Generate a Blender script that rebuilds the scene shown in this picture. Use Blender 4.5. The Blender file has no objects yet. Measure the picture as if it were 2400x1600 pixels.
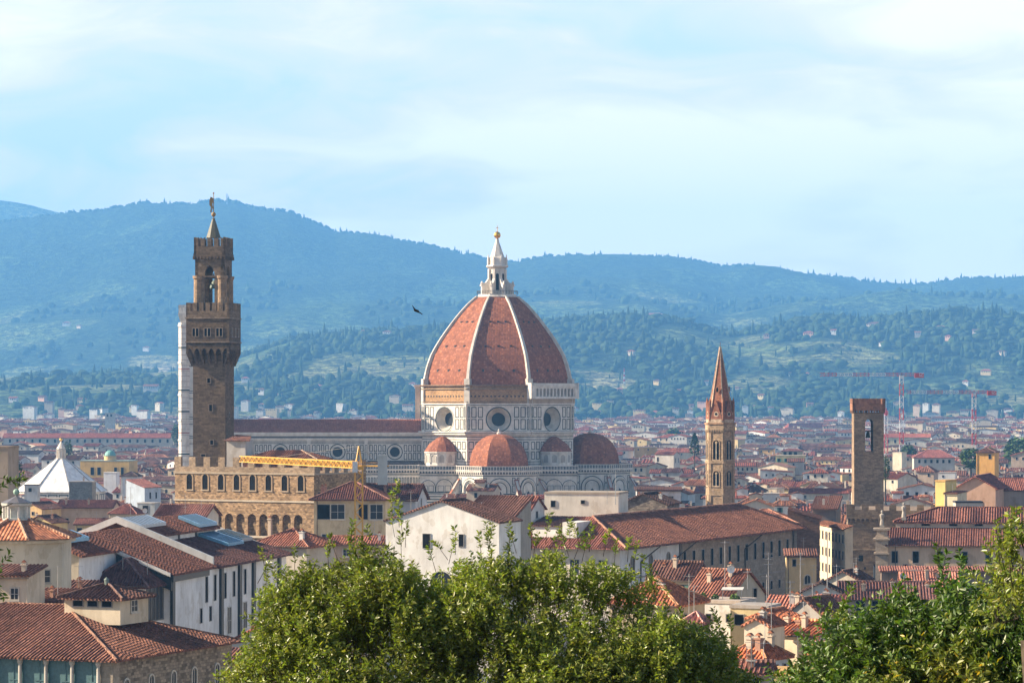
import bpy, math, random
import numpy as np
from mathutils import Vector, noise
R_ = math.radians
SC = bpy.context.scene
# ---------------------------------------------------------------- camera, sky, sun, exposure
CZ, FPX, U0, V0 = 52.0, 7300.0, 1200.0, 937.0          # camera height, focal length and horizon in photo pixels (2400 wide)
cam_d = bpy.data.cameras.new('camera'); cam = bpy.data.objects.new('camera', cam_d); SC.collection.objects.link(cam)
cam.location = (0, 0, CZ); cam.rotation_euler = (R_(90), 0, 0)
cam_d.sensor_width = 36.0; cam_d.lens = 36.0*FPX/2400.0; cam_d.shift_y = (V0-800.0)/2400.0
cam_d.clip_start = 0.5; cam_d.clip_end = 40000
SC.camera = cam
SUN_AZ, SUN_EL = 3.0, 28.0                              # degrees behind the picture plane on the left; elevation
sdir = Vector((-math.cos(R_(SUN_AZ))*math.cos(R_(SUN_EL)), math.sin(R_(SUN_AZ))*math.cos(R_(SUN_EL)), math.sin(R_(SUN_EL))))
sun_d = bpy.data.lights.new('sun', 'SUN'); sun_d.energy = 5.0; sun_d.angle = R_(0.5); sun_d.color = (1.0, 0.84, 0.64)
sun = bpy.data.objects.new('sun', sun_d); SC.collection.objects.link(sun)
sun.rotation_euler = sdir.to_track_quat('Z', 'Y').to_euler(); sun.location = (-200, 0, 300)
SC.view_settings.view_transform = 'Standard'; SC.view_settings.look = 'None'
SC.view_settings.exposure = 1.5; SC.view_settings.gamma = 1.0
SC.cycles.max_bounces = 6; SC.cycles.diffuse_bounces = 3; SC.cycles.volume_bounces = 1
SC.cycles.transparent_max_bounces = 4
world = bpy.data.worlds.new('World'); SC.world = world; world.use_nodes = True
def nd(nt, t, **kw):
    n = nt.nodes.new(t)
    for k, v in kw.items():
        if k in n.inputs: n.inputs[k].default_value = v
        else: setattr(n, k, v)
    return n
def ramp(nt, stops, interp='LINEAR'):
    r = nt.nodes.new('ShaderNodeValToRGB'); cr = r.color_ramp; cr.interpolation = interp
    while len(cr.elements) > 1: cr.elements.remove(cr.elements[-1])
    cr.elements[0].position = stops[0][0]; c = stops[0][1]; cr.elements[0].color = (*c, 1) if len(c) == 3 else c
    for p, c in stops[1:]:
        e = cr.elements.new(p); e.color = (*c, 1) if len(c) == 3 else c
    return r
wt = world.node_tree; wt.nodes.clear()
wo = nd(wt, 'ShaderNodeOutputWorld'); bg = nd(wt, 'ShaderNodeBackground'); bg.inputs['Strength'].default_value = 0.059
sky = nd(wt, 'ShaderNodeTexSky'); sky.sky_type = 'NISHITA'; sky.sun_disc = False
sky.sun_elevation = R_(SUN_EL); sky.sun_rotation = R_(270+SUN_AZ); sky.altitude = 100; sky.air_density = 1.0; sky.dust_density = 1.0; sky.ozone_density = 1.0
tc = nd(wt, 'ShaderNodeTexCoord')
mp = nd(wt, 'ShaderNodeMapping'); mp.inputs['Scale'].default_value = (1.0, 0.3, 3.6); mp.inputs['Rotation'].default_value = (0, R_(-9), 0); mp.inputs['Location'].default_value = (3.1, 0, 0.35)
wt.links.new(tc.outputs['Generated'], mp.inputs['Vector'])
n1 = nd(wt, 'ShaderNodeTexNoise', Scale=15.0, Detail=6.0, Roughness=0.55, Distortion=0.8); wt.links.new(mp.outputs[0], n1.inputs['Vector'])
n2 = nd(wt, 'ShaderNodeTexNoise', Scale=5.0, Detail=2.0, Roughness=0.5); wt.links.new(mp.outputs[0], n2.inputs['Vector'])
mx = nd(wt, 'ShaderNodeMath', operation='MULTIPLY_ADD'); wt.links.new(n1.outputs[0], mx.inputs[0]); mx.inputs[1].default_value = 0.6
wt.links.new(n2.outputs[0], mx.inputs[2])
cr = ramp(wt, [(0.70, (0, 0, 0)), (0.90, (1, 1, 1))], 'EASE'); wt.links.new(mx.outputs[0], cr.inputs[0])
CLOUD = (9.2, 8.4, 7.7, 1)
el = nd(wt, 'ShaderNodeSeparateXYZ'); wt.links.new(tc.outputs['Generated'], el.inputs[0])
veil = ramp(wt, [(0.0, (9.0, 8.0, 6.2)), (0.055, (8.3, 7.3, 6.3)), (0.14, (7.5, 7.0, 6.5))]); wt.links.new(el.outputs[2], veil.inputs[0])
base = nd(wt, 'ShaderNodeMix', data_type='RGBA'); base.inputs[0].default_value = 0.85   # thin veil of high cloud over the lower sky
wt.links.new(sky.outputs[0], base.inputs[6]); wt.links.new(veil.outputs[0], base.inputs[7])
gap = nd(wt, 'ShaderNodeMix', data_type='RGBA'); gr = ramp(wt, [(0.56, (1, 1, 1)), (0.74, (0, 0, 0))]); wt.links.new(mx.outputs[0], gr.inputs[0]); wt.links.new(gr.outputs[0], gap.inputs[0])
wt.links.new(base.outputs[2], gap.inputs[6]); gap.inputs[7].default_value = (5.2, 6.1, 6.7, 1)
mixc = nd(wt, 'ShaderNodeMix', data_type='RGBA'); wt.links.new(cr.outputs[0], mixc.inputs[0])
wt.links.new(gap.outputs[2], mixc.inputs[6]); mixc.inputs[7].default_value = CLOUD
up = ramp(wt, [(0.135, (1, 1, 1)), (0.23, (0, 0, 0))]); wt.links.new(el.outputs[2], up.inputs[0])      # clear deeper sky overhead, veil and cloud low down
mz = nd(wt, 'ShaderNodeMix', data_type='RGBA'); wt.links.new(up.outputs[0], mz.inputs[0]); wt.links.new(sky.outputs[0], mz.inputs[6]); wt.links.new(mixc.outputs[2], mz.inputs[7])
wt.links.new(mz.outputs[2], bg.inputs['Color']); wt.links.new(bg.outputs[0], wo.inputs['Surface'])

# ---------------------------------------------------------------- helpers
COL = SC.collection
random.seed(7); rnd = random.random
def ru(a, b): return a+(b-a)*random.random()
def X(u, Y): return (u-U0)/FPX*Y
def Z(v, Y): return CZ-(v-V0)/FPX*Y
def Uof(x, y): return U0+FPX*x/y
def Vof(z, y): return V0+FPX*(CZ-z)/y
BUILD_OCC = []          # (Y, u0, u1, vtop) of what stands in the way, for choosing which far houses can be seen
class MB:
    """collects faces in local metres; build() links them as one mesh object"""
    def __init__(s, col=(0.5, 0.5, 0.5)):
        s.v = []; s.f = []; s.m = []; s.c = []; s.col = col; s.mat = 0; s.T = None; s.tiles = None
    def at(s, x=0, y=0, th=0, z=0):
        c, n = math.cos(R_(th)), math.sin(R_(th)); s.T = (x, y, z, c, n); return s
    def p(s, q):
        if s.T is None: return q
        x, y, z, c, n = s.T; return (x+q[0]*c+q[1]*n, y-q[0]*n+q[1]*c, z+q[2])
    def face(s, pts, mat=None, col=None):
        i = len(s.v); s.v.extend(s.p(q) for q in pts); s.f.append(tuple(range(i, i+len(pts))))
        s.m.append(s.mat if mat is None else mat); s.c.append(s.col if col is None else col)
    def box(s, x0, x1, y0, y1, z0, z1, mat=None, col=None, sides='fblrtd'):
        F = s.face
        if 'f' in sides: F([(x0, y0, z0), (x1, y0, z0), (x1, y0, z1), (x0, y0, z1)], mat, col)
        if 'b' in sides: F([(x1, y1, z0), (x0, y1, z0), (x0, y1, z1), (x1, y1, z1)], mat, col)
        if 'l' in sides: F([(x0, y1, z0), (x0, y0, z0), (x0, y0, z1), (x0, y1, z1)], mat, col)
        if 'r' in sides: F([(x1, y0, z0), (x1, y1, z0), (x1, y1, z1), (x1, y0, z1)], mat, col)
        if 't' in sides: F([(x0, y0, z1), (x1, y0, z1), (x1, y1, z1), (x0, y1, z1)], mat, col)
        if 'd' in sides: F([(x0, y1, z0), (x1, y1, z0), (x1, y0, z0), (x0, y0, z0)], mat, col)
    def slab(s, pts, t=0.22, mat=None, col=None, edge=None):
        s.face(pts, mat, col); b = [(p[0], p[1], p[2]-t) for p in pts]
        if s.tiles: s.rows(pts, s.tiles[0], s.tiles[1], mat, col)
        s.face(b[::-1], edge if edge is not None else mat, col)
        for i in range(len(pts)):
            j = (i+1) % len(pts); s.face([b[i], b[j], pts[j], pts[i]], edge if edge is not None else mat, col)
    def rows(s, pts, pitch=0.46, ht=0.12, mat=None, col=None, rr=random.Random(4)):
        """raised rows of curved tiles running down a flat convex roof face"""
        P = [Vector(p) for p in pts]; n = (P[1]-P[0]).cross(P[2]-P[0]).normalized()
        if n.z < 0: n = -n
        h = Vector((-n.y, n.x, 0))
        if h.length < 0.02: return
        h.normalize(); g = n.cross(h); hs = [p.dot(h) for p in P]; gs = [p.dot(g) for p in P]; a, b = min(hs), max(hs); c0 = n*P[0].dot(n)
        k = int((b-a)/pitch)
        for i in range(k):
            x = a+(i+.5)*(b-a)/k; t = []
            for j in range(len(P)):
                q = (j+1) % len(P)
                if (hs[j]-x)*(hs[q]-x) < 0: t.append(gs[j]+(gs[q]-gs[j])*(x-hs[j])/(hs[q]-hs[j]))
            if len(t) < 2: continue
            lo, hi = min(t)-.04+rr.uniform(-.09, .04), max(t)-.05; hh = ht*rr.uniform(.75, 1.25)
            if hi-lo < .3: continue
            o = c0+h*x; w = pitch*.27; q0 = [o+g*lo-h*w, o+g*lo-h*w*.5+n*hh, o+g*lo+h*w*.5+n*hh, o+g*lo+h*w]; q1 = [v+g*(hi-lo) for v in q0]
            for e in range(3): s.face([tuple(q0[e]), tuple(q1[e]), tuple(q1[e+1]), tuple(q0[e+1])], mat, col)
            s.face([tuple(v) for v in q0], mat, col)
    def prism(s, ring0, ring1, mat=None, col=None, cap0=False, cap1=True):
        n = len(ring0)
        for i in range(n):
            j = (i+1) % n; s.face([ring0[i], ring0[j], ring1[j], ring1[i]], mat, col)
        if cap1: s.face(list(ring1), mat, col)
        if cap0: s.face(list(ring0)[::-1], mat, col)
    def ngon(s, n, r, z, cx=0, cy=0, rot=0.0):
        return [(cx+r*math.sin(2*math.pi*(i+.5)/n-R_(rot)), cy-r*math.cos(2*math.pi*(i+.5)/n-R_(rot)), z) for i in range(n)]
    def lathe(s, prof, n=12, cx=0, cy=0, mat=None, col=None, rot=0.0, cap=True):
        rings = [s.ngon(n, max(r, 1e-4), z, cx, cy, rot) for r, z in prof]
        for k in range(len(rings)-1): s.prism(rings[k], rings[k+1], mat, col, cap1=False)
        if cap: s.face(rings[-1], mat, col); s.face(rings[0][::-1], mat, col)
    def bar(s, p, q, w=0.1, mat=None, col=None, h=None):
        p = Vector(p); q = Vector(q); d = (q-p)
        if d.length < 1e-6: return
        d.normalize(); a = d.cross(Vector((0, 0, 1)))
        if a.length < 1e-3: a = Vector((1, 0, 0))
        a.normalize(); b = a.cross(d).normalized(); h = h or w
        A = a*w/2; B = b*h/2
        r0 = [tuple(p-A-B), tuple(p+A-B), tuple(p+A+B), tuple(p-A+B)]; r1 = [tuple(q-A-B), tuple(q+A-B), tuple(q+A+B), tuple(q-A+B)]
        s.prism(r0, r1, mat, col, True, True)
    def ring(s, x0, x1, z0, z1, w, y, d, mat=None, col=None):
        """rectangular frame lying on a wall plane, its face at y-d"""
        s.box(x0, x1, y-d, y, z1-w, z1, mat, col, 'flrtd'); s.box(x0, x1, y-d, y, z0, z0+w, mat, col, 'flrtd')
        s.box(x0, x0+w, y-d, y, z0+w, z1-w, mat, col, 'flr'); s.box(x1-w, x1, y-d, y, z0+w, z1-w, mat, col, 'flr')
    def arch_pts(s, xc, r, zb, zs, k=1.0, n=10, pointed=False):
        pts = []
        for i in range(n+1):
            t = math.pi*i/n
            if pointed:
                a = abs(math.cos(t)); h = math.sqrt(max(0, 4-(1+a)**2))
                pts.append((xc+r*math.cos(t), zs+r*h*k))
            else: pts.append((xc+r*math.cos(t), zs+r*math.sin(t)*k))
        return [(xc+r, zb)]+pts+[(xc-r, zb)]
    def archpane(s, xc, r, zb, zs, y, mat=None, col=None, k=1.0, pointed=False, n=10):
        P = s.arch_pts(xc, r, zb, zs, k, n, pointed); s.face([(x, y, z) for x, z in P][::-1], mat, col)
    def archring(s, xc, r, w, zb, zs, y, d, mat=None, col=None, k=1.0, pointed=False, n=10):
        A = s.arch_pts(xc, r, zb, zs, k, n, pointed); B = s.arch_pts(xc, r+w, zb, zs, k, n, pointed)
        for i in range(len(A)-1):
            a, b, c, e = A[i], A[i+1], B[i+1], B[i]
            s.face([(e[0], y-d, e[1]), (a[0], y-d, a[1]), (b[0], y-d, b[1]), (c[0], y-d, c[1])][::-1], mat, col)
            s.face([(e[0], y, e[1]), (e[0], y-d, e[1]), (c[0], y-d, c[1]), (c[0], y, c[1])], mat, col)
            s.face([(a[0], y-d, a[1]), (a[0], y, a[1]), (b[0], y, b[1]), (b[0], y-d, b[1])], mat, col)
    def arcade(s, x0, x1, n, zb, zs, zt, y, t, pier, k=1.0, mat=None, col=None, pointed=False, back=True, N=8):
        """a wall from x0 to x1 with n real arched openings"""
        bw = (x1-x0)/n; r = (bw-pier)/2
        ys = [(y, 1)]+([(y+t, -1)] if back else [])
        def q(pts, sg): s.face(pts if sg > 0 else pts[::-1], mat, col)
        for i in range(n):
            xa = x0+i*bw; xc = xa+bw/2; P = s.arch_pts(xc, r, zb, zs, k, N, pointed)
            for yy, sg in ys:
                q([(xa, yy, zb), (xc-r, yy, zb), (xc-r, yy, zt), (xa, yy, zt)], sg)
                q([(xc+r, yy, zb), (xa+bw, yy, zb), (xa+bw, yy, zt), (xc+r, yy, zt)], sg)
                for j in range(1, len(P)-2):
                    a, b = P[j], P[j+1]
                    q([(b[0], yy, b[1]), (a[0], yy, a[1]), (a[0], yy, zt), (b[0], yy, zt)], sg)
            for j in range(len(P)-1):
                a, b = P[j], P[j+1]
                s.face([(a[0], y, a[1]), (a[0], y+t, a[1]), (b[0], y+t, b[1]), (b[0], y, b[1])], mat, col)
        s.face([(x0, y, zt), (x1, y, zt), (x1, y+t, zt), (x0, y+t, zt)], mat, col)
        s.face([(x0, y+t, zb), (x0, y, zb), (x0, y, zt), (x0, y+t, zt)], mat, col)
        s.face([(x1, y, zb), (x1, y+t, zb), (x1, y+t, zt), (x1, y, zt)], mat, col)
    def holewall(s, x0, x1, z0, z1, xc, zc, r, y, mat=None, col=None, n=32):
        pts = []
        for i in range(n):
            t = 2*math.pi*i/n; c, w = math.cos(t), math.sin(t)
            kx = ((x1-xc) if c > 0 else (xc-x0))/max(abs(c), 1e-6); kz = ((z1-zc) if w > 0 else (zc-z0))/max(abs(w), 1e-6)
            k = min(kx, kz); pts.append(((xc+r*c, zc+r*w), (xc+k*c, zc+k*w)))
        cor = {0: (x1, z1), 1: (x0, z1), 2: (x0, z0), 3: (x1, z0)}
        for i in range(n):
            (a, A), (b, B) = pts[i], pts[(i+1) % n]
            poly = [a, A]
            for cx_, cz_ in cor.values():
                if (abs(A[0]-cx_) < 1e-6 or abs(B[0]-cx_) < 1e-6) and (abs(A[1]-cz_) < 1e-6 or abs(B[1]-cz_) < 1e-6) and not (abs(A[0]-B[0]) < 1e-6 or abs(A[1]-B[1]) < 1e-6): poly.append((cx_, cz_))
            poly += [B, b]
            s.face([(q[0], y, q[1]) for q in poly], mat, col)
    def merlons(s, x0, x1, z0, z1, y, t, w, gap, mat=None, col=None, notch=0.0):
        n = max(1, int(round((x1-x0+gap)/(w+gap)))); st = (x1-x0-w)/max(1, n-1)
        for i in range(n):
            a = x0+i*st
            if notch:
                f = [(a, z0), (a+w, z0), (a+w, z1), (a+w*.5, z1-notch), (a, z1)]
                A = [(p[0], y, p[1]) for p in f]; B = [(p[0], y+t, p[1]) for p in f]
                s.prism(A[::-1], B[::-1], mat, col, True, True)
            else: s.box(a, a+w, y, y+t, z0, z1, mat, col, 'fblrt')
    def build(s, name, mats, parent=None, loc=None, rz=0.0, smooth=False):
        me = bpy.data.meshes.new(name); me.from_pydata(s.v, [], s.f)
        if not isinstance(mats, (list, tuple)): mats = [mats]
        for m in mats: me.materials.append(m)
        if len(mats) > 1: me.polygons.foreach_set('material_index', s.m)
        finish(me, s.c)
        if smooth: me.polygons.foreach_set('use_smooth', [True]*len(s.f))
        return link(name, me, parent, loc, rz)
def finish(me, cols):
    """UVs in metres (u level, v up the face) and the thing's own colour per face"""
    me.update()
    npol = len(me.polygons); nl = len(me.loops)
    if npol == 0: return
    nor = np.zeros(npol*3, np.float32); me.polygons.foreach_get('normal', nor); nor = nor.reshape(-1, 3)
    tot = np.zeros(npol, np.int32); me.polygons.foreach_get('loop_total', tot)
    vi = np.zeros(nl, np.int32); me.loops.foreach_get('vertex_index', vi)
    co = np.zeros(len(me.vertices)*3, np.float32); me.vertices.foreach_get('co', co); co = co.reshape(-1, 3)
    h = np.stack([-nor[:, 1], nor[:, 0], np.zeros(npol)], 1); ln = np.linalg.norm(h, axis=1)
    flat = ln < 0.02; h[flat] = (1, 0, 0); ln[flat] = 1; h /= ln[:, None]
    up = np.cross(nor, h); up[flat] = (0, 1, 0)
    pid = np.repeat(np.arange(npol), tot); c = co[vi]
    uv = np.stack([(c*h[pid]).sum(1), (c*up[pid]).sum(1)], 1).astype(np.float32)
    me.uv_layers.new(name='UVMap').data.foreach_set('uv', uv.ravel())
    ca = me.color_attributes.new('Col', 'FLOAT_COLOR', 'CORNER')
    cc = np.ones((npol, 4), np.float32); cc[:, :3] = np.array(cols, np.float32)[:, :3]
    ca.data.foreach_set('color', cc[pid].ravel())
def link(name, me, parent=None, loc=None, rz=0.0):
    o = bpy.data.objects.new(name, me); COL.objects.link(o)
    if parent is not None: o.parent = parent
    if loc is not None: o.location = loc
    if rz: o.rotation_euler = (0, 0, rz)
    return o
def thing(name, label, cat, loc=(0, 0, 0), th=0.0, group=None):
    o = link(name, None, None, loc, -R_(th)); o.empty_display_size = 1; o['label'] = label; o['category'] = cat
    if group: o['group'] = group
    return o
def tag(o, label=None, cat=None, group=None, kind=None):
    if label: o['label'] = label
    if cat: o['category'] = cat
    if group: o['group'] = group
    if kind: o['kind'] = kind
    return o

# ---------------------------------------------------------------- materials
def newmat(name, rough=0.85, spec=0.3):
    m = bpy.data.materials.new(name); m.use_nodes = True; nt = m.node_tree; b = nt.nodes['Principled BSDF']
    b.inputs['Roughness'].default_value = rough; b.inputs['Specular IOR Level'].default_value = spec
    return m, nt, b
def attrcol(nt): return nd(nt, 'ShaderNodeAttribute', attribute_name='Col').outputs['Color']
def mixm(nt, a, b, fac, bt='MULTIPLY'):
    n = nd(nt, 'ShaderNodeMix', data_type='RGBA', blend_type=bt)
    for s, v in ((0, fac), (6, a), (7, b)):
        if hasattr(v, 'links') or hasattr(v, 'is_linked'): nt.links.new(v, n.inputs[s])
        else: n.inputs[s].default_value = v if s == 0 else (*v, 1)
    return n.outputs[2]
def uvmap(nt, sx, sy, sz=1, rot=0):
    m = nd(nt, 'ShaderNodeMapping'); m.inputs['Scale'].default_value = (sx, sy, sz); m.inputs['Rotation'].default_value = (0, 0, rot)
    nt.links.new(nd(nt, 'ShaderNodeUVMap').outputs[0], m.inputs[0]); return m.outputs[0]
def worldpos(nt, s=1.0, sz=None):
    m = nd(nt, 'ShaderNodeMapping'); m.inputs['Scale'].default_value = (s, s, sz if sz else s)
    nt.links.new(nd(nt, 'ShaderNodeNewGeometry').outputs['Position'], m.inputs[0]); return m.outputs[0]
def noise_n(nt, vec, scale, detail=4, rough=0.55, out=0):
    n = nd(nt, 'ShaderNodeTexNoise', Scale=scale, Detail=detail, Roughness=rough); nt.links.new(vec, n.inputs['Vector']); return n.outputs[out]
def bump(nt, b, h, strength, dist):
    n = nd(nt, 'ShaderNodeBump'); n.inputs['Strength'].default_value = strength; n.inputs['Distance'].default_value = dist
    nt.links.new(h, n.inputs['Height']); nt.links.new(n.outputs[0], b.inputs['Normal'])
def mat_plaster(name='plaster', lo=0.80, big=0.25, rough=0.9):
    m, nt, b = newmat(name, rough); P = worldpos(nt)
    r1 = ramp(nt, [(0.3, (lo,)*3), (0.62, (1.04,)*3)]); nt.links.new(noise_n(nt, P, big, 5, 0.6), r1.inputs[0])
    st = ramp(nt, [(0.36, (0.62, 0.58, 0.54)), (0.56, (1, 1, 1))]); nt.links.new(noise_n(nt, worldpos(nt, 1.0, 0.22), 0.9, 4, 0.7), st.inputs[0])
    c = mixm(nt, attrcol(nt), r1.outputs[0], 1.0); c = mixm(nt, c, st.outputs[0], 0.35)
    pt = ramp(nt, [(0.585, (1, 1, 1)), (0.60, (0.86, 0.83, 0.79))]); nt.links.new(noise_n(nt, worldpos(nt, 1.0, 0.7), 0.42, 3, 0.6), pt.inputs[0]); c = mixm(nt, c, pt.outputs[0], 0.8 if name == 'plaster' else 0.3)
    nt.links.new(c, b.inputs['Base Color'])
    bump(nt, b, noise_n(nt, P, 6, 3), 0.15, 0.05); return m
def mat_tile(name='tiles', pitch=0.42, row=0.42, contrast=0.55, bs=0.9):
    m, nt, b = newmat(name, 0.85, 0.25); uv = nd(nt, 'ShaderNodeUVMap').outputs[0]
    mp_ = nd(nt, 'ShaderNodeVectorMath', operation='MULTIPLY'); nt.links.new(uv, mp_.inputs[0]); mp_.inputs[1].default_value = (1/pitch, 1/row, 1)
    sp = nd(nt, 'ShaderNodeSeparateXYZ'); nt.links.new(mp_.outputs[0], sp.inputs[0])
    fr = nd(nt, 'ShaderNodeMath', operation='PINGPONG'); nt.links.new(sp.outputs[0], fr.inputs[0]); fr.inputs[1].default_value = 0.5
    sq = nd(nt, 'ShaderNodeMath', operation='MULTIPLY'); nt.links.new(fr.outputs[0], sq.inputs[0]); sq.inputs[1].default_value = 2.0
    pw = nd(nt, 'ShaderNodeMath', operation='POWER'); nt.links.new(sq.outputs[0], pw.inputs[0]); pw.inputs[1].default_value = 0.6
    fv = nd(nt, 'ShaderNodeMath', operation='FRACT'); nt.links.new(sp.outputs[1], fv.inputs[0])
    ad = nd(nt, 'ShaderNodeMath', operation='MULTIPLY_ADD'); nt.links.new(fv.outputs[0], ad.inputs[0]); ad.inputs[1].default_value = -0.25; nt.links.new(pw.outputs[0], ad.inputs[2])
    fl = nd(nt, 'ShaderNodeVectorMath', operation='FLOOR'); nt.links.new(mp_.outputs[0], fl.inputs[0])
    wn = nd(nt, 'ShaderNodeTexWhiteNoise', noise_dimensions='3D')
    ap = nd(nt, 'ShaderNodeVectorMath', operation='ADD'); nt.links.new(fl.outputs[0], ap.inputs[0])
    nt.links.new(nd(nt, 'ShaderNodeObjectInfo').outputs['Random'], ap.inputs[1]); nt.links.new(ap.outputs[0], wn.inputs['Vector'])
    lo = 1-contrast
    rt = ramp(nt, [(0, (lo, lo*.92, lo*.9)), (0.5, (0.95, 0.92, 0.9)), (0.86, (1.12, 1.1, 1.05)), (1, (1.5, 1.6, 1.7))]); nt.links.new(wn.outputs[0], rt.inputs[0])
    P = worldpos(nt); rb = ramp(nt, [(0.28, (0.66, 0.64, 0.66)), (0.5, (1, 1, 1)), (0.72, (1.18, 1.12, 1.05))]); nt.links.new(noise_n(nt, P, 0.35, 5, 0.65), rb.inputs[0])
    c = mixm(nt, attrcol(nt), rt.outputs[0], 1.0); c = mixm(nt, c, rb.outputs[0], 1.0)
    gap = ramp(nt, [(0.0, (0.45, 0.42, 0.42)), (0.42, (1, 1, 1))]); nt.links.new(pw.outputs[0], gap.inputs[0]); c = mixm(nt, c, gap.outputs[0], 0.55)  # shade in the channels between tile rows, painted into the base colour
    nt.links.new(c, b.inputs['Base Color']); bump(nt, b, ad.outputs[0], bs, 0.12); return m
def mat_stone(name='stone', bw=0.8, bh=0.38, var=0.5, mortar=0.75, bs=0.5, blotch=0.7):
    m, nt, b = newmat(name, 0.92, 0.2); uv = nd(nt, 'ShaderNodeUVMap').outputs[0]
    wob = nd(nt, 'ShaderNodeMix', data_type='RGBA', blend_type='LINEAR_LIGHT'); wob.inputs[0].default_value = 0.05
    nt.links.new(uv, wob.inputs[6]); nt.links.new(noise_n(nt, uv, 1.2, 2, 0.5, 1), wob.inputs[7])
    br = nd(nt, 'ShaderNodeTexBrick'); nt.links.new(wob.outputs[2], br.inputs['Vector'])
    br.inputs['Scale'].default_value = 1.0; br.inputs['Brick Width'].default_value = bw; br.inputs['Row Height'].default_value = bh
    br.inputs['Mortar Size'].default_value = 0.02; br.inputs['Mortar Smooth'].default_value = 0.4; br.inputs['Bias'].default_value = 0
    lo = 1-var; br.inputs['Color1'].default_value = (lo, lo*.97, lo*.94, 1); br.inputs['Color2'].default_value = (1+var*.6, 1+var*.55, 1+var*.45, 1); br.inputs['Mortar'].default_value = (mortar, mortar*.98, mortar*.95, 1)
    P = worldpos(nt); rb = ramp(nt, [(0.3, (blotch,)*3), (0.65, (1.1,)*3)]); nt.links.new(noise_n(nt, P, 0.22, 6, 0.65), rb.inputs[0])
    rc = ramp(nt, [(0.3, (0.7,)*3), (0.7, (1.25,)*3)]); nt.links.new(noise_n(nt, P, 2.2, 3, 0.7), rc.inputs[0])
    c = mixm(nt, attrcol(nt), br.outputs[0], 1.0); c = mixm(nt, c, rb.outputs[0], 1.0); c = mixm(nt, c, rc.outputs[0], 0.8)
    nt.links.new(c, b.inputs['Base Color']); bump(nt, b, br.outputs['Fac'], -bs, 0.05); return m
def mat_plain(name, col=None, rough=0.6, spec=0.4, metal=0.0, nz=0.25, ns=3.0):
    m, nt, b = newmat(name, rough, spec); b.inputs['Metallic'].default_value = metal
    r = ramp(nt, [(0.3, (1-nz,)*3), (0.7, (1+nz*.4,)*3)]); nt.links.new(noise_n(nt, worldpos(nt), ns, 4), r.inputs[0])
    nt.links.new(mixm(nt, col if col else attrcol(nt), r.outputs[0], 1.0), b.inputs['Base Color']); return m
def mat_foliage(name, c0, c1, c2, scale=0.6, trans=0.25, rough=0.55, spec=0.35):
    m, nt, b = newmat(name, rough, spec)
    r = ramp(nt, [(0.25, c0), (0.5, c1), (0.78, c2)]); nt.links.new(noise_n(nt, worldpos(nt), scale, 5, 0.7), r.inputs[0])
    c = mixm(nt, r.outputs[0], attrcol(nt), 1.0); nt.links.new(c, b.inputs['Base Color'])
    if trans:
        tr = nd(nt, 'ShaderNodeBsdfTranslucent'); c2_ = mixm(nt, c, (1.15, 1.3, 0.5), 1.0); nt.links.new(c2_, tr.inputs[0])
        ms = nd(nt, 'ShaderNodeMixShader'); ms.inputs[0].default_value = trans
        nt.links.new(b.outputs[0], ms.inputs[1]); nt.links.new(tr.outputs[0], ms.inputs[2]); nt.links.new(ms.outputs[0], nt.nodes['Material Output'].inputs[0])
    return m
M = dict(
    plaster=mat_plaster(), tile=mat_tile(), tile_far=mat_tile('far_tiles', 0.8, 0.8, 0.4, 0.6), domet=mat_tile('dome_tiles', 0.55, 0.6, 0.2, 0.35),
    stone=mat_stone('stone', 0.6, 0.32, 0.32), rubble=mat_stone('rubble_stone', 0.55, 0.3, 0.5, 0.62, 0.9, 0.72), darkstone=mat_stone('dark_stone', 0.9, 0.4, 0.3, 0.85, 0.5, 0.7),
    brick=mat_stone('old_brick', 0.6, 0.25, 0.25, 0.8, 0.3, 0.6), ashlar=mat_stone('ashlar', 1.3, 0.55, 0.18, 0.8, 0.3, 0.75),
    marble=mat_plaster('marble', 0.74, 0.5, 0.6), green=mat_plain('green_marble', None, 0.55, 0.4, 0, 0.3, 1.2),
    paint=mat_plain('paint', None, 0.5), glass=mat_plain('window_glass', (0.022, 0.025, 0.03), 0.35, 0.25, 0, 0.4, 0.4),
    metal=mat_plain('metal', None, 0.45, 0.5, 0.3), gold=mat_plain('gilt', (0.85, 0.5, 0.12), 0.28, 0.5, 0.9, 0.15),
    void=mat_plain('dark_opening', (0.018, 0.016, 0.015), 1.0, 0.0),
    skyglass=mat_plain('skylight_glass', None, 0.15, 0.6, 0, 0.2),
    copper=mat_plain('green_copper', None, 0.6), wood=mat_plain('bark', (0.09, 0.07, 0.05), 0.9, 0.2, 0, 0.5, 14),
)
# ---------------------------------------------------------------- the setting: ground, hillside, hills, air
def interp(pts, x):
    if x <= pts[0][0]: return pts[0][1]
    for (a, b), (c, d) in zip(pts, pts[1:]):
        if x <= c:
            t = (x-a)/(c-a); return b+(d-b)*t
    return pts[-1][1]
def grid_mesh(name, fn, us, ys, mat, kind='structure', colfn=None):
    nu, ny = len(us), len(ys); vs = [fn(u, y) for y in ys for u in us]
    fs = [(j*nu+i, j*nu+i+1, (j+1)*nu+i+1, (j+1)*nu+i) for j in range(ny-1) for i in range(nu-1)]
    me = bpy.data.meshes.new(name); me.from_pydata(vs, [], fs); me.materials.append(mat)
    me.polygons.foreach_set('use_smooth', [True]*len(fs)); me.update()
    if colfn:
        ca = me.color_attributes.new('Forest', 'FLOAT_COLOR', 'POINT'); c = np.ones((len(vs), 4), np.float32); c[:, 0] = [colfn(v) for v in vs]; ca.data.foreach_set('color', c.ravel())
    return tag(link(name, me), kind=kind)
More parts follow.
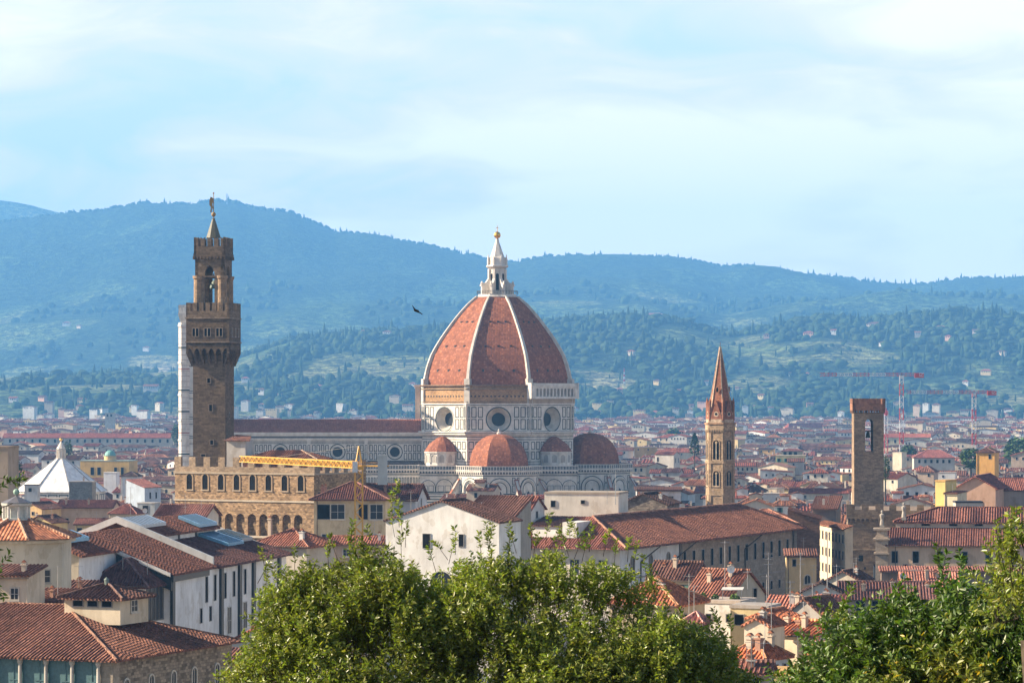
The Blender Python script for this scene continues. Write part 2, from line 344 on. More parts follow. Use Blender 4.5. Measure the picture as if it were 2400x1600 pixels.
gm, nt, b = newmat('city_ground', 0.95); r = ramp(nt, [(0.3, (0.09, 0.085, 0.08)), (0.7, (0.17, 0.155, 0.14))]); nt.links.new(noise_n(nt, worldpos(nt), 0.05, 5), r.inputs[0]); nt.links.new(r.outputs[0], b.inputs['Base Color'])
g = MB(); g.face([(-3300, -40, -0.5), (3300, -40, -0.5), (3300, 14500, -0.5), (-3300, 14500, -0.5)]); tag(g.build('ground', gm), kind='structure')
# the slope the photograph is taken from
hm, nt, b = newmat('slope_grass', 0.95); r = ramp(nt, [(0.3, (0.035, 0.05, 0.018)), (0.7, (0.09, 0.10, 0.04))]); nt.links.new(noise_n(nt, worldpos(nt), 0.8, 6), r.inputs[0]); nt.links.new(r.outputs[0], b.inputs['Base Color'])
def slope(x, y):
    z = interp([(-30, 50.2), (4, 50.2), (12, 47.5), (34, 42), (60, 35), (110, 18), (190, 2), (215, -1.2)], y)
    return (x, y, z+0.35*noise.noise(Vector((x*.1, y*.1, 3)))-(0.8 if y > 150 else 0))
grid_mesh('hillside', slope, [-130+i*10 for i in range(27)], [-30+i*7 for i in range(36)], hm)

HILL_N = [(-400, 890), (0, 884), (400, 872), (553, 842), (680, 800), (808, 784), (978, 780), (1150, 764), (1300, 759), (1459, 745), (1590, 757), (1655, 780), (1721, 790), (1814, 771), (1931, 748), (2025, 759), (2142, 746), (2250, 736), (2329, 738), (2400, 748), (2800, 742)]
HILL_M = [(-400, 790), (0, 775), (250, 740), (500, 735), (800, 715), (1200, 712), (1500, 690), (1700, 730), (1950, 728), (2100, 705), (2400, 700), (2800, 700)]
SKY_L = [(-400, 575), (-100, 545), (0, 528), (77, 517), (157, 507), (238, 502), (340, 484), (425, 486), (510, 477), (553, 479), (595, 492), (680, 500), (731, 524), (787, 549), (850, 553), (1000, 577), (1100, 600), (1180, 619), (1215, 617), (1260, 607), (1300, 606), (1590, 610), (1697, 629), (1754, 626), (1908, 650), (2095, 669), (2189, 667), (2259, 655), (2400, 652), (2800, 640)]
def fbm(x, y, z=0.0, o=5):
    return noise.fractal(Vector((x, y, z)), 1.0, 2.0, o)
def hill_z(u, Y):
    zn = Z(interp(HILL_N, u), 6500); zm = Z(interp(HILL_M, u), 8700); zs = Z(interp(SKY_L, u), 11500)
    dip = min(1, max(0, (u-500)/250))
    K = [(4150, -4), (4500, 4), (5300, Z(908, 5300)), (5900, Z(908, 5300)*.35+zn*.65), (6500, zn), (7300, zn-40-75*dip), (8700, zm), (11500, zs), (12300, zs-120), (14200, zs-500)]
    z = K[-1][1]
    for (a, b_), (c, d) in zip(K, K[1:]):
        if Y <= c:
            t = (Y-a)/(c-a); t = t if c <= 5900 else t*t*(3-2*t); z = b_+(d-b_)*max(0, t); break
    x = X(u, Y)
    amp = interp([(4150, 0), (4600, 3), (5300, 9), (6300, 11), (6500, 7), (7200, 20), (8700, 50), (10200, 70), (11300, 16), (11500, 7), (14000, 60)], Y)
    rg = 1-abs(noise.noise(Vector((x/900, Y/1500, 1.3))))*2.0
    return z+amp*(0.55*fbm(x/620, Y/620)+0.5*(rg-0.5))+0.10*amp*fbm(x/120, Y/120, 4)
def forest(x, Y):
    """how wooded the slopes are: 1 wood, 0 olive terraces and fields"""
    d = noise.noise(Vector((x/330, Y/520, 2.2)))+.6*noise.noise(Vector((x/120, Y/200, 5.2)))+interp([(4200, .5), (5100, .35), (5500, .25), (6400, .26), (6900, .2), (7600, .1), (9000, .15), (10200, .45), (11500, .7)], Y)
    if Y < 8000: d += interp([(-600, -.35), (-250, -.2), (0, .02), (300, .12), (900, .08)], x)
    return d
fm, nt, b = newmat('hill_woods', 0.95, 0.1)
P = worldpos(nt, 0.001)
nb = noise_n(nt, P, 0.9, 7, 0.62)      # woods against fields and olive groves
geo = nd(nt, 'ShaderNodeSeparateXYZ'); nt.links.new(nd(nt, 'ShaderNodeNewGeometry').outputs['Position'], geo.inputs[0])
hz = nd(nt, 'ShaderNodeMapRange'); nt.links.new(geo.outputs[2], hz.inputs[0]); hz.inputs[1].default_value = 60; hz.inputs[2].default_value = 420; hz.inputs[3].default_value = 0.10; hz.inputs[4].default_value = -0.09
sm = nd(nt, 'ShaderNodeMath', operation='ADD'); nt.links.new(nb, sm.inputs[0]); nt.links.new(hz.outputs[0], sm.inputs[1])
r1 = ramp(nt, [(0.42, (0.04, 0.07, 0.025)), (0.52, (0.075, 0.105, 0.04)), (0.60, (0.13, 0.14, 0.065)), (0.68, (0.17, 0.16, 0.10)), (0.76, (0.36, 0.29, 0.20))]); nt.links.new(sm.outputs[0], r1.inputs[0])
r2 = ramp(nt, [(0.38, (0.2, 0.22, 0.25)), (0.5, (0.9, 0.9, 0.9)), (0.62, (2.3, 2.2, 1.8))]); nt.links.new(noise_n(nt, worldpos(nt), 0.045, 3, 0.75), r2.inputs[0])
tw = nd(nt, 'ShaderNodeTexWave', Scale=0.012, Distortion=6.0, Detail=2.0); tw.bands_direction = 'Z'; nt.links.new(worldpos(nt, 1.0, 3.0), tw.inputs[0])
rt = ramp(nt, [(0.2, (0.8, 0.82, 0.8)), (0.7, (1.1, 1.1, 1.1))]); nt.links.new(tw.outputs[0], rt.inputs[0])
fo = nd(nt, 'ShaderNodeSeparateColor'); nt.links.new(nd(nt, 'ShaderNodeAttribute', attribute_name='Forest').outputs['Color'], fo.inputs[0])
fa = nd(nt, 'ShaderNodeMath', operation='MULTIPLY_ADD'); nt.links.new(noise_n(nt, worldpos(nt), .03, 3, .7), fa.inputs[0]); fa.inputs[1].default_value = .5; nt.links.new(fo.outputs[0], fa.inputs[2])
fr_ = ramp(nt, [(.68, (0, 0, 0)), (.80, (1, 1, 1))]); nt.links.new(fa.outputs[0], fr_.inputs[0])
fmx = nd(nt, 'ShaderNodeMix', data_type='RGBA'); nt.links.new(fr_.outputs[0], fmx.inputs[0]); nt.links.new(r1.outputs[0], fmx.inputs[6]); fmx.inputs[7].default_value = (.022, .040, .016, 1)
nt.links.new(mixm(nt, mixm(nt, fmx.outputs[2], r2.outputs[0], 1.0), rt.outputs[0], 0.3), b.inputs['Base Color'])
bump(nt, b, noise_n(nt, worldpos(nt), 0.05, 4, 0.75), 0.9, 22)
ys = [4150+40*i for i in range(80)]+[7350+60*i for i in range(58)]+[10830+28*i for i in range(40)]+[11950+150*i for i in range(15)]
grid_mesh('hills', lambda u, y: (X(u, y), y, hill_z(u, y)), [-420+7*i for i in range(465)], ys, fm, colfn=lambda v: min(1, max(0, forest(v[0], v[1])*1.2+.5)))
FAR = [(-500, 420), (-200, 440), (0, 470), (77, 481), (157, 502), (300, 560), (500, 640)]
grid_mesh('far_hills', lambda u, y: (X(u, y), y, Z(interp(FAR, u), 13400)-abs(y-13400)*.45+14*fbm(X(u, y)/500, y/500)), [-500+20*i for i in range(50)], [12700+100*i for i in range(16)], fm)
# the air
hzm = bpy.data.materials.new('haze_air'); hzm.use_nodes = True; nt = hzm.node_tree; nt.nodes.clear()
pv = nd(nt, 'ShaderNodeVolumePrincipled'); pv.inputs['Color'].default_value = (0.18, 0.51, 1.0, 1); pv.inputs['Density'].default_value = 0.00008; pv.inputs['Anisotropy'].default_value = 0.0
nt.links.new(pv.outputs[0], nd(nt, 'ShaderNodeOutputMaterial').inputs['Volume'])
hb = MB(); hb.box(-3500, 3500, -60, 14700, -6, 960); tag(hb.build('haze', hzm), kind='stuff')

# ---------------------------------------------------------------- cathedral
WH, GR, GRD, TC = (0.68, 0.62, 0.54), (0.03, 0.05, 0.045), (0.30, 0.27, 0.24), (0.27, 0.102, 0.056)
def panels(m, x0, x1, z0, z1, nx, nz, lw=0.26, gap=0.34, y=0.0, col=GR, mat=1, pr=0.06):
    dx = (x1-x0)/nx; dz = (z1-z0)/nz
    for i in range(nx):
        for j in range(nz):
            m.ring(x0+i*dx+gap/2, x0+(i+1)*dx-gap/2, z0+j*dz+gap/2, z0+(j+1)*dz-gap/2, lw, y, pr, mat, col)
def bands(m, x0, x1, zs, h=0.22, y=0.0, d=0.05, col=GR, mat=1):
    for z in zs: m.box(x0, x1, y-d, y, z, z+h, mat, col, 'flrtd')
def facets(n, R, rot, ks=None):
    """frames of the faces of an n-gon body: (th, ox, oy, width); th 0 faces the camera"""
    out = []
    for k in range(n):
        th = rot+k*360.0/n; ap = R*math.cos(math.pi/n); w = 2*R*math.sin(math.pi/n)
        out.append((th, -math.sin(R_(th))*ap, -math.cos(R_(th))*ap, w))
    return out if ks is None else [out[k % n] for k in ks]
def gallery(m, x0, x1, z0, z1, y, out=0.9, n=None, col=WH):
    """corbel table with a pierced parapet, standing out from the wall"""
    n = n or max(3, int((x1-x0)/0.95)); zc = z0+(z1-z0)*.42
    m.arcade(x0, x1, n, z0, z0+(zc-z0)*.45, zc, y-out, 0.25, 0.28, 1.0, 0, col, back=False, N=5)
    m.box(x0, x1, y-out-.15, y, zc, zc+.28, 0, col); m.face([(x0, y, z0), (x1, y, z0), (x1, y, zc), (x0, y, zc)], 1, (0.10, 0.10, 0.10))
    bw = (x1-x0)/n
    for i in range(n+1):
        m.box(x0+i*bw-.09, x0+i*bw+.09, y-out-.02, y-out+.14, zc+.28, z1-.22, 0, col, 'fblr')
    m.box(x0, x1, y-out-.08, y-out+.2, z1-.22, z1, 0, col)
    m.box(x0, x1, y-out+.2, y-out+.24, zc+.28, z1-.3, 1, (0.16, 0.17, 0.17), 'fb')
def oct_dome(m, prof, n, rot, tile_col, mat=0):
    for k in range(len(prof)-1):
        (z0, r0), (z1, r1) = prof[k], prof[k+1]; a = m.ngon(n, r0, z0, 0, 0, rot); b_ = m.ngon(n, r1, z1, 0, 0, rot)
        m.prism(a, b_, mat, tile_col, cap1=(k == len(prof)-2))
CX, CY = X(1165.5, 1080), 1080.0
duomo = thing('cathedral', 'vast marble cathedral under a ribbed red tiled dome with a white lantern', 'cathedral', (CX, CY, 0))
DP = [(57.0, 27.5), (59.1, 27.25), (61.6, 26.5), (64.3, 25.5), (67.2, 24.2), (70, 22.6), (73.2, 20.5), (76.4, 18.1), (79.3, 15.8), (82.2, 13.3), (85.0, 10.6), (87.6, 7.4)]
DP = [(z, r*(1-.03*max(0, (67-z)/10))) for z, r in DP]
ROT = -1.2
d = MB(TC); oct_dome(d, DP, 8, ROT, TC); dome = d.build('dome', M['domet'], duomo)
rb = None
for k in range(8):      # ribs
    a = 2*math.pi*(k+.5)/8-R_(ROT); m = MB((.56, .51, .44)); ex, ey = math.cos(a), math.sin(a)
    def rp(r, off): return (r*math.sin(a)+off*ex, -r*math.cos(a)+off*ey)
    ring = []
    for i, (z, r) in enumerate(DP):
        w = .72-0.3*i/(len(DP)-1); o = 0.85-.25*i/(len(DP)-1)
        A, B, C, D_ = rp(r-1.2, -w), rp(r+o, -w*.75), rp(r+o, w*.75), rp(r-1.2, w)
        ring.append([(A[0], A[1], z), (B[0], B[1], z+.25), (C[0], C[1], z+.25), (D_[0], D_[1], z)])
    for i in range(len(ring)-1): m.prism(ring[i], ring[i+1], cap1=False)
    w = 1.0; b0 = [rp(25.5, -w), rp(28.1, -w), rp(28.1, w), rp(25.5, w)]
    m.prism([(p[0], p[1], 50) for p in b0], [(p[0], p[1], 59.2) for p in b0])
    m.build('rib', M['marble'], duomo)
for th, ox, oy, w in facets(8, 1.0, ROT, [6, 7, 0, 1, 2]):      # small round openings in the tiled faces
    nx, ny = -math.sin(R_(th)), -math.cos(R_(th))
    for z, fs in ((62.0, (-.52, 0, .52)), (70.2, (-.5, 0, .5)), (78.6, (-.42, 0, .42))):
        r = interp(DP, z); ap = r*math.cos(math.pi/8); hw = r*math.sin(math.pi/8)
        for f_ in fs:
            m = MB((.03, .03, .03)).at(nx*ap, ny*ap, th); m.box(f_*hw-.33, f_*hw+.33, -.12, .3, z-.4, z+.4, 0); m.box(f_*hw-.5, f_*hw+.5, -.3, .2, z+.4, z+.52, 0, (.3, .12, .07))
            m.build('dome_opening', M['paint'], dome)
# lantern
m = MB(WH); m.lathe([(7.3, 87.0), (7.6, 87.7), (7.0, 88.1), (7.0, 88.5)], 8, rot=ROT)
m.lathe([(2.9, 88.5), (2.9, 97.5), (3.5, 97.7), (4.1, 98.1), (4.1, 98.5), (3.2, 98.8), (3.1, 101.2), (2.7, 101.4), (1.7, 104.0), (0.75, 106.6), (0.5, 107.8)], 8, rot=ROT)
lan = m.build('lantern', M['marble'], duomo)
for k in range(8):
    a = 2*math.pi*(k+.5)/8-R_(ROT); th = -math.degrees(a); m = MB(WH).at(0, 0, th)
    P_ = [(-6.0, 88.5), (-5.9, 91.4), (-5.2, 92.4), (-4.4, 92.6), (-3.6, 93.8), (-2.8, 94.4), (-2.8, 88.5)]
    m.prism([(-.45, y, z) for y, z in P_], [(.45, y, z) for y, z in P_], cap0=True)
    m.box(-.55, .55, -6.3, -5.3, 91.4, 91.9); m.lathe([(.35, 92), (.42, 92.5), (.1, 93.1)], 6, 0, -5.8)
    m.box(-.4, .4, -3.4, -2.6, 88.5, 97.3); m.box(-.3, .3, -3.7, -3.0, 98.5, 100.6); m.lathe([(.34, 100.6), (.25, 101.3), (.02, 102.6)], 6, 0, -3.4)
    m.build('buttress', M['marble'], lan)
for th, ox, oy, w in facets(8, 2.9, ROT):
    m = MB((.04, .045, .055)).at(ox, oy, th); m.archpane(0, .55, 90.0, 95.2, -.06, 0, (.02, .022, .028)); m.archring(0, .55, .22, 90, 95.2, 0, .14, 1, WH)
    m.build('window', [M['void'], M['marble']], lan)
m = MB(); m.lathe([(.3, 107.6), (.5, 107.8), (.25, 108.1)]+[(1.22*math.sin(t), 109.1-1.22*math.cos(t)) for t in [math.pi*i/10 for i in range(2, 10)]]+[(.12, 110.4), (.12, 111.4)], 14)
m.box(-.08, .08, -.08, .08, 110.2, 112.6); m.box(-.5, .5, -.08, .08, 111.5, 111.7); m.build('gilt_ball', M['gold'], lan, smooth=True)
m = MB((.12, .11, .1))
for i in range(40):      # railing of the lantern platform and the people behind it read as dark dots
    a = 2*math.pi*i/40; m.box(7.05*math.sin(a)-.06, 7.05*math.sin(a)+.06, -7.05*math.cos(a)-.06, -7.05*math.cos(a)+.06, 88.5, 89.7)
m.lathe([(7.1, 89.6), (7.1, 89.75), (6.95, 89.75)], 16, cap=False); m.build('railing', M['metal'], lan)
# drum
BRK = (0.42, 0.255, 0.13)
m = MB(WH)
m.prism(m.ngon(8, 28.0, 0, rot=ROT), m.ngon(8, 28.0, 41.2, rot=ROT), 0, WH)
for i, (th, ox, oy, w) in enumerate(facets(8, 28.0, ROT)):
    m.at(ox, oy, th); h = w/2
    m.holewall(-h, h, 41.2, 50.4, 0, 45.4, 3.95, 0, 0, WH)
    n = 28
    for j in range(n):      # splayed oculus
        t0, t1 = 2*math.pi*j/n, 2*math.pi*(j+1)/n
        def q(t, r, y): return (r*math.cos(t), y, 45.4+r*math.sin(t))
        m.face([q(t0, 3.95, 0), q(t1, 3.95, 0), q(t1, 2.25, 2.6), q(t0, 2.25, 2.6)], 0, (0.55, 0.5, 0.42))
        m.face([q(t0, 4.35, -.1), q(t1, 4.35, -.1), q(t1, 3.95, -.1), q(t0, 3.95, -.1)], 1, GR)
        m.face([q(t0, 4.55, -.16), q(t1, 4.55, -.16), q(t1, 4.35, -.16), q(t0, 4.35, -.16)][::1], 0, WH)
    for sx in (-1, 1):
        a_, b_ = sorted((sx*(h-1.3), sx*5.0)); panels(m, a_, b_, 41.7, 49.9, 2, 2, .26, .5)
        a_, b_ = sorted((sx*(h-.1), sx*(h-1.2))); panels(m, a_, b_, 41.7, 49.9, 1, 2, .22, .4, -0.35); m.box(a_-.05, b_+.05, -.35, 0, 41.2, 50.4, 0, WH)
    for z, dd in ((40.2, 1.1), (40.9, 1.5), (50.4, .5)): m.box(-h-.3, h+.3, -dd, 0, z, z+.45, 0, WH)
    bands(m, -h, h, (41.3, 50.15), .18)
    # lower drum: striped and panelled
    bands(m, -h, h, (39.4, 38.5, 31.0, 30.1, 29.2, 28.3), .2); panels(m, -h+.3, h-.3, 31.6, 38.2, 9, 2, .24, .6)
    # rough unfinished masonry above, or the one finished arcade
    if i != 7:
        m.box(-h, h, .05, 1, 50.85, 57.0, 2, BRK, 'f'); m.box(-h-.2, h+.2, -.45, .2, 55.6, 55.95, 2, (.34, .25, .16)); m.box(-h-.3, h+.3, -.9, .2, 56.8, 57.15, 2, (.3, .2, .13))
        for s_ in range(14): m.box(-h+1.2+s_*1.35, -h+1.75+s_*1.35, -.02, .1, 53.0, 53.5, 1, (.03, .025, .02))
        m.box(-h-.15, h+.15, -.3, 0, 51.3, 51.5, 2, (.3, .22, .14))
    else:
        m.box(-h, h, .05, 1, 50.85, 57.0, 0, (.5, .44, .37), 'f'); m.arcade(-h-.6, h+.6, 13, 53.2, 55.4, 56.6, -1.5, .35, .62, 1.0, 0, WH, N=6)
        m.box(-h-1, h+1, -1.9, .3, 52.4, 53.2, 0, WH); m.box(-h-.9, h+.9, -1.8, -.9, 56.6, 57.1, 0, WH); m.box(-h-.6, h+.6, -.35, 0, 50.85, 52.4, 0, (.42, .33, .24))
        m.box(-h-.7, h+.7, -1.7, -1.5, 57.1, 57.7, 0, WH)
        for sx in (-1, 1): m.box(sx*(h+.2)-1, sx*(h+.2)+1, -1.7, .2, 52.4, 57.8, 0, WH)
m.T = None
drum = m.build('drum', [M['marble'], M['green'], M['brick']], duomo)
for th, ox, oy, w in facets(8, 28.0, ROT):
    m = MB().at(ox, oy, th); m.face([(2.3*math.cos(2*math.pi*j/24), 2.55, 45.4+2.3*math.sin(2*math.pi*j/24)) for j in range(24)]); m.build('round_window', M['glass'], drum)
m = MB(WH); m.box(-28.6, -26.8, 4, 9, 38, 56.5); m.box(-29, -26.4, 3.6, 9.4, 56.5, 57.3); m.build('stair_turret', M['marble'], duomo)
# apses with their half domes
def tribune(ang):
    th = ROT+ang; cx, cy = -math.sin(R_(th))*32.3, -math.cos(R_(th))*32.3
    m = MB(WH); rt = th
    m.prism(m.ngon(8, 14.6, 0, cx, cy, rt), m.ngon(8, 14.6, 27.4, cx, cy, rt), 0, WH)
    for (t2, ox, oy, w) in facets(8, 14.6, rt, [-2, -1, 0, 1, 2]):
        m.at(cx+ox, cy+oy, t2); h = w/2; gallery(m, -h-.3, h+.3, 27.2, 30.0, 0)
        m.archring(0, 3.1, .5, 21.0, 22.2, 0, .35, 0, WH); m.archring(0, 3.6, .3, 21.0, 22.2, 0, .2, 1, GR); m.archring(0, 2.3, .25, 21, 22.2, 0, .12, 1, GR)
        m.archpane(0, .75, 15.5, 20.5, -.05, 1, (.03, .035, .045), pointed=True); m.archring(0, .75, .35, 15.5, 20.5, 0, .2, 0, WH, pointed=True)
        for sx in (-1, 1): bands(m, *sorted((sx*h, sx*1.4)), z_list(12.0, 20.6, .85), .3)
        bands(m, -h, h, (26.6, 20.7, 11.4), .25)
        for sx in (-1, 1): panels(m, *sorted((sx*(h-.2), sx*(h-1.5))), 21.2, 26.3, 1, 2, .2, .2)
    m.T = None; m.build('apse', [M['marble'], M['green']], duomo)
    m = MB((.29, .108, .056)).at(cx, cy, rt)
    A = [(10.6*math.cos(t)**.85 if t < 1.5 else .4, 29.9+10.6*math.sin(t)) for t in [math.pi/2*i/9 for i in range(9)]]+[(.5, 40.6)]
    oct_dome(m, [(z, r) for r, z in A], 8, 0, (.29, .108, .056)); ad = m.build('apse_dome', M['domet'], duomo)
    m = MB(WH).at(cx, cy, rt); m.lathe([(.7, 40.3), (.8, 41.0), (.3, 41.3), (.35, 41.9), (.05, 42.4)], 8); m.build('finial', M['marble'], ad)
    for k in (-1.5, -.5, .5, 1.5):      # sloping buttresses with tiled backs
        a = R_(rt+45*k); nx, ny = -math.sin(a), -math.cos(a); ex, ey = math.cos(a), -math.sin(a)
        def q(r, s_, z): return (cx+nx*r+ex*s_, cy+ny*r+ey*s_, z)
        P_ = [(14.3, 8), (14.3, 25.2), (15.0, 25.2), (22.0, 14.0), (22.0, 8)]
        m = MB((.5, .46, .4)); m.prism([q(r, -.5, z) for r, z in P_], [q(r, .5, z) for r, z in P_], cap0=True); fb = m.build('flying_buttress', M['marble'], duomo); m = MB(TC)
        m.slab([q(14.6, -.75, 25.7), q(22.4, -.75, 13.7), q(22.4, .75, 13.7), q(14.6, .75, 25.7)], .3, 0)
        m.build('coping', M['domet'], fb)
def z_list(a, b, s): 
    out = []
    while a < b: out.append(a); a += s
    return out
for ang in (0, -90, 180): tribune(ang)
# the small exedrae between them on wide sacristy blocks
for ang in (45, -45):
    th = ROT+ang; cx, cy = -math.sin(R_(th))*27.0, -math.cos(R_(th))*27.0
    m = MB(WH)
    m.prism(m.ngon(12, 5.8, 27, cx, cy), m.ngon(12, 5.8, 34.4, cx, cy), 0, WH)
    for (t2, ox, oy, w) in facets(12, 5.8, 0):
        m.at(cx+ox, cy+oy, t2); m.archring(0, .85, .18, 30.8, 32.6, 0, .18, 0, (.68, .63, .55)); m.archpane(0, .85, 30.8, 32.6, -.03, 0, (.40, .36, .31)); m.box(-w/2-.05, -w/2+.25, -.25, 0, 30.4, 33.9, 0, WH)
    m.T = None; m.prism(m.ngon(12, 6.2, 34.0, cx, cy), m.ngon(12, 6.3, 34.5, cx, cy), 0, WH)
    m.prism(m.ngon(12, 6.3, 34.5, cx, cy), m.ngon(12, 4.6, 37.0, cx, cy), 2, TC, cap1=False); m.prism(m.ngon(12, 4.6, 37.0, cx, cy), m.ngon(12, 1.6, 39.2, cx, cy), 2, TC, cap1=False); m.prism(m.ngon(12, 1.6, 39.2, cx, cy), m.ngon(12, .2, 39.6, cx, cy), 2, TC)
    m.build('exedra', [M['marble'], M['green'], M['domet']], duomo)
    m = MB(WH); sg = -1 if ang > 0 else 1      # block under it
    x0, x1 = sorted((sg*(9.5 if sg < 0 else 11.5), sg*(25.8 if sg < 0 else 27))); yb = -33.0
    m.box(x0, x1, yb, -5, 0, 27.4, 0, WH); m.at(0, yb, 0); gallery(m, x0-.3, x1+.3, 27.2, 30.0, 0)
    aw = (x1-x0)/3
    for i in range(3):
        xc = x0+aw*(i+.5); r = 2.0 if i == (0 if sg < 0 else 2) else 2.35
        m.archring(xc, r, .35, 21.2, 22.6, 0, .3, 0, WH); m.archring(xc, r+.35, .2, 21.2, 22.6, 0, .15, 1, GR)
        for k in (-.5, .5): m.ring(xc+k*r-r*.42, xc+k*r+r*.42, 21.2, 23.3, .14, 0, .07, 1, GR)
    bands(m, x0, x1, z_list(9, 20.8, .95)+[26.5, 20.9], .3); panels(m, x0, x1, 14.2, 16.6, 8, 1, .2, .4)
    m.T = None
    if sg < 0: m.at(x0, 0, 90); gallery(m, -20, 33, 27.2, 30, 0); m.T = None
    m.build('sacristy', [M['marble'], M['green']], duomo)
# nave
m = MB(WH); NL = -104.0
m.box(NL, -25.5, -10.5, 10.5, 0, 41.0, 0, WH); m.at(0, -10.5, 0)
m.box(NL, -25.5, -1.0, 0, 40.2, 40.9, 0, WH); m.box(NL, -25.5, -.7, 0, 39.6, 40.2, 0, WH); m.box(NL, -25.5, -.3, 0, 38.9, 39.6, 1, (.12, .12, .12)); m.box(NL, -25.5, -.55, 0, 38.4, 38.9, 0, WH)
bands(m, NL, -25.5, (37.6, 37.0, 31.0), .22)
for i in range(4):
    xc = (928-1165.5)/6.76-i*19.65; m.box(xc+9.2, xc+10.4, -.5, 0, 31, 38.4, 0, WH); m.ring(xc+9.4, xc+10.2, 31.6, 36.6, .18, -.5, .06, 1, GR)
    n = 28
    for j in range(n):
        t0, t1 = 2*math.pi*j/n, 2*math.pi*(j+1)/n
        def q(t, r, y): return (xc+r*math.cos(t), y, 34.2+r*math.sin(t))
        m.face([q(t0, 2.75, -.1), q(t1, 2.75, -.1), q(t1, 2.45, -.1), q(t0, 2.45, -.1)], 1, GR)
        m.face([q(t0, 2.45, -.16), q(t1, 2.45, -.16), q(t1, 1.7, -.1), q(t0, 1.7, -.1)], 0, (.6, .55, .47))
    panels(m, xc+2.9, xc+9.1, 31.3, 36.8, 4, 2, .24, .38); panels(m, xc-8.9, xc-2.9, 31.3, 36.8, 4, 2, .24, .38)
m.T = None
# aisle
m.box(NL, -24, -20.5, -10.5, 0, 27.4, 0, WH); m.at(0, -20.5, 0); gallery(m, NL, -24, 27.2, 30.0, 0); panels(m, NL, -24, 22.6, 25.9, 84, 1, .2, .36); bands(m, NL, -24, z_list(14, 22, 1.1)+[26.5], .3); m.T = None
nave = m.build('nave', [M['marble'], M['green']], duomo)
for i in range(4):
    xc = (928-1165.5)/6.76-i*19.65; m = MB().at(xc, -10.5-.12); m.face([(1.72*math.cos(2*math.pi*j/20), 0, 34.2+1.72*math.sin(2*math.pi*j/20)) for j in range(20)]); m.build('round_window', M['glass'], nave)
m = MB((.36, .15, .10)); m.tiles = (.6, .13); RN = (.36, .15, .10)
m.slab([(NL, -11.4, 40.9), (-25, -11.4, 40.9), (-25, 0, 45.3), (NL, 0, 45.3)]); m.slab([(-25, 11.4, 40.9), (NL, 11.4, 40.9), (NL, 0, 45.3), (-25, 0, 45.3)])
m.slab([(NL, -19.8, 28.9), (-24, -19.8, 28.9), (-24, -10.5, 31.0), (NL, -10.5, 31.0)], .2, None, (.2, .16, .13)); m.build('nave_roof', M['domet'], duomo)
# ---------------------------------------------------------------- bell tower of the cathedral, mostly behind the town hall tower
BY = 1075.0; bx = X(477, BY); bt = thing('bell_tower', 'slim white and pink marble bell tower half hidden behind the brown stone tower', 'tower', (bx, BY, 0), 3)
m = MB(WH); hw = 6.6; PK = (.42, .22, .19); top = Z(716, BY)
m.box(-hw, hw, -hw, hw, 0, top-6, 0, WH)
for fth, ox, oy in ((0, 0, -hw), (90, -hw, 0), (-90, hw, 0)):
    m.at(ox, oy, fth); lv = [Z(1076, BY), Z(1030, BY), Z(985, BY), Z(925, BY), Z(850, BY), top-7]
    for a_, b_ in zip(lv, lv[1:]):
        m.box(-hw-.25, hw+.25, -.4, 0, a_-.35, a_+.35, 0, WH); bands(m, -hw, hw, (a_+.5,), .2)
        panels(m, -hw+1.9, hw-1.9, a_+.8, b_-.8, 3, max(1, int((b_-a_)/7)), .22, .7); m.ring(-1.6, 1.6, a_+1.6, b_-1.6, .5, 0, .14, 2, PK)
        if b_-a_ > 9: m.archpane(0, .9, a_+2, b_-4, -.08, 1, (.03, .03, .04), pointed=True)
m.T = None
for sx in (-1, 1):      # octagonal corner buttresses
    for sy in (-1, 1):
        cx_, cy_ = sx*(hw-.9), sy*(hw-.9); m.prism(m.ngon(8, 2.1, 0, cx_, cy_), m.ngon(8, 2.1, top-6, cx_, cy_), 0, (.70, .64, .57)); z = 4.0
        while z < top-7: m.prism(m.ngon(8, 2.13, z, cx_, cy_), m.ngon(8, 2.13, z+.5, cx_, cy_), 1 if int(z) % 2 else 2, PK if int(z) % 2 == 0 else GR, cap1=False); z += 7.3
        z = 1.5
        while z < top-7: m.prism(m.ngon(8, 2.12, z, cx_, cy_), m.ngon(8, 2.12, z+.22, cx_, cy_), 2, (.40, .33, .29), cap1=False); z += 1.83
        for zz in lv: m.prism(m.ngon(8, 2.35, zz-.35, cx_, cy_), m.ngon(8, 2.35, zz+.35, cx_, cy_), 0, WH, True)
m.prism(m.ngon(4, (hw+.3)*1.414, top-6, rot=0), m.ngon(4, (hw+.9)*1.414, top-3.6, rot=0), 0, WH, cap1=True); m.box(-hw-1, hw+1, -hw-1, hw+1, top-3.6, top-2.8, 0, WH)
m.build('shaft', [M['marble'], M['green'], M['paint']], bt)
m = MB((.7, .66, .6)); m.lathe([(1, 0), (1, 0)], 4) if 0 else None
for s_ in ((0, 0, -hw-.9), (90, -hw-.9, 0), (-90, hw+.9, 0), (180, 0, hw+.9)):
    m.at(s_[1], s_[2], s_[0]); m.arcade(-hw-.9, hw+.9, 12, top-2.8, top-1.3, top, 0, .3, .35, 1, 0, None, N=4)
m.T = None; m.build('parapet', M['marble'], bt)
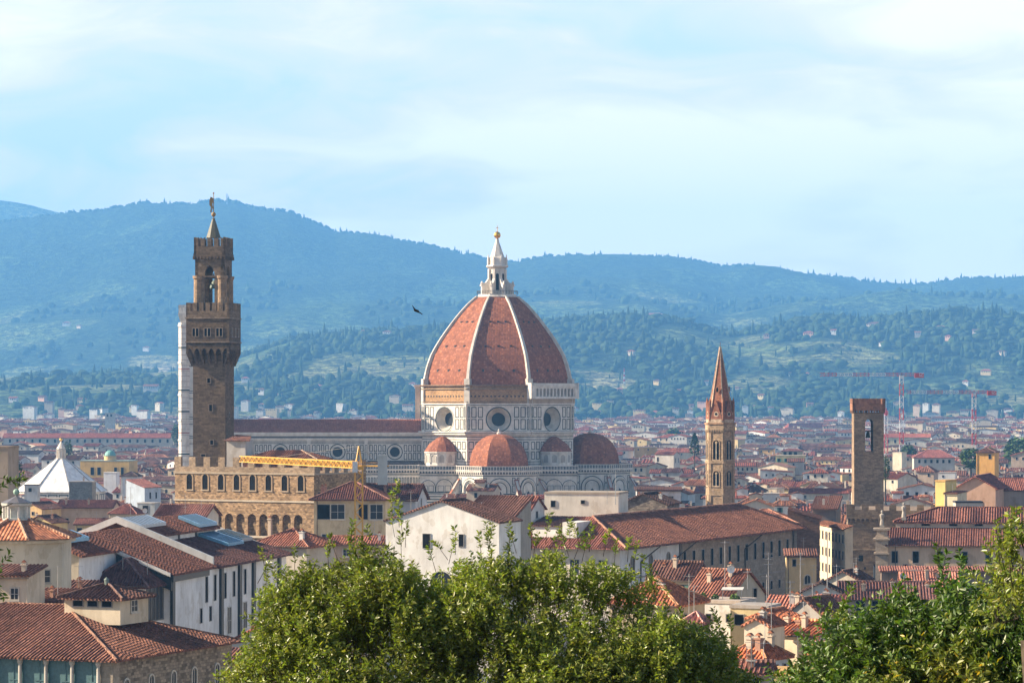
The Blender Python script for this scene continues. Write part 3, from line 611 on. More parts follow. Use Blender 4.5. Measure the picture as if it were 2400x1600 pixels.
# ---------------------------------------------------------------- town hall: brown stone tower and crenellated rear wing
TY = 645.0; TH = 9.9; tx, ty = X(452.3, TY), TY; tz = lambda v: Z(v, TY)
hall = thing('town_hall', 'fortress-like town hall with tall brown stone clock-less tower and battlemented honey coloured wing', 'palace', (tx, ty, 0))
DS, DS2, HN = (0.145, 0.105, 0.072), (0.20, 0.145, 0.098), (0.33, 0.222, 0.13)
TW, TB, TU = 6.9, 9.2, 6.2
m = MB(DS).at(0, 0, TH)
zc0, zc1, zs1, zs2, zt = tz(857.5), tz(806), tz(801.7), tz(745.9), tz(712)
m.box(0, TW, 0, TW, 0, zs2+1, 0)
e = (TB-TW)/2; BW = -e; BE = TW+e
m.box(BW, BE, BW, BE, zc1-.2, zs2, 0); 
for k, (th, ox, oy) in enumerate(((0, 0, 0), (90, 0, TW), (-90, TW, 0), (180, TW, TW))):      # corbels with pointed arches on each side
    c, s_ = math.cos(R_(TH)), math.sin(R_(TH)); m.at(ox*c+oy*s_, -ox*s_+oy*c, TH+th)
    m.arcade(BW, BE, 6, zc0+2.6, zc1-1.9, zc1+.1, -e, .5, .42, 1.0, 0, None, pointed=True, back=False)
    bw = (BE-BW)/6
    for i in range(7):
        xm = BW+i*bw; P_ = [(0.1, zc0), (-e-.02, zc0+2.6), (-e-.02, zc1-1.6), (0.1, zc1-1.0)]
        xx = min(max(xm, BW+.2), BE-.2); xi = TW*(i/6.0)
        m.prism([((xi*.6+xx*.4) if y > 0 else xx-.21, y, z) for y, z in P_], [((xi*.6+xx*.4)+.42 if y > 0 else xx+.21, y, z) for y, z in P_], 0, DS, True)
    m.face([(BW, -.02, zc1-1.2), (BE, -.02, zc1-1.2), (BE, -e, zc1-.3), (BW, -e, zc1-.3)], 0)
    for z in (zs1, zs2): m.box(BW-.12, BE+.12, -e-.18, -e, z-.12, z+.14, 0, (.26, .2, .15))
    m.box(BW, BE, -e, -e+.45, zs2, tz(729), 0, DS2); m.merlons(BW, BE, tz(729), tz(709.5), -e, .45, .95, .42, 0, DS2)
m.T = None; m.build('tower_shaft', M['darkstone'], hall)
c, s_ = math.cos(R_(TH)), math.sin(R_(TH))
def tloc(a, b): return (a*c+b*s_, -a*s_+b*c)
def twin_window(parent, a, b, th, z0, z1, w, mull=True):
    x, y = tloc(a, b); m = MB((.02, .02, .022)).at(x, y, TH+th); m.box(-w/2, w/2, -.03, 0, z0, z1, 0, None, 'flrt')
    m.ring(-w/2-.15, w/2+.15, z0-.15, z1+.15, .15, 0, .1, 1, (.2, .15, .11))
    if mull: m.box(-.08, .08, -.12, 0, z0, z1, 1, (.3, .24, .18))
    m.build('window', [M['void'], M['paint']], parent)
for i in range(3):
    twin_window(hall, BW+TB*(.22+.275*i), -e, 0, tz(788), tz(770), 1.25); twin_window(hall, BE, BW+TB*(.25+.27*i), -90, tz(788), tz(770), .9)
for u, v0, v1 in ((489, 897, 886), (493.5, 963, 948), (496, 1041, 1031)): twin_window(hall, (u-452.3)/75*TW, 0, 0, tz(v0), tz(v1), .62, False)
twin_window(hall, TW, TW*.45, -90, tz(980), tz(968), .5, False); twin_window(hall, 2.2, 0, 0, tz(1069), tz(1064), .9, False)
o = (TW-TU)/2; m = MB(DS2)
for k, (th, ox, oy) in enumerate(((0, o, o), (90, o, o+TU), (-90, o+TU, o), (180, o+TU, o+TU))):      # belfry: open pointed arches between corner piers
    x, y = tloc(ox, oy); m.at(x, y, TH+th); za, zb = tz(729), tz(606)
    m.arcade(0, TU, 1, za, tz(643), zb, 0, .7, 4.1 if th in (0, 180) else 3.9, 1.0, 0, None, pointed=True)
    m.box(-.3, TU+.3, -.3, .3, tz(606), tz(594), 0, DS); m.merlons(-.3, TU+.3, tz(608), tz(600), -.42, .3, .3, .45, 0, DS)
    m.box(-.2, TU+.2, -.2, .3, tz(594), tz(577), 0, DS); m.merlons(-.2, TU+.2, tz(577), tz(556), -.2, .4, .92, .52, 0, DS, notch=.35)
    m.box(-.1, TU+.1, -.12, 0, tz(650), tz(646), 0, DS)
m.T = None
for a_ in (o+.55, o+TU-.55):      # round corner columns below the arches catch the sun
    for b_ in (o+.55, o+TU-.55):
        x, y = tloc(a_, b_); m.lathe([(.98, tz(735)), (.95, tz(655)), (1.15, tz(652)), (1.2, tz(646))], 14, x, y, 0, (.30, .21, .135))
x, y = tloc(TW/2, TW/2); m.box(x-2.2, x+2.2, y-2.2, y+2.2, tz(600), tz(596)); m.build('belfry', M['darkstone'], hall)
m = MB((.16, .2, .15)); m.lathe([(.25, tz(668)), (.95, tz(675)), (1.0, tz(672)), (.6, tz(660)), (.25, tz(655))], 12, x+.2, y); m.bar((x-2.6, y, tz(650)), (x+2.6, y, tz(650)), .3, None, (.1, .07, .05)); m.bar((x, y, tz(650)), (x, y, tz(640)), .25); m.build('bell', M['copper'], hall)
m = MB((.11, .10, .065)); 
m.lathe([(1.62, tz(556)), (1.5, tz(553)), (.95, tz(533)), (.32, tz(512)), (.34, tz(510))], 8, x, y, 0)
for i in range(4):
    a = R_(45+90*i); m.bar((x+1.2*math.sin(a), y+1.2*math.cos(a), tz(596)), (x+1.2*math.sin(a), y+1.2*math.cos(a), tz(555)), .28)
m.build('spire', M['copper'], hall)
m = MB((.30, .19, .07)); zb = tz(500.5)
m.lathe([(.1, tz(512)), (.12, zb-.55)]+[(.5*math.sin(t), zb-.5*math.cos(t)) for t in [math.pi*i/8 for i in range(1, 8)]]+[(.09, zb+.5), (.07, tz(449))], 12, x, y)
lp = [(-.45, -1.2), (-.25, -.1), (-.6, .2), (-.62, 1.3), (-.35, 2.0), (-.05, 1.9), (.25, 1.55), (.3, 1.25), (.1, 1.15), (.35, .95), (.38, .7), (.05, .75), (.0, .3), (.3, -.5), (.2, -.75), (-.05, -.3), (-.15, -1.25)]
zl = tz(482); m.prism([(x+p-.25, y-.12, zl+q) for p, q in lp], [(x+p-.25, y+.12, zl+q) for p, q in lp], cap0=True)      # rampant beast of the weathervane
m.lathe([(.05, tz(453)), (.22, tz(451)), (.05, tz(448.5))], 6, x, y); m.build('weathervane', M['copper'], hall)
# rear wing
WA = 28.4; wx, wy = X(409.9, 603)-tx, 603-ty; WL = 31.7; wz = lambda v: Z(v, 603)
zc, zs, zm, za, zb0 = wz(1104.6), wz(1169.6), wz(1071), wz(1199), wz(1238)
ZT = zc-.4; m = MB(HN).at(wx, wy, WA)
m.box(0, WL, 0, 19, 12, zc, 0, None, 'lrbt'); m.box(0, WL, 0, .1, za+.4, zc, 0, None, 'f')
m.box(-.1, WL+.1, .0, .6, zc, wz(1092), 1, (.29, .215, .145)); m.box(-.2, WL+.2, -.22, .2, zc-.35, zc, 2, (.36, .29, .21)); m.box(-.15, WL+.15, -.2, .2, zs-.2, zs+.12, 2, (.45, .38, .29))
m.merlons(-.1, WL+.1, wz(1092), zm+.1, 0, .6, 1.5, 1.85, 1, (.29, .215, .145))
m.arcade(8.6, WL-2.2, 8, zb0-1, za-1.0, za+.5, 0, .5, .75, 1.0, 0, HN, back=False, N=10); m.box(0, 8.6, 0, .3, 12, za+.5, 0, None, 'f'); m.box(WL-2.2, WL, 0, .3, 12, za+.5, 0, None, 'f')
m.face([(8.6, 1.7, zb0-1), (WL-2.2, 1.7, zb0-1), (WL-2.2, .9, za+.4), (8.6, .9, za+.4)], 0, (.33, .24, .15)); m.box(8.6, WL-2.2, .3, 4, za+.3, za+.5, 0)
m.box(8.4, WL, -.1, .8, zb0-1.4, zb0-1, 2, (.45, .38, .29)); m.box(8.6, WL-1, .4, 5, 5, zb0-1.3, 0, (.36, .26, .16))
m.at(wx, wy, WA); m.box(WL, WL+.02, 3, 18, 14, 18, 0)
cw, sw = math.cos(R_(WA)), math.sin(R_(WA))
m.at(wx+WL*cw, wy-WL*sw, WA-90); m.merlons(.6, 19, zc, zm-.5, 0, .6, 1.6, 1.5, 1, (.25, .19, .14)); m.box(0, 19, -.15, 0, zc-.3, zc, 2, (.36, .29, .21))
for i in range(11): m.box(1.5+i*1.6, 2.1+i*1.6, -.12, 0, zc-5.2, zc-3.6, 2, (.03, .03, .035), 'flrt')
m.T = None; m.build('rear_wing', [M['rubble'], M['stone'], M['plaster']], hall)
wv = ((wx, wy, WA))
for i in range(8):
    a = 3.45+i*3.62; px_, py_ = wx+a*cw, wy-a*sw; m = MB().at(px_, py_, WA)
    m.archpane(0, .62, zs+2.0, zs+4.3, -.04, 0, (.02, .02, .025)); m.archring(0, .62, .3, zs+2.0, zs+4.3, 0, .12, 1, (.30, .21, .13)); m.box(-.95, .95, -.2, 0, zs+1.75, zs+2.0, 1, (.36, .28, .2))
    m.build('window', [M['void'], M['plaster']], hall)
# hip roof and little turret room rising inside the walls
m = MB((.21, .085, .055)); m.tiles = (.46, .12); m.at(X(672, 640)-tx, 640-ty, 12); hw, hd, z0, z1 = 8.2, 6, Z(1075, 640), Z(1054, 645)
A, B, C, D_ = (-hw, -hd, z0), (hw, -hd, z0), (hw, hd, z0), (-hw, hd, z0); E, F_ = (-3.2, 0, z1), (3.2, 0, z1)
m.slab([A, B, F_, E]); m.slab([B, C, F_]); m.slab([C, D_, E, F_]); m.slab([D_, A, E]); m.bar(B, F_, .35, None, (.42, .3, .22)); m.box(-hw+.5, hw-.5, -hd+.5, hd-.5, 20, z0); m.T = None
m.build('inner_roof', M['tile'], hall)
m = MB((.52, .48, .42)).at(X(531, 642)-tx, 642-ty, 14); w_ = 4.1
m.box(0, w_, 0, 5, 20, Z(1030, 642), 0); m.slab([(-.4, -.5, Z(1031, 642)), (w_+1.2, -.5, Z(1031, 642)), (w_+.2, 3, Z(1021, 644)), (1.0, 3, Z(1018, 644))], .2, 1, (.17, .08, .06)); m.T = None
m.build('turret_room', [M['plaster'], M['tile']], hall)
BUILD_OCC += [(645, 446, 555, 700), (600, 400, 735, 1075), (1050, 975, 1340, 900), (1070, 460, 985, 985), (1060, 1340, 1435, 1015), (1075, 418, 455, 720)]
FOOT = [(-118+CX, CX+48, CY-50, CY+50), (tx-5, tx+40, ty-50, ty+16), (bx-10, bx+10, BY-10, BY+10)]      # footprints kept clear of other houses
# ---------------------------------------------------------------- slender hexagonal abbey tower
AY = 768.0; ax = X(1688, AY); az = lambda v: Z(v, AY); abbey = thing('abbey_bell_tower', 'slender hexagonal sandstone bell tower with tall pointed red brick spire', 'tower', (ax, AY, 0))
SS = (.38, .275, .175); RA = 3.55; rot = 22.0; m = MB(SS)
m.prism(m.ngon(6, RA, 0, rot=rot), m.ngon(6, RA, az(1000), rot=rot), cap1=False)
for z0, z1, ex in ((az(1085), az(1078), .3), (az(1160), az(1143), .2), (az(1003), az(995), .35), (az(1012), az(1003), .18)):
    m.prism(m.ngon(6, RA+ex, z0, rot=rot), m.ngon(6, RA+ex, z1, rot=rot), cap0=True)
m.prism(m.ngon(6, RA+.1, az(995), rot=rot), m.ngon(6, RA-.05, az(966), rot=rot), 0, SS)
for th, ox, oy, w in facets(6, RA, rot):
    m.at(ox, oy, th)
    for sx in (-1, 1): m.box(*sorted((sx*w/2, sx*(w/2-.45))), -.18, .1, 10, az(1000), 0, SS)
    m.arcade(-w/2-.1, w/2+.1, 6, az(1012), az(1008), az(1003), -.3, .2, .25, 1, 0, SS, back=False, N=4)
    m.box(-w/2-.2, w/2+.2, -.5, .1, az(994), az(990), 0, (.36, .22, .13))
m.T = None; m.build('shaft', M['stone'], abbey)
for th, ox, oy, w in facets(6, RA, rot):
    for vb, vt in ((1076, 1030), (1137, 1102), (1199, 1180)):
        m = MB().at(ox, oy, th); zb, zs_ = az(vb), az(vt+8)
        m.archpane(0, .78, zb, zs_, -.05, 0, (.025, .02, .02)); m.archring(0, .78, .22, zb, zs_, 0, .2, 1, SS); m.box(-.09, .09, -.2, 0, zb, zs_+.2, 1, (.6, .5, .38)); m.lathe([(.38, zs_+.1), (.38, zs_+.12)], 4) if 0 else None
        m.archpane(0, .3, zs_, zs_+.2, -.12, 1, (.5, .38, .24)); m.box(-1.05, 1.05, -.25, 0, zb-.3, zb, 1, (.5, .38, .26)); m.build('window', [M['void'], M['stone']], abbey)
m = MB((.30, .125, .07)); m.prism(m.ngon(6, RA-.5, az(966), rot=rot), m.ngon(6, .12, az(812), rot=rot), 0); m.box(-.05, .05, -.05, .05, az(814), az(801))
for i in range(6):
    a = 2*math.pi*(i+.5)/6-R_(rot); m.bar(((RA-.5)*math.sin(a), -(RA-.5)*math.cos(a), az(966)), (.1*math.sin(a), -.1*math.cos(a), az(813)), .28, None, (.5, .38, .28))
    m.lathe([(.32, az(985)), (.3, az(945)), (.36, az(945)), (.02, az(930))], 6, (RA-.15)*math.sin(a), -(RA-.15)*math.cos(a), None, (.33, .15, .09))
for th, ox, oy, w in facets(6, RA, rot):
    m.at(ox, oy, th); zg, zp = az(992), az(938); P_ = [(-1.35, zg), (1.35, zg), (1.35, az(976)), (0, zp), (-1.35, az(976))]
    m.prism([(a_, -.1, b_) for a_, b_ in P_], [(a_, .8, b_) for a_, b_ in P_], None, (.27, .115, .07), True)
    m.box(-1.4, 1.4, -.16, 0, az(991), az(982), None, (.55, .42, .3)); m.face([(.62*math.cos(2*math.pi*j/14), -.14, az(970)+.62*math.sin(2*math.pi*j/14)) for j in range(14)], None, (.55, .42, .3)); m.face([(.36*math.cos(2*math.pi*j/10), -.17, az(970)+.36*math.sin(2*math.pi*j/10)) for j in range(10)], None, (.02, .02, .02))
    if int(round((th-rot)/60)) % 2 == 0:
        m.at(ox*.62, oy*.62, th); m.archring(0, .3, .16, az(918), az(912), -.25, .2, None, (.4, .2, .12), pointed=True); m.archpane(0, .3, az(918), az(912), -.3, None, (.02, .02, .02), pointed=True)
m.T = None; m.build('spire', M['brick'], abbey)
# ---------------------------------------------------------------- crenellated prison tower on the right and its palace
GY = 755.0; gx = X(2001.8, GY); gz = lambda v: Z(v, GY); GC = (.30, .215, .14)
barg = thing('crenellated_palace', 'grey stone medieval palace with tall square battlemented tower holding a bell', 'palace', (gx, GY, 0), 1.5)
m = MB(GC); GW = 7.15; m.box(0, GW, 0, GW, 0, gz(1058), 0, None, 'fblr'); zt = gz(966)
for th, ox, oy, op in ((0, 0, 0, 1), (180, GW, GW, 1), (90, 0, GW, 0), (-90, GW, 0, 0)):
    m.at(ox, oy, th)
    if op:      # tall open bell arch, seen right through
        xo = 3.65 if th == 0 else GW-3.65
        m.box(0, xo-.98, 0, .9, gz(1058), zt, 0, None, 'fblr'); m.box(xo+.98, GW, 0, .9, gz(1058), zt, 0, None, 'fblr'); m.arcade(xo-.98, xo+.98, 1, gz(1058), gz(991), zt, 0, .9, .001, 1, 0, GC)
        m.box(xo-1.1, xo+1.1, -.2, .2, gz(1066), gz(1062), 0)
    else: m.box(0, GW, 0, .9, gz(1058), zt, 0, None, 'fb')
    m.arcade(-.35, GW+.35, 6, gz(968), gz(965), gz(961), -.35, .36, .4, 1, 0, (.3, .17, .11), back=False, N=5)
    m.box(-.4, GW+.4, -.4, .3, gz(961), gz(946), 0, (.33, .165, .105)); m.merlons(-.4, GW+.4, gz(946), gz(933.5), -.4, .45, .78, .62, 0, (.33, .165, .105))
m.T = None; m.box(0, GW, 0, GW, zt-.3, zt, 0); m.build('tower', M['darkstone'], barg)
m = MB((.09, .1, .08)); m.lathe([(.1, gz(1020)), (.62, gz(1026)), (.55, gz(1022)), (.35, gz(1014)), (.1, gz(1011))], 10, 3.65, 3.5); m.bar((2.5, 3.5, gz(1010)), (4.8, 3.5, gz(1010)), .25); m.bar((2.5, 3.5, gz(1044)), (4.8, 3.5, gz(1044)), .15); m.build('bell', M['copper'], barg)
GX0 = (1986.5-2001.8)/7300*700; m = MB((.25, .185, .13)).at(-6.4, -60, 4)
px7 = lambda v: Z(v, 695)
m.box(0, 23, 0, 30, 0, px7(1196), 0); m.merlons(0, 23, px7(1196), px7(1182), 0, .6, 1.55, 1.35, 0); m.box(-.05, 7.6, -.25, 0, px7(1207), px7(1196), 0)
m.arcade(-.3, 7.9, 8, px7(1222), px7(1218), px7(1212), -.45, .46, .3, 1, 0, (.25, .185, .13), back=False, N=5); m.box(-.3, 7.9, -.45, 0, px7(1212), px7(1194), 0); m.merlons(-.3, 7.9, px7(1195), px7(1181), -.45, .5, 1.5, 1.25, 0)
m.box(0, 8, -.12, 0, px7(1288.5), px7(1286), 0, (.38, .3, .22)); m.at(-6.4, -60, 94); m.merlons(-30, 0, px7(1196), px7(1182), 0, .6, 1.55, 1.35, 0)
m.T = None; m.build('battlemented_block', M['darkstone'], barg)
for a_, v, w in ((2.4, 1306, 1.0), (1.4, 1330, .4), (3.6, 1330, .4)):
    m = MB((.03, .03, .035)).at(-6.4, -60, 4); m.box(a_, a_+w, -.14, -.1, px7(v)-w*.8, px7(v)+w*.5, 0); m.build('window', M['glass'], barg)
BUILD_OCC += [(768, 1655, 1722, 960), (755, 2000, 2073, 933), (700, 1985, 2200, 1185)]
FOOT += [(ax-5, ax+5, AY-5, AY+5), (gx-1, gx+8.5, GY-1, GY+9), (gx-6, gx+22, GY-64, GY-25)]
# ---------------------------------------------------------------- houses: one builder for every ordinary building
CRE, WHT, YEL, OCH, GRY, PNK = (.62, .52, .38), (.70, .67, .61), (.66, .50, .24), (.60, .36, .13), (.42, .39, .35), (.60, .36, .25)
T1, T2, T3, T4 = (.205, .09, .058), (.138, .064, .048), (.092, .052, .044), (.285, .122, .066)      # terracotta, from bright to weathered
WIN = {}
def window_mesh(w, h, style='rect', fc=(.5, .45, .38), gc=None):
    key = (round(w, 2), round(h, 2), style, fc)
    if key in WIN: return WIN[key]
    m = MB(fc)
    if style == 'arch':
        m.archpane(0, w/2, 0, h-w/2, -.03, 1, (.03, .03, .035)); m.archring(0, w/2, .18, 0, h-w/2, 0, .12, 0, fc); m.bar((0, -.06, 0), (0, -.06, h-.05), .07, 0, (.5, .47, .4)); m.box(-w/2-.25, w/2+.25, -.2, 0, -.18, 0, 0)
    elif style == 'slit': m.box(-w/2, w/2, -.04, 0, 0, h, 1); m.ring(-w/2-.08, w/2+.08, -.08, h+.08, .08, 0, .1, 0, (.30, .28, .26))
    elif style == 'shut':
        m.box(-w/2, w/2, -.04, 0, 0, h, 1); m.box(-w/2-.08, w/2+.08, -.16, 0, -.12, 0, 0)
        for sx in (-1, 1): m.box(*sorted((sx*w*.5, sx*w*.98)), -.1, 0, 0, h, 0, fc)
    else:
        m.box(-w/2, w/2, -.04, 0, 0, h, 1); m.ring(-w/2-.14, w/2+.14, -.1, h+.14, .14, 0, .09, 0); m.box(-.04, .04, -.07, 0, 0, h, 0, (.45, .42, .38)); m.box(-w/2, w/2, -.07, 0, h*.5-.03, h*.5+.03, 0, (.45, .42, .38)); m.box(-w/2-.2, w/2+.2, -.2, 0, -.22, -.1, 0)
    me = bpy.data.meshes.new('window'); me.from_pydata(m.v, [], m.f); me.materials.append(M['paint']); me.materials.append(M['void'] if style in ('slit', 'shut') else M['glass']); me.polygons.foreach_set('material_index', m.m); finish(me, m.c)
    WIN[key] = me; return me
def roof_mesh(m, W, D, ze, roof, rise, o, rc, tm=0, wall=None, ridge=True):
    """roof slabs over a W by D plan; wall (m, colour) adds the gable walls"""
    m.tiles = None if roof == 'flat' else (m.tiles or (.42, .10))
    rid = (min(rc[0]*1.5, .55), rc[1]*1.9, rc[2]*2.0); S = lambda pts: m.slab(pts, .2, tm, rc); so = rise*o/(max(.1, (D/2 if roof in ('x', 'hip') else W/2))); e = ze-so
    if roof == 'flat':
        m.box(-.1, W+.1, -.1, D+.1, ze, ze+.35, tm, rc); m.box(.25, W-.25, .25, D-.25, ze+.35, ze+.36, tm, tuple(c*.8 for c in rc)); return
    if roof == 'x':
        S([(-o, -o, e), (W+o, -o, e), (W+o, D/2, ze+rise), (-o, D/2, ze+rise)]); S([(W+o, D+o, e), (-o, D+o, e), (-o, D/2, ze+rise), (W+o, D/2, ze+rise)])
        if ridge: m.bar((-o, D/2, ze+rise+.05), (W+o, D/2, ze+rise+.05), .28, tm, rid)
    elif roof == 'y':
        S([(-o, D+o, e), (-o, -o, e), (W/2, -o, ze+rise), (W/2, D+o, ze+rise)]); S([(W+o, -o, e), (W+o, D+o, e), (W/2, D+o, ze+rise), (W/2, -o, ze+rise)])
        if ridge: m.bar((W/2, -o, ze+rise+.05), (W/2, D+o, ze+rise+.05), .28, tm, rid)
    elif roof == 'hip':
        k = min(W, D)/2; 
        if W >= D: E, F = (k, D/2, ze+rise), (W-k, D/2, ze+rise)
        else: E, F = (W/2, k, ze+rise), (W/2, D-k, ze+rise)
        if abs(W-D) < .3: E = F = (W/2, D/2, ze+rise)
        e = ze-rise*o/k; A, B, C, G = (-o, -o, e), (W+o, -o, e), (W+o, D+o, e), (-o, D+o, e)
        if W >= D: S([A, B, F, E] if E != F else [A, B, E]); S([B, C, F]); S([C, G, E, F] if E != F else [C, G, E]); S([G, A, E])
        else: S([A, B, E]); S([B, C, F, E]); S([C, G, F]); S([G, A, E, F])
        if ridge:
            m.bar(E, F, .28, tm, rid)
            for p, q in ((A, E), (B, F if W >= D else E), (C, F), (G, E if W >= D else F)): m.bar((p[0], p[1], p[2]+.05), (q[0], q[1], q[2]+.05), .26, tm, rid)
    elif roof == 'sf':      # single slope falling to the front
        S([(-o, -o, ze-rise*o/D), (W+o, -o, ze-rise*o/D), (W+o, D, ze+rise), (-o, D, ze+rise)])
    elif roof == 'sr': S([(W+o, -o, ze), (W+o, D+o, ze), (0, D+o, ze+rise), (0, -o, ze+rise)])
    elif roof == 'sl': S([(-o, D+o, ze), (-o, -o, ze), (W, -o, ze+rise), (W, D+o, ze+rise)])
def wall_mesh(m, W, D, z0, ze, roof, rise, wc, wm=0):
    m.box(0, W, 0, D, z0, ze, wm, wc, 'fblr'); F = lambda p: m.face(p, wm, wc); t = ze+rise-.02
    if roof == 'x': F([(0, D, ze), (0, 0, ze), (0, D/2, t)]); F([(W, 0, ze), (W, D, ze), (W, D/2, t)])
    elif roof == 'y': F([(0, 0, ze), (W, 0, ze), (W/2, 0, t)]); F([(W, D, ze), (0, D, ze), (W/2, D, t)])
    elif roof == 'sf': F([(0, D, ze), (0, 0, ze), (0, D, t)]); F([(W, 0, ze), (W, D, ze), (W, D, t)]); F([(W, D, ze), (0, D, ze), (0, D, t), (W, D, t)])
    elif roof == 'sr': F([(0, 0, ze), (W, 0, ze), (0, 0, t)]); F([(W, D, ze), (0, D, ze), (0, D, t)]); F([(0, D, ze), (0, 0, ze), (0, 0, t), (0, D, t)])
    elif roof == 'sl': F([(0, 0, ze), (W, 0, ze), (W, 0, t)]); F([(W, D, ze), (0, D, ze), (W, D, t)]); F([(W, 0, ze), (W, D, ze), (W, D, t), (W, 0, t)])
def add_window(t, W, D, ze, w):
    f, a, dz, ww, hh = w[:5]; st = w[5] if len(w) > 5 else 'rect'; fc = w[6] if len(w) > 6 else (.5, .45, .38)
    me = window_mesh(ww, hh, st, fc)
    loc, rz = {'f': ((a, 0, ze-dz-hh), 0), 'r': ((W, a, ze-dz-hh), R_(90)), 'l': ((0, a, ze-dz-hh), R_(-90))}[f]
    link('window', me, t, loc, rz)
def chimney(t, x, y, z, h=1.2, w=.5, col=(.5, .4, .3), pot=True):
    m = MB(col); m.box(-w/2, w/2, -w/2, w/2, -1.2, h); m.box(-w/2-.1, w/2+.1, -w/2-.1, w/2+.1, h, h+.12); 
    if pot: m.prism([(-w*.6, -w*.4, h+.35), (w*.6, -w*.4, h+.35), (w*.6, w*.4, h+.35), (-w*.6, w*.4, h+.35)], [(-.02, -w*.4, h+.62), (.02, -w*.4, h+.62), (.02, w*.4, h+.62), (-.02, w*.4, h+.62)], None, (.33, .13, .07), True); m.box(-.08, .08, -.08, .08, h, h+.36)
    m.build('chimney', M['plaster'], t, (x, y, z))
def house(name, label, cat, u, v, Y, W, D, th, roof='x', rise=2.0, wc=CRE, rc=T2, wins=(), o=.5, z0=0, wm='plaster', rm='tile', chim=(), group=None, corner='l', gutter=True):
    """u, v: photo position of the front eave corner (left, or right with corner='r') at distance Y"""
    ze = Z(v, Y); x = X(u, Y); c, s = math.cos(R_(th)), math.sin(R_(th)); y = Y
    if corner == 'r': x, y = x-W*c, Y+W*s
    t = thing(name, label, cat, (x, y, z0), th, group); h = ze-z0
    m = MB(wc); wall_mesh(m, W, D, 0, h, roof, rise, wc)
    if gutter and roof in ('x', 'hip', 'sf'): m.bar((-o*.8, -o-.05, h-.35), (W+o*.8, -o-.05, h-.35), .13, None, (.12, .09, .07)); m.bar((W*.03+.2, -.1, h-.4), (W*.03+.2, -.1, 0), .12, None, (.16, .12, .09))
    m.build('wall', M[wm], t)
    m = MB(rc); roof_mesh(m, W, D, h, roof, rise, o, rc); m.build('roof', M[rm if roof != 'flat' else 'plaster'], t)
    for w in wins: add_window(t, W, D, h, w)
    for cx_, cy_, ch in chim:
        zr = {'x': rise*(1-abs(cy_-D/2)/(D/2)), 'y': rise*(1-abs(cx_-W/2)/(W/2)), 'sf': rise*cy_/D, 'sr': rise*(1-cx_/W), 'sl': rise*cx_/W, 'flat': 0.3}.get(roof, rise*.6)
        chimney(t, cx_, cy_, h+zr, ch)
    if roof != 'flat' and 250 < Y < 720 and W < 20:
        q = random.Random(int(u*7+v)); 
        for k in range(q.choice([0, 1, 1, 2])): antenna(t, q.uniform(.5, W-.5), q.uniform(.1, .5)*D, h+rise*.3, q)
        for k in range(q.choice([0, 0, 1, 2])): chimney(t, q.uniform(.6, W-.6), D*q.uniform(.15, .4), h+rise*.35, q.uniform(.5, 1.1), q.uniform(.35, .6), q.choice([(.5, .42, .33), (.58, .55, .5), (.36, .2, .14)]))
    reg(x, y, W, D, th, ze+rise); return t
def antenna(t, x, y, z, q):
    m = MB((.40, .38, .36)); H = q.uniform(1.6, 3.4); m.bar((x, y, z), (x, y, z+H), .05)
    for r_ in (0, .5)[:q.choice([1, 2])]:
        m.bar((x-.5, y-.1, z+H-r_-.1), (x+.5, y+.1, z+H-r_-.1), .03)
        for k in range(5): m.bar((x-.4+k*.2, y-.25, z+H-r_-.1), (x-.4+k*.2, y+.25, z+H-r_-.1), .02)
    m.build('antenna', M['metal'], t)
def corners(x, y, W, D, th):
    c, s = math.cos(R_(th)), math.sin(R_(th)); return [(x+a*c+b*s, y-a*s+b*c) for a, b in ((0, 0), (W, 0), (W, D), (0, D))]
def reg(x, y, W, D, th, ztop, foot=True):
    P_ = corners(x, y, W, D, th); us = [Uof(*p) for p in P_]; BUILD_OCC.append((y, min(us), max(us), Vof(ztop, y+D/2)))
    if foot: FOOT.append((min(p[0] for p in P_)-1, max(p[0] for p in P_)+1, min(p[1] for p in P_)-1, max(p[1] for p in P_)+1))
def row(f, a0, st, n, dz, w, h, *r): return [(f, a0+i*st, dz, w, h)+r for i in range(n)]
# --- the nearest building: stone palace with a teal shuttered loggia, lower left
t = house('stone_palace', 'near stone palace with teal shuttered loggia under a wide hipped tile roof', 'building', 264.7, 1538, 300, 32, 25, 22, 'hip', 3.9, (.29, .235, .175), T1, [('r', 2.6, 2.4, .9, 2.2, 'arch'), ('r', 7.6, 2.4, .9, 2.2, 'arch'), ('r', 12.2, 2.4, .9, 2.2, 'arch'), ('r', 16.6, 2.4, .9, 2.2, 'arch'), ('r', 21.6, 2.4, .9, 2.2, 'arch')], .9, wm='rubble', corner='r', gutter=False)
h = Z(1538, 300)
m = MB((.075, .15, .155)); m.box(0, 30.4, -.05, 0, h-4.6, h-.3)
for i in range(11):
    for k in (0, 1.02): m.box(.7+i*2.9+k-.02, .7+i*2.9+k+.05, -.11, -.05, h-4.6, h-.3)
    m.box(.2+i*2.9, 2.6+i*2.9, -.11, -.05, h-2.6, h-2.5)
m.build('loggia_shutters', M['paint'], t)
for i in range(11):
    m = MB((.5, .46, .4)); m.lathe([(.3, h-4.7), (.3, h-4.4), (.2, h-4.3), (.17, h-1.0), (.28, h-.8), (.3, h-.35)], 10, 30.6-i*2.9, -.35); m.build('column', M['plaster'], t)
m = MB((.36, .3, .23)); m.box(30.6, 32.05, -.12, 1.2, 0, h-.2); m.build('corner_pier', M['ashlar'], t)
wth = thing('roof_lantern_room', 'small cream lantern room with tiled roof rising from the near stone palace roof', 'rooftop room', (t.location.x, t.location.y, 0), 22); wth.parent = None
m = MB(CRE); x0, y0 = 20.6, 10.4; m.box(x0, x0+6.4, y0, y0+5.8, h+2.2, h+5.05); m.build('wall', M['plaster'], wth)
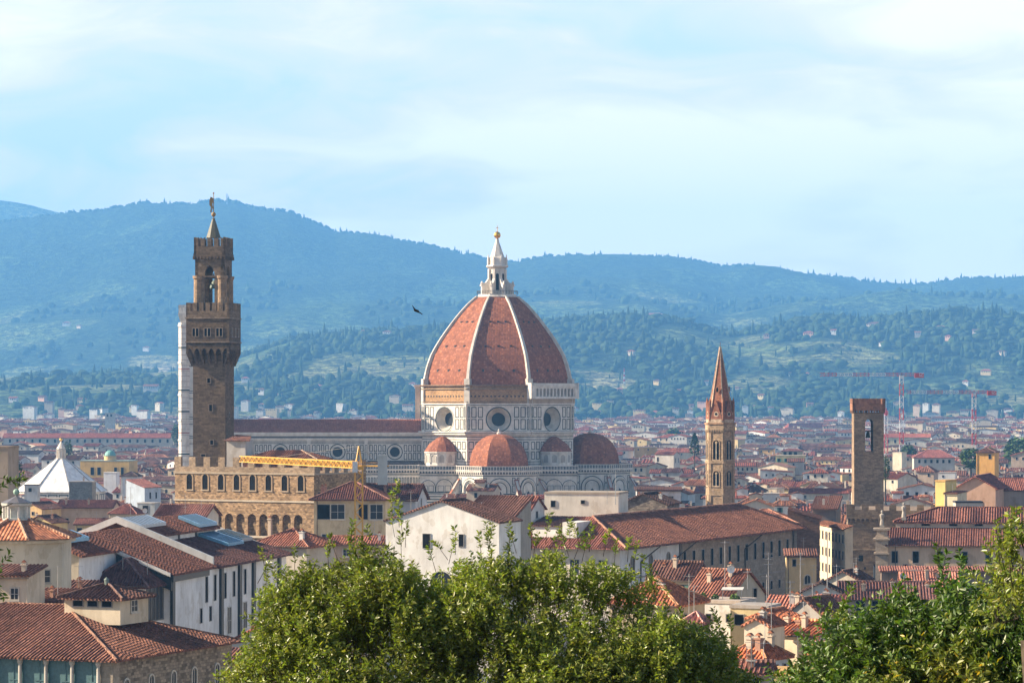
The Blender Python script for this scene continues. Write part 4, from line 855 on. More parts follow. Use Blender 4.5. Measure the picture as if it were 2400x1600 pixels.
m = MB(T2); roof_mesh(m.at(x0, y0, 0), 6.4, 5.8, h+5.05, 'hip', 1.0, .6, T2); m.build('roof', M['tile'], wth)
for i in range(3): link('window', window_mesh(1.1, .55, 'slit'), wth, (x0+1.6+i*1.65, y0, h+4.0))
link('window', window_mesh(1.2, 1.1, 'rect'), wth, (x0+6.4, y0+2.8, h+3.4), R_(90))
m = MB((.16, .2, .17)); m.lathe([(.22, h+5.9), (.22, h+6.5), (.3, h+6.5), (.02, h+6.8)], 8, x0+3.2, y0+2.9); m.build('vent_cap', M['copper'], wth)
# --- long white gallery building with dark pilasters
G0x, G0y, GA = -44.0, 401.0, 11.3
t = thing('gallery_building', 'long white gallery building with dark pilasters, slit windows and skylit tile roofs', 'building', (G0x, G0y, 0), GA)
GW_, GN = (.76, .74, .72), (.035, .04, .045)
m = MB(GW_)
for a0, a1, b0, ze in ((0, 18.4, -11.8, 30), (18.4, 56, -13.4, 29.8)):
    m.box(b0*2, 0, a0, a1, 0, ze-.1, 0, None, 'fblr')
def sl(b): return 30-.407*b
m.face([(-23.6, 0, 29.9), (0, 0, 29.9), (-11.8, 0, sl(-11.8)-.15)]); m.face([(-13.4, 56, 29.8), (0, 56, 29.8), (-9, 56, 32.9), (-13.4, 56, 35)])
m.box(-9.1, -9, 18.6, 50, 31.8, 33.5, 0); m.box(-17, -9, 49.9, 50, 31, 34, 0); m.face([(-9, 50, 33.4), (-9.2, 50, 32), (-17.5, 50, 33.4), (-13.4, 50, 35.2)])
m.box(-16, -7.2, -14.7, 0, 0, 32.6, 0, (.62, .52, .37), 'fl'); m.box(-7.21, -7.2, -14.7, 0, 0, 32.8, 0, None, 'r'); m.face([(-16, -14.7, 32.6), (-7.2, -14.7, 32.6), (-11.8, -14.7, 34.6)], 0, (.62, .52, .37))
m.build('wall', M['plaster'], t)
RC = (.20, .08, .052)
m = MB(RC); m.tiles = (.46, .09); S = lambda p, c=RC: m.slab(p, .3, None, c)
S([(.8, -.4, sl(.8)), (.8, 18.2, sl(.8)), (-11.8, 18.2, sl(-11.8)), (-11.8, -.4, sl(-11.8))]); S([(-24, 18.2, 29.8), (-24, -.4, 29.8), (-11.8, -.4, sl(-11.8)), (-11.8, 18.2, sl(-11.8))])
S([(-6.6, -15.4, sl(-6.6)), (-6.6, -.4, sl(-6.6)), (-11.8, -.4, sl(-11.8)), (-11.8, -15.4, sl(-11.8))]); S([(-17, -.4, sl(-7)), (-17, -15.4, sl(-7)), (-11.8, -15.4, sl(-11.8)), (-11.8, -.4, sl(-11.8))])
m.build('near_roof', M['tile'], t)
m = MB(T3); m.tiles = (.46, .09); S2 = lambda p, c=(.13, .058, .048): m.slab(p, .3, None, c)
S2([(.9, 18.8, 29.6), (.9, 56.6, 29.6), (-9, 56.6, 32.6), (-9, 18.8, 32.6)])
S2([(-8.4, 18.8, 33.6), (-8.4, 50.6, 33.6), (-13.4, 50.6, 35.5), (-13.4, 18.8, 35.5)], RC); S2([(-19, 50.6, 33.3), (-19, 18.8, 33.3), (-13.4, 18.8, 35.5), (-13.4, 50.6, 35.5)], RC)
m.build('far_roof', M['tile'], t)
m = MB(WHT)
P_ = [(.2, 29.8), (-13.4, 35.4), (-22, 32), (-22, 32.9), (-13.4, 36.3), (.2, 30.9)]
m.prism([(b_, 18.2, z) for b_, z in P_], [(b_, 18.8, z) for b_, z in P_], cap0=True)
m.build('verge', M['plaster'], t); m = MB(WHT); P_ = [(.2, 29.3), (-11.6, 34.1), (-11.6, 34.5), (.2, 29.75)]; m.prism([(b_, -.75, z) for b_, z in P_], [(b_, -.4, z) for b_, z in P_], cap0=True)
m.build('parapet', M['plaster'], t)
m = MB(GN)
for a in (.55, 22.4, 31.3, 38.2, 51.6): m.box(-.1, .35, a-.55, a+.55, 0, 29.3)
m.box(-.2, .5, -.2, 15.8, 28.6, 29.5); m.box(-7.1, .1, -.4, -.05, 29.0, 29.3)
m.slab([(.3, -.5, 29.0), (.3, 0, 29.0), (-7.1, 0, 32.1), (-7.1, -.5, 32.1)], 1.5)
for a in (23.5, 32, 40): m.box(-9.0, -8.9, a, a+.7, 32.0, 33.5)
m.build('dark_pilasters', M['metal'], t)
for a, z, w, hh in [(15.9, 25.0, .95, 3.4), (19.8, 25.0, .95, 3.4), (24.6, 25, .95, 3.4), (28.8, 25, .95, 3.4), (34.3, 25, .95, 3.4), (13.4, 22.4, .9, 1.9), (17.7, 22.4, .9, 1.9)]:
    link('window', window_mesh(w, hh, 'slit'), t, (0, a, z), R_(90))
for a, z in ((26.6, 20.0), (34.3, 20.2), (41.8, 20.4), (48, 20.6)): link('window', window_mesh(1.7, 3.6, 'rect', (.55, .52, .48)), t, (0, a, z), R_(90))
for b0, b1, a0, a1, z0, z1, c in ((-4.4, -8.8, 41, 49, 31.35, 32.75, (.16, .36, .52)), (-5, -8.8, 50.2, 55.6, 31.6, 32.75, (.3, .36, .38)), (-8.6, -11.8, 41, 49.5, 34.0, 35.2, (.25, .42, .55)), (-9.2, -11.6, -13, -5, 34.2, 35.1, (.2, .4, .55)), (-10.4, -13.2, 19.6, 31, 34.7, 35.7, (.5, .52, .53))):
    m = MB(c); m.slab([(b0, a0, z0+.35), (b0, a1, z0+.35), (b1, a1, z1+.35), (b1, a0, z1+.35)], .45, 0, c, 1)
    for k in range(1, 8): y_ = a0+(a1-a0)*k/8; m.bar((b0, y_, z0+.37), (b1, y_, z1+.37), .07, 1, (.1, .12, .14))
    m.build('skylight', [M['skyglass'] if 'skyglass' in M else M['glass'], M['metal']], t)
m = MB((.55, .55, .55)); m.box(0, .8, 44.6, 45.9, 20.2, 21.6); m.box(0, .8, 46.1, 47.4, 20.2, 21.6); m.build('air_conditioner', M['paint'], t)
reg(G0x-2, G0y, 4, 50, GA, 30); BUILD_OCC.append((401, 150, 600, 1250)); FOOT.append((-75, -32, 380, 462))
# --- hip roofed annex in front of it, with the glazed corner
t = house('glazed_annex', 'white annex with dark hipped roof and tall glazed corner window', 'building', 341, 1367, 394, 7.9, 9.8, GA, 'hip', 2.9, GW_, (.135, .06, .05), [], .6, corner='r')
h = Z(1367, 394); m = MB((.04, .035, .03)); m.box(7.9, 7.96, .3, 8.6, h-4.9, h-.5, 1); 
for k in range(6): m.box(7.9, 8.04, .3+k*1.6, .42+k*1.6, h-4.9, h-.5, 0, (.2, .18, .16))
m.box(7.9, 8.04, .3, 8.6, h-5.0, h-4.85, 0, (.2, .18, .16)); m.build('corner_glazing', [M['metal'], M['glass']], t)
# --- octagonal tower with a lantern at the left edge
OY = 360; ox_ = X(19, OY); oz = lambda v: Z(v, OY); t = thing('octagonal_tower', 'cream octagonal tower with striped tile roof and small columned lantern', 'tower', (ox_, OY+6, 0), 4)
m = MB((.55, .49, .38)); m.prism(m.ngon(8, 6.5, 0), m.ngon(8, 6.5, oz(1265)), 0); m.prism(m.ngon(8, 7.0, oz(1274)), m.ngon(8, 7.1, oz(1267)), 0, cap0=True); m.build('wall', M['plaster'], t)
m = MB((.34, .13, .07)); oct_dome(m, [(oz(1264), 7.7), (oz(1222), 1.7)], 8, 0, (.42, .16, .08))
for k in range(8):
    a = 2*math.pi*(k+.5)/8; m.bar((7.7*math.sin(a), -7.7*math.cos(a), oz(1264)+.1), (1.7*math.sin(a), -1.7*math.cos(a), oz(1222)+.1), .3, None, (.5, .3, .2))
m.build('roof', M['tile'], t)
m = MB((.5, .52, .48)); m.lathe([(1.75, oz(1224)), (1.75, oz(1219)), (1.15, oz(1218)), (1.15, oz(1190)), (1.75, oz(1188)), (1.85, oz(1183)), (1.6, oz(1180))], 8)
for k in range(8):
    a = 2*math.pi*(k+.5)/8; m.lathe([(.17, oz(1219)), (.15, oz(1190))], 8, 1.5*math.sin(a), -1.5*math.cos(a), None, (.6, .58, .52))
m.lathe([(1.85, oz(1181)), (.15, oz(1166)), (.12, oz(1162))], 8, 0, 0, None, (.14, .13, .14)); m.build('lantern', M['paint'], t)
m = MB((.24, .36, .28)); r_ = .38; m.lathe([(r_*math.sin(q)+.01, oz(1156)-r_*math.cos(q)) for q in [math.pi*i/8 for i in range(1, 9)]]+[(.03, oz(1146))], 10); m.build('copper_ball', M['copper'], t, smooth=True)
for th, a_, b_, w in facets(8, 6.5, 0, [0, 7]):
    link('window', window_mesh(1.5, 1.4, 'rect', (.36, .32, .26)), t, (a_-(1.0 if th == 0 else 0)*0, b_, oz(1366)), -R_(th))
reg(ox_-6.5, OY, 13, 13, 0, oz(1230))
tag(house('house', 'low cream house with small red roof below the octagonal tower', 'house', 30, 1403, 345, 6.2, 5, 22, 'sf', 1.0, CRE, T1, [('f', 1.6, 1, 1.6, 2.6), ('f', 4.9, 1.6, .5, .9, 'slit')], .4))
house('house', 'cream wing with tiled edge at the lower left corner', 'house', -40, 1345, 338, 5.0, 6, 10, 'sf', .8, CRE, T1, [('f', 3.6, 1.5, .8, 1.2)], .4)
house('house', 'small lean-to house with mossy red tiles beside the tower wall', 'house', 136, 1385, 372, 3.2, 5, 11, 'sf', 1.1, (.5, .46, .38), T2, [('f', 1.6, .6, 1.3, 1.6)], .4)
# --- behind them
house('house', 'grey walled house with hipped roof and tall pipe below the stone wing', 'house', 718.5, 1275, 462, 9, 9, 24, 'hip', 2.1, (.50, .44, .36), (.26, .10, .065), [('r', 2, 5.5, 1, 3.5, 'slit'), ('r', 4, 5.5, 1, 3.5, 'slit'), ('r', 6, 5.5, 1, 3.5, 'slit')], .8, corner='r', chim=[(1.5, 2.5, 2.2)])
house('house', 'white gabled house with dark tiles against the corner of the stone wing', 'house', 480, 1206, 560, 9.2, 7.4, 14, 'x', 1.7, (.55, .52, .48), (.20, .085, .065), [('f', 7, 1.2, 1.6, 1.4)], .6, corner='r')
house('beige_house', 'beige house with deep loggia openings behind the yellow crane', 'house', 736, 1165, 560, 12.9, 12, 4, 'hip', 2.6, (.52, .42, .27), (.20, .082, .062), [('f', 1.7, 1.3, 2.3, 2.6, 'slit'), ('f', 4.3, 1.3, 2.4, 2.6), ('f', 8.9, 1.3, 1.6, 2.6, 'slit'), ('f', 11.3, 1.3, 2.2, 2.6), ('f', 2.2, 6.6, 1.5, 2.2), ('f', 10.6, 6.6, 1.5, 2.4), ('f', 6.0, 7.7, .7, .8)], .9)
house('house', 'pale blue gabled house just left of the striped apse', 'house', 974, 1167, 600, 11, 8, 14, 'x', 2.6, (.52, .53, .55), (.17, .075, .06), [('r', 4, .2, .35, 2.6, 'slit')], .6, corner='r')
house('house', 'ochre patched low house at the crane foot', 'house', 770, 1272, 520, 12, 8, 6, 'x', 1.0, (.5, .36, .25), (.33, .13, .08), [('f', 3, 1, 1, 1.2)], .5)
# --- white gabled hall in the middle
t = house('white_hall', 'white gable-ended hall with tall arched windows behind the tree', 'building', 904, 1218, 446, 17.3, 9, 20, 'y', 2.9, (.76, .73, .67), T2, [('f', 6.3, 1.9, 1.1, 2.0, 'slit'), ('f', 11.6, 1.9, .7, 1.7, 'slit'), ('f', 3.2, 7.2, 3.4, 7.2, 'arch', (.6, .57, .5)), ('f', 8.6, 7.2, 3.4, 7.2, 'arch', (.6, .57, .5)), ('f', 13.6, 7.2, 3.2, 7.2, 'arch', (.6, .57, .5))], .25)
house('house', 'weathered tile roofed house just above the gable of the white hall', 'house', 1072, 1224, 452, 7.6, 10.5, 20, 'sf', 3.7, (.34, .30, .25), (.16, .075, .055), [], .5)
house('house', 'small white attic house with red roof at the middle of the roofs', 'house', 1188, 1190, 531, 4.4, 6, 24, 'x', 1.9, WHT, (.24, .085, .06), [('f', 2.6, 3.1, 1.1, 1.1, 'slit'), ('r', 2.6, .6, .7, 1.1, 'slit')], .4)
house('house', 'long cream blank wall with aerials above the central roofs', 'house', 1276, 1157, 556, 13.4, 10, 12, 'flat', .2, (.74, .68, .56), (.4, .33, .25), [('f', 1.6, 1.2, .8, 1.1, 'slit'), ('f', 7.0, 1.1, .7, .6, 'slit')], .3, gutter=False)
house('house', 'grey stone gabled house at the right end of the cream blank wall', 'house', 1452, 1178, 572, 9.0, 10, 16, 'y', 1.8, (.23, .2, .165), T3, [('f', 2, 1.7, .8, 2, 'arch'), ('f', 4, 1.7, .8, 2, 'arch'), ('f', 6.2, 1.7, .8, 2, 'arch')], .4, wm='rubble')
# --- the long palace with the deep eaves
PX, PY, PA, PH = X(1452.7, 520), 520.0, 24.5, Z(1274, 520)
t = thing('long_palace', 'long stone palace with deep projecting eaves and rows of windows, red roof sunlit', 'palace', (PX, PY, 0), PA)
m = MB((.60, .56, .5)); L1, L2, DW, FW = 27, 88, 17, 30
m.box(-FW, 0, 0, DW, 0, PH, 0, (.62, .56, .47), 'fl'); m.box(-DW, 0, 0, L1, 0, PH, 0, (.66, .64, .6), 'r'); m.box(-DW, 0, L1, L2, 0, PH, 1, (.33, .26, .19), 'rb'); m.box(-DW, -DW+.1, DW, L2, 0, PH, 0, None, 'l')
m.box(0, .25, L1, L1+1, 0, PH-.5, 1, (.2, .17, .14)); m.box(0, .12, L1, L2, PH-8.7, PH-8.4, 1, (.34, .28, .22)); m.box(0, .1, 0, L1, PH-6.1, PH-5.8, 1, (.3, .27, .24)); m.box(-.5, .35, L2-1.4, L2+.2, 0, PH-.3, 1, (.2, .17, .14))
m.build('wall', [M['plaster'], M['ashlar']], t)
m = MB(T1); m.tiles = (.46, .11); o = 1.9; rs = 4.7; RC2 = (.24, .10, .062)
e = PH-.6
A, B, C = (-FW, -o, e), (o, -o, e), (o, L2+o, e); H1 = (-DW/2, DW/2, PH+rs-.6); H2 = (-DW/2, L2-DW/2, PH+rs-.6)
m.slab([A, B, H1, (-FW, DW/2, PH+rs-.6)], .3, None, (.25, .095, .065)); m.slab([B, C, H2, H1], .3, None, RC2); m.slab([C, (-DW-o, L2+o, e), H2], .3, None, RC2); m.slab([(-DW-o, L2+o, e), (-DW-o, DW+o, e), H1, H2], .3, None, RC2); m.slab([(-DW-o, DW+o, e), (-FW, DW+o, e), (-FW, DW/2, PH+rs-.6), H1], .3, None, RC2)
for p, q in ((B, H1), (C, H2), (H1, H2)): m.bar((p[0], p[1], p[2]+.1), (q[0], q[1], q[2]+.1), .35, None, (.42, .22, .15))
m.build('roof', M['tile'], t)
m = MB((.1, .08, .06))
for i in range(46): m.bar((0, 1+i*1.9, e-.45), (1.7, 1+i*1.9, e-.3), .16)
m.bar((1.0, .5, e-.36), (1.0, 87, e-.36), .14)
for a in (9, L1-1, 60): m.bar((.15, a, PH-3.4), (1.6, a+5, PH-1.0), .16); m.bar((.15, a, 0), (.15, a, PH-3.4), .16)
m.build('eave_brackets', M['wood'], t)
for i in range(3): link('window', window_mesh(1.5, 3.2, 'arch', (.28, .24, .2)), t, (0, 5.5+i*8.2, PH-5.6), R_(90))
for i in range(13): link('window', window_mesh(1.15, 3.0, 'slit', (.42, .35, .27)), t, (0, L1+2.6+i*4.5, PH-5.6), R_(90))
for i in range(13): link('window', window_mesh(.95, 1.5, 'slit', (.36, .29, .22)), t, (0, L1+2.6+i*4.5, PH-11.6), R_(90))
for i in range(5): link('window', window_mesh(1.6, 2.6, 'rect'), t, (-3-i*5.2, 0, PH-5.4))
for x_, y_, w_, d_, hh in ((-16.5, 1.2, 5.2, 5, 2.9),):
    m = MB(WHT); m.box(x_, x_+w_, y_, y_+d_, PH-.5, PH+hh); m.build('dormer_room', M['plaster'], t)
    m = MB(T2); roof_mesh(m.at(x_, y_, 0), w_, d_, PH+hh, 'sf', 1.1, .35, T2); m.build('dormer_roof', M['tile'], t)
m = MB(WHT); m.slab([(-10.8, .8, PH+3.4), (-8.2, .8, PH+3.4), (-8.2, 13, PH+3.6), (-10.8, 13, PH+3.6)], 2.6); m.build('dormer_room', M['plaster'], t)
BUILD_OCC += [(520, 1172, 1460, 1205), (540, 1460, 1700, 1208), (600, 1700, 1868, 1216)]; FOOT += [(PX-32, PX+44, 495, 612)]
house('house', 'dark tiled long roof just behind the long palace ridge', 'house', 1497, 1221, 622, 10.5, 8, 4, 'x', 2.5, GRY, (.22, .11, .08), [], .4)
house('house', 'hip roofed house whose brown tiles rise left of the tall dark alley', 'house', 1716, 1222, 640, 13.0, 12, 8, 'hip', 2.4, CRE, (.34, .14, .09), [], .6)
house('terrace_house', 'white rooftop apartment with tiled rim and terrace doors left of the hexagonal tower', 'house', 1492, 1147, 760, 10.8, 9, 1, 'sf', .5, (.62, .61, .60), T2, [('f', .7, 1.7, .6, 2.0, 'slit'), ('f', 3.6, 1.6, 1.1, 2.1), ('f', 8.4, 1.6, 1.1, 2.1)], .5)
# --- right hand side
t = house('beige_palace', 'long beige palace with two red roof tiers and statues on its corner pier', 'building', 2082, 1274, 540, 34, 6.4, 9.5, 'sf', 2.6, (.64, .46, .31), (.22, .092, .068), [('f', (u-2082)/13.55, 1.25, 1.0, 2.0, 'slit') for u in (2097, 2146, 2202, 2259, 2315, 2372)]+[('f', 2.95, 3.55, .7, .55, 'slit')], .5)
h0 = Z(1274, 540)+2.6
m = MB((.5, .44, .37)); m.box(1.0, 34, 6.4, 7, h0-3, h0+1.1); m.build('upper_wall', M['plaster'], t)
for a in (6.2, 11.0, 15.4, 24.8): link('window', window_mesh(1.4, .35, 'slit'), t, (a, 6.4, h0+.35))
m = MB((.22, .092, .068)); m.tiles = (.46, .12); z1 = h0+1.1; m.slab([(.6, 5.9, z1-.1), (35, 5.9, z1-.1), (35, 13, z1+2.2), (8.2, 13, z1+2.2)], .25); m.slab([(.6, 20, z1-.1), (.6, 5.9, z1-.1), (8.2, 13, z1+2.2)], .25); m.bar((8.2, 13, z1+2.3), (35, 13, z1+2.3), .3); m.bar((.6, 5.9, z1), (8.2, 13, z1+2.3), .3); m.build('upper_roof', M['tile'], t)
m = MB((.42, .34, .26)); m.box(-2.2, 0, -.4, 1.6, 0, h0-1.2); m.box(-2.6, .3, -.8, 2, h0-1.9, h0-1.6); m.box(-2.6, .3, -.8, 2, h0-.2, h0+.15); m.box(-2.0, -.2, -.2, 1.4, h0-1.2, h0-.2); m.box(-2.5, .2, -.7, 1.8, h0-4.4, h0-4.1); m.build('corner_pier', M['ashlar'], t)
for x_, y_, zb in ((-1.1, .5, h0+.15), (2.4, 6.6, h0+1.3)):
    m = MB((.36, .32, .27)); m.box(x_-.4, x_+.4, y_-.4, y_+.4, zb, zb+.5); m.lathe([(.42, zb+.5), (.36, zb+1.0), (.27, zb+1.5), (.42, zb+2.0), (.45, zb+2.3), (.15, zb+2.5), (.13, zb+2.6), (.22, zb+2.75), (.2, zb+2.95), (.04, zb+3.1)], 9, x_, y_); m.build('statue', M['plaster'], t, smooth=True)
house('house', 'low strip of tiled roof under the beige palace wall', 'house', 2066, 1336, 528, 34, 4, 4, 'sf', .55, (.2, .15, .12), (.28, .12, .09), [], .4)
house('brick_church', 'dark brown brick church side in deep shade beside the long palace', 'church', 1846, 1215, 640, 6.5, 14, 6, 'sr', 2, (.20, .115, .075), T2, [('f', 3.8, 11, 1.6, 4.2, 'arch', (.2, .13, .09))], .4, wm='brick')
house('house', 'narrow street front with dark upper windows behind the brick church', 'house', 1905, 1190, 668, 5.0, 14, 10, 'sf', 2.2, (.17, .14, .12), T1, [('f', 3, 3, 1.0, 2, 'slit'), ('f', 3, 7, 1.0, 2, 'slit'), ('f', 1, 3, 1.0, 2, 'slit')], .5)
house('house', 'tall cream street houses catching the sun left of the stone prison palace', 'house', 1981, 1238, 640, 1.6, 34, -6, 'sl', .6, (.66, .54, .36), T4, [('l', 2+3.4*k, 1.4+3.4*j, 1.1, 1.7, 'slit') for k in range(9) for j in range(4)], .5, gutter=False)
house('house', 'small yellow house with arched doorway under the brick church', 'house', 1843, 1300, 560, 5.4, 6, 3, 'sf', .9, (.62, .46, .24), T1, [('f', 3.8, 3.6, 1.0, 1.6, 'arch'), ('f', 1.4, .8, .6, 1.2, 'slit')], .4)
house('house', 'tall narrow yellow tower house between roofs at right', 'house', 2192, 1128, 680, 2.3, 7, 28, 'flat', .2, (.72, .55, .2), OCH, [('r', 3, 3.1, .5, .8, 'slit')], .1, gutter=False)
house('house', 'cream stair block touching the narrow yellow tower house', 'house', 2213, 1154, 676, 3.0, 6, 28, 'sf', .3, (.66, .57, .38), T1, [('f', .6, 3.2, .5, 1.0, 'slit')], .2)
house('pink_gable_house', 'large salmon pink gable house with long red roof at the right edge', 'house', 2239, 1142, 700, 9.0, 26, 16, 'y', 2.6, (.64, .40, .27), (.27, .10, .08), [('f', 5.5, 3.2, 1.1, .9, 'slit', (.6, .4, .3))], .5)
house('house', 'red roofed long block running out of frame behind the salmon gable', 'house', 2330, 1146, 712, 24, 12, 2, 'x', 2.4, (.34, .29, .25), (.28, .11, .085), [], .5)
house('house', 'orange house with single square window among the far right roofs', 'house', 2288, 1058, 1050, 6.2, 9, 18, 'hip', 1.3, (.68, .37, .10), T2, [('f', 4.6, .9, .8, 1.5, 'slit')], .4)
house('house', 'glass walled attic with flat dark roof in front of the salmon gable', 'house', 2240, 1178, 640, 5.5, 5, 2, 'flat', .2, (.5, .45, .38), (.06, .055, .06), [('f', 3.8, .7, 2.0, 1.3)], .5)
# --- rooftops tumbling down at the lower right
house('house', 'house with wide dark brown roof, roof aerials and shaded beige gable', 'house', 1609, 1392, 392, 6.2, 9.4, 32, 'x', 3.0, (.50, .43, .33), (.235, .095, .062), [('r', 6.6, -.6, .9, 1.4, 'slit'), ('r', 5.8, 4.6, .9, 1.4, 'slit')], .4, chim=[(2, 2.4, .9), (4.4, 3.6, 1.2), (5.6, 1.2, .5)])
house('house', 'house with long dark slope behind the wide brown roof', 'house', 1520, 1352, 410, 6.2, 6, 24, 'x', 2.0, (.5, .42, .3), T2, [('f', 2.6, .9, 1, 1.2, 'shut', (.1, .2, .15)), ('f', 4.6, .9, 1, 1.2, 'shut', (.1, .2, .15))], .4, chim=[(3, 2, 1)])
house('house', 'cream house with bright orange hipped roof right of the big tree', 'house', 1582, 1412, 330, 7.5, 9, 24, 'hip', 2.3, (.46, .38, .26), (.42, .155, .075), [('f', 5.4, 1.4, .8, 1.6, 'slit'), ('r', 3, 1.4, .8, 1.5, 'slit')], .5, corner='r', chim=[(4.5, 3, .7)])
house('terrace_house', 'white house with plant pots on its roof terrace', 'house', 1641, 1412, 345, 4.6, 6, 22, 'flat', .2, WHT, (.5, .42, .35), [('f', 1, 1.2, .6, .8, 'slit'), ('f', 3.4, 1.2, .7, .8, 'slit')], .1, gutter=False)
house('house', 'yellow terrace block with green door shutters', 'house', 1712, 1424, 338, 4.2, 5, 20, 'flat', .2, (.66, .52, .28), (.45, .4, .35), [('f', 1.0, .7, 1.0, 1.1, 'slit', (.1, .25, .2)), ('f', 3.1, .7, .55, .6, 'slit', (.1, .25, .2)), ('r', 2, .7, .8, 1.0, 'slit')], .1, gutter=False)
house('house', 'tiny open tower room with striped hipped roof beside the tree', 'house', 1603, 1453, 300, 1.9, 1.9, 24, 'hip', .75, (.14, .11, .09), (.36, .15, .12), [('f', .95, .2, .9, 1.2, 'slit')], .25)
house('house', 'low cream penthouse with curved tile edge above the orange roofs', 'house', 1744, 1462, 312, 2.6, 4.5, 26, 'y', .7, (.64, .54, .40), (.36, .14, .08), [], .25)
house('house', 'cream blank parapet house behind the penthouse', 'house', 1752, 1446, 326, 4.2, 4.6, 28, 'y', .8, (.66, .54, .36), (.40, .14, .07), [], .25)
house('house', 'white house with bright orange roof and three grey shutters', 'house', 1791, 1538, 290, 4.0, 4.6, 36, 'hip', 1.35, (.60, .59, .58), (.46, .145, .065), [('r', .9, .9, .45, 1.0, 'slit'), ('r', 2.2, .9, .45, 1.0, 'slit'), ('r', 3.6, .9, .45, 1.0, 'slit')], .35, corner='r', chim=[(2.8, 3.2, .8)])
house('house', 'low house with dull dark roof at the foot of the big tree', 'house', 1722, 1572, 262, 2.9, 3.6, 12, 'x', .7, (.46, .39, .32), (.2, .085, .065), [('f', 1.9, .5, .7, 1.0, 'slit')], .3)
house('house', 'house with long bright orange roof strip descending to the right', 'house', 1806, 1478, 318, 6.0, 5.5, 40, 'x', 1.1, (.6, .5, .36), (.45, .15, .07), [('f', 4.5, 1, .6, .9, 'slit')], .3, chim=[(1, 1.6, .6), (3.4, 1.2, 1.0), (5.2, 2.0, .7)])
house('house', 'grey stained gable house with round vent by the dark trees', 'house', 1848, 1432, 360, 4.2, 6, 34, 'y', 1.6, (.40, .36, .31), T1, [('f', 1.2, 1.6, .7, 1.0, 'shut', (.2, .22, .2))], .3)
house('house', 'cream house with ribbed red roof left of the grey gable', 'house', 1792, 1424, 368, 3.6, 4.4, 16, 'sf', 1.3, (.58, .52, .42), (.38, .15, .1), [('f', .8, .7, .7, 1.6, 'slit', (.1, .25, .25)), ('f', 2.6, 1.3, .7, .7, 'slit')], .3)
house('house', 'white house with reddish ribbed roof and air conditioner near the right tree', 'house', 1911, 1417, 372, 3.4, 5, 10, 'sf', 1.0, WHT, (.38, .15, .11), [('f', .9, .4, .55, 1.4, 'slit')], .3, chim=[(1.2, 3, .5)])
house('house', 'white gable wall rising left of the ribbed roof house', 'house', 1853, 1424, 395, 4.4, 5, 12, 'y', 1.3, WHT, T2, [], .2)
house('house', 'house with long ribbed dark red roof under the white houses', 'house', 1899, 1488, 330, 5.2, 4, 6, 'x', 1.2, (.5, .42, .33), (.26, .105, .085), [('f', 3, 1, .7, .9, 'slit')], .4)
house('house', 'wide dark roofed house with recessed windows in front of the beige palace', 'house', 1974, 1399, 430, 12.5, 9, 5, 'x', 1.9, (.42, .36, .28), (.16, .075, .065), [('f', 2.5, .5, 1.2, 1.7, 'slit'), ('f', 5.0, .5, 1.8, 1.7, 'slit'), ('f', 9, .6, 1.2, 1.5, 'slit')], .6, chim=[(3, 2, .8), (7, 3, .6)])
house('house', 'white low gabled house with blue window behind the aerials', 'house', 1881, 1384, 415, 5.0, 5, 8, 'y', 1.2, (.62, .60, .56), T3, [('f', 2.8, .6, .8, .7, 'rect', (.15, .25, .4))], .3)
house('house', 'cream gable with two round vents facing the lower alley', 'house', 1940, 1356, 465, 4.9, 6, 26, 'y', 1.3, (.60, .52, .40), T2, [], .3)
house('house', 'house with faded pink ribbed roof below the beige palace', 'house', 2116, 1370, 480, 8.5, 7, 3, 'x', 1.9, (.55, .5, .42), (.42, .18, .13), [], .4, chim=[(3.8, 1.5, 1.3)])
house('house', 'yellow low house at the bottom between the trees', 'house', 1788, 1580, 268, 3.4, 5, 20, 'flat', .2, (.66, .48, .24), OCH, [], .1, gutter=False)
house('house', 'small house with red tiled roof half hidden by the right tree', 'house', 1893, 1527, 305, 2.6, 4, 18, 'sf', .8, (.62, .5, .3), (.44, .14, .07), [('f', 1.3, .7, .6, .9, 'slit')], .3)
house('house', 'white arched greenhouse gable beside the foot of the near palace', 'house', 528, 1506, 372, 8.0, 12, 20, 'y', 2.0, (.58, .56, .5), (.30, .11, .07), [('f', 3.6, 1.0, 2.6, 2.2, 'arch', (.6, .58, .52))], .4)
house('house', 'low dark red lean-to roof right of the near stone palace', 'house', 512, 1556, 335, 6, 5.5, 14, 'sf', 1.4, (.4, .33, .25), (.19, .08, .06), [], .4)
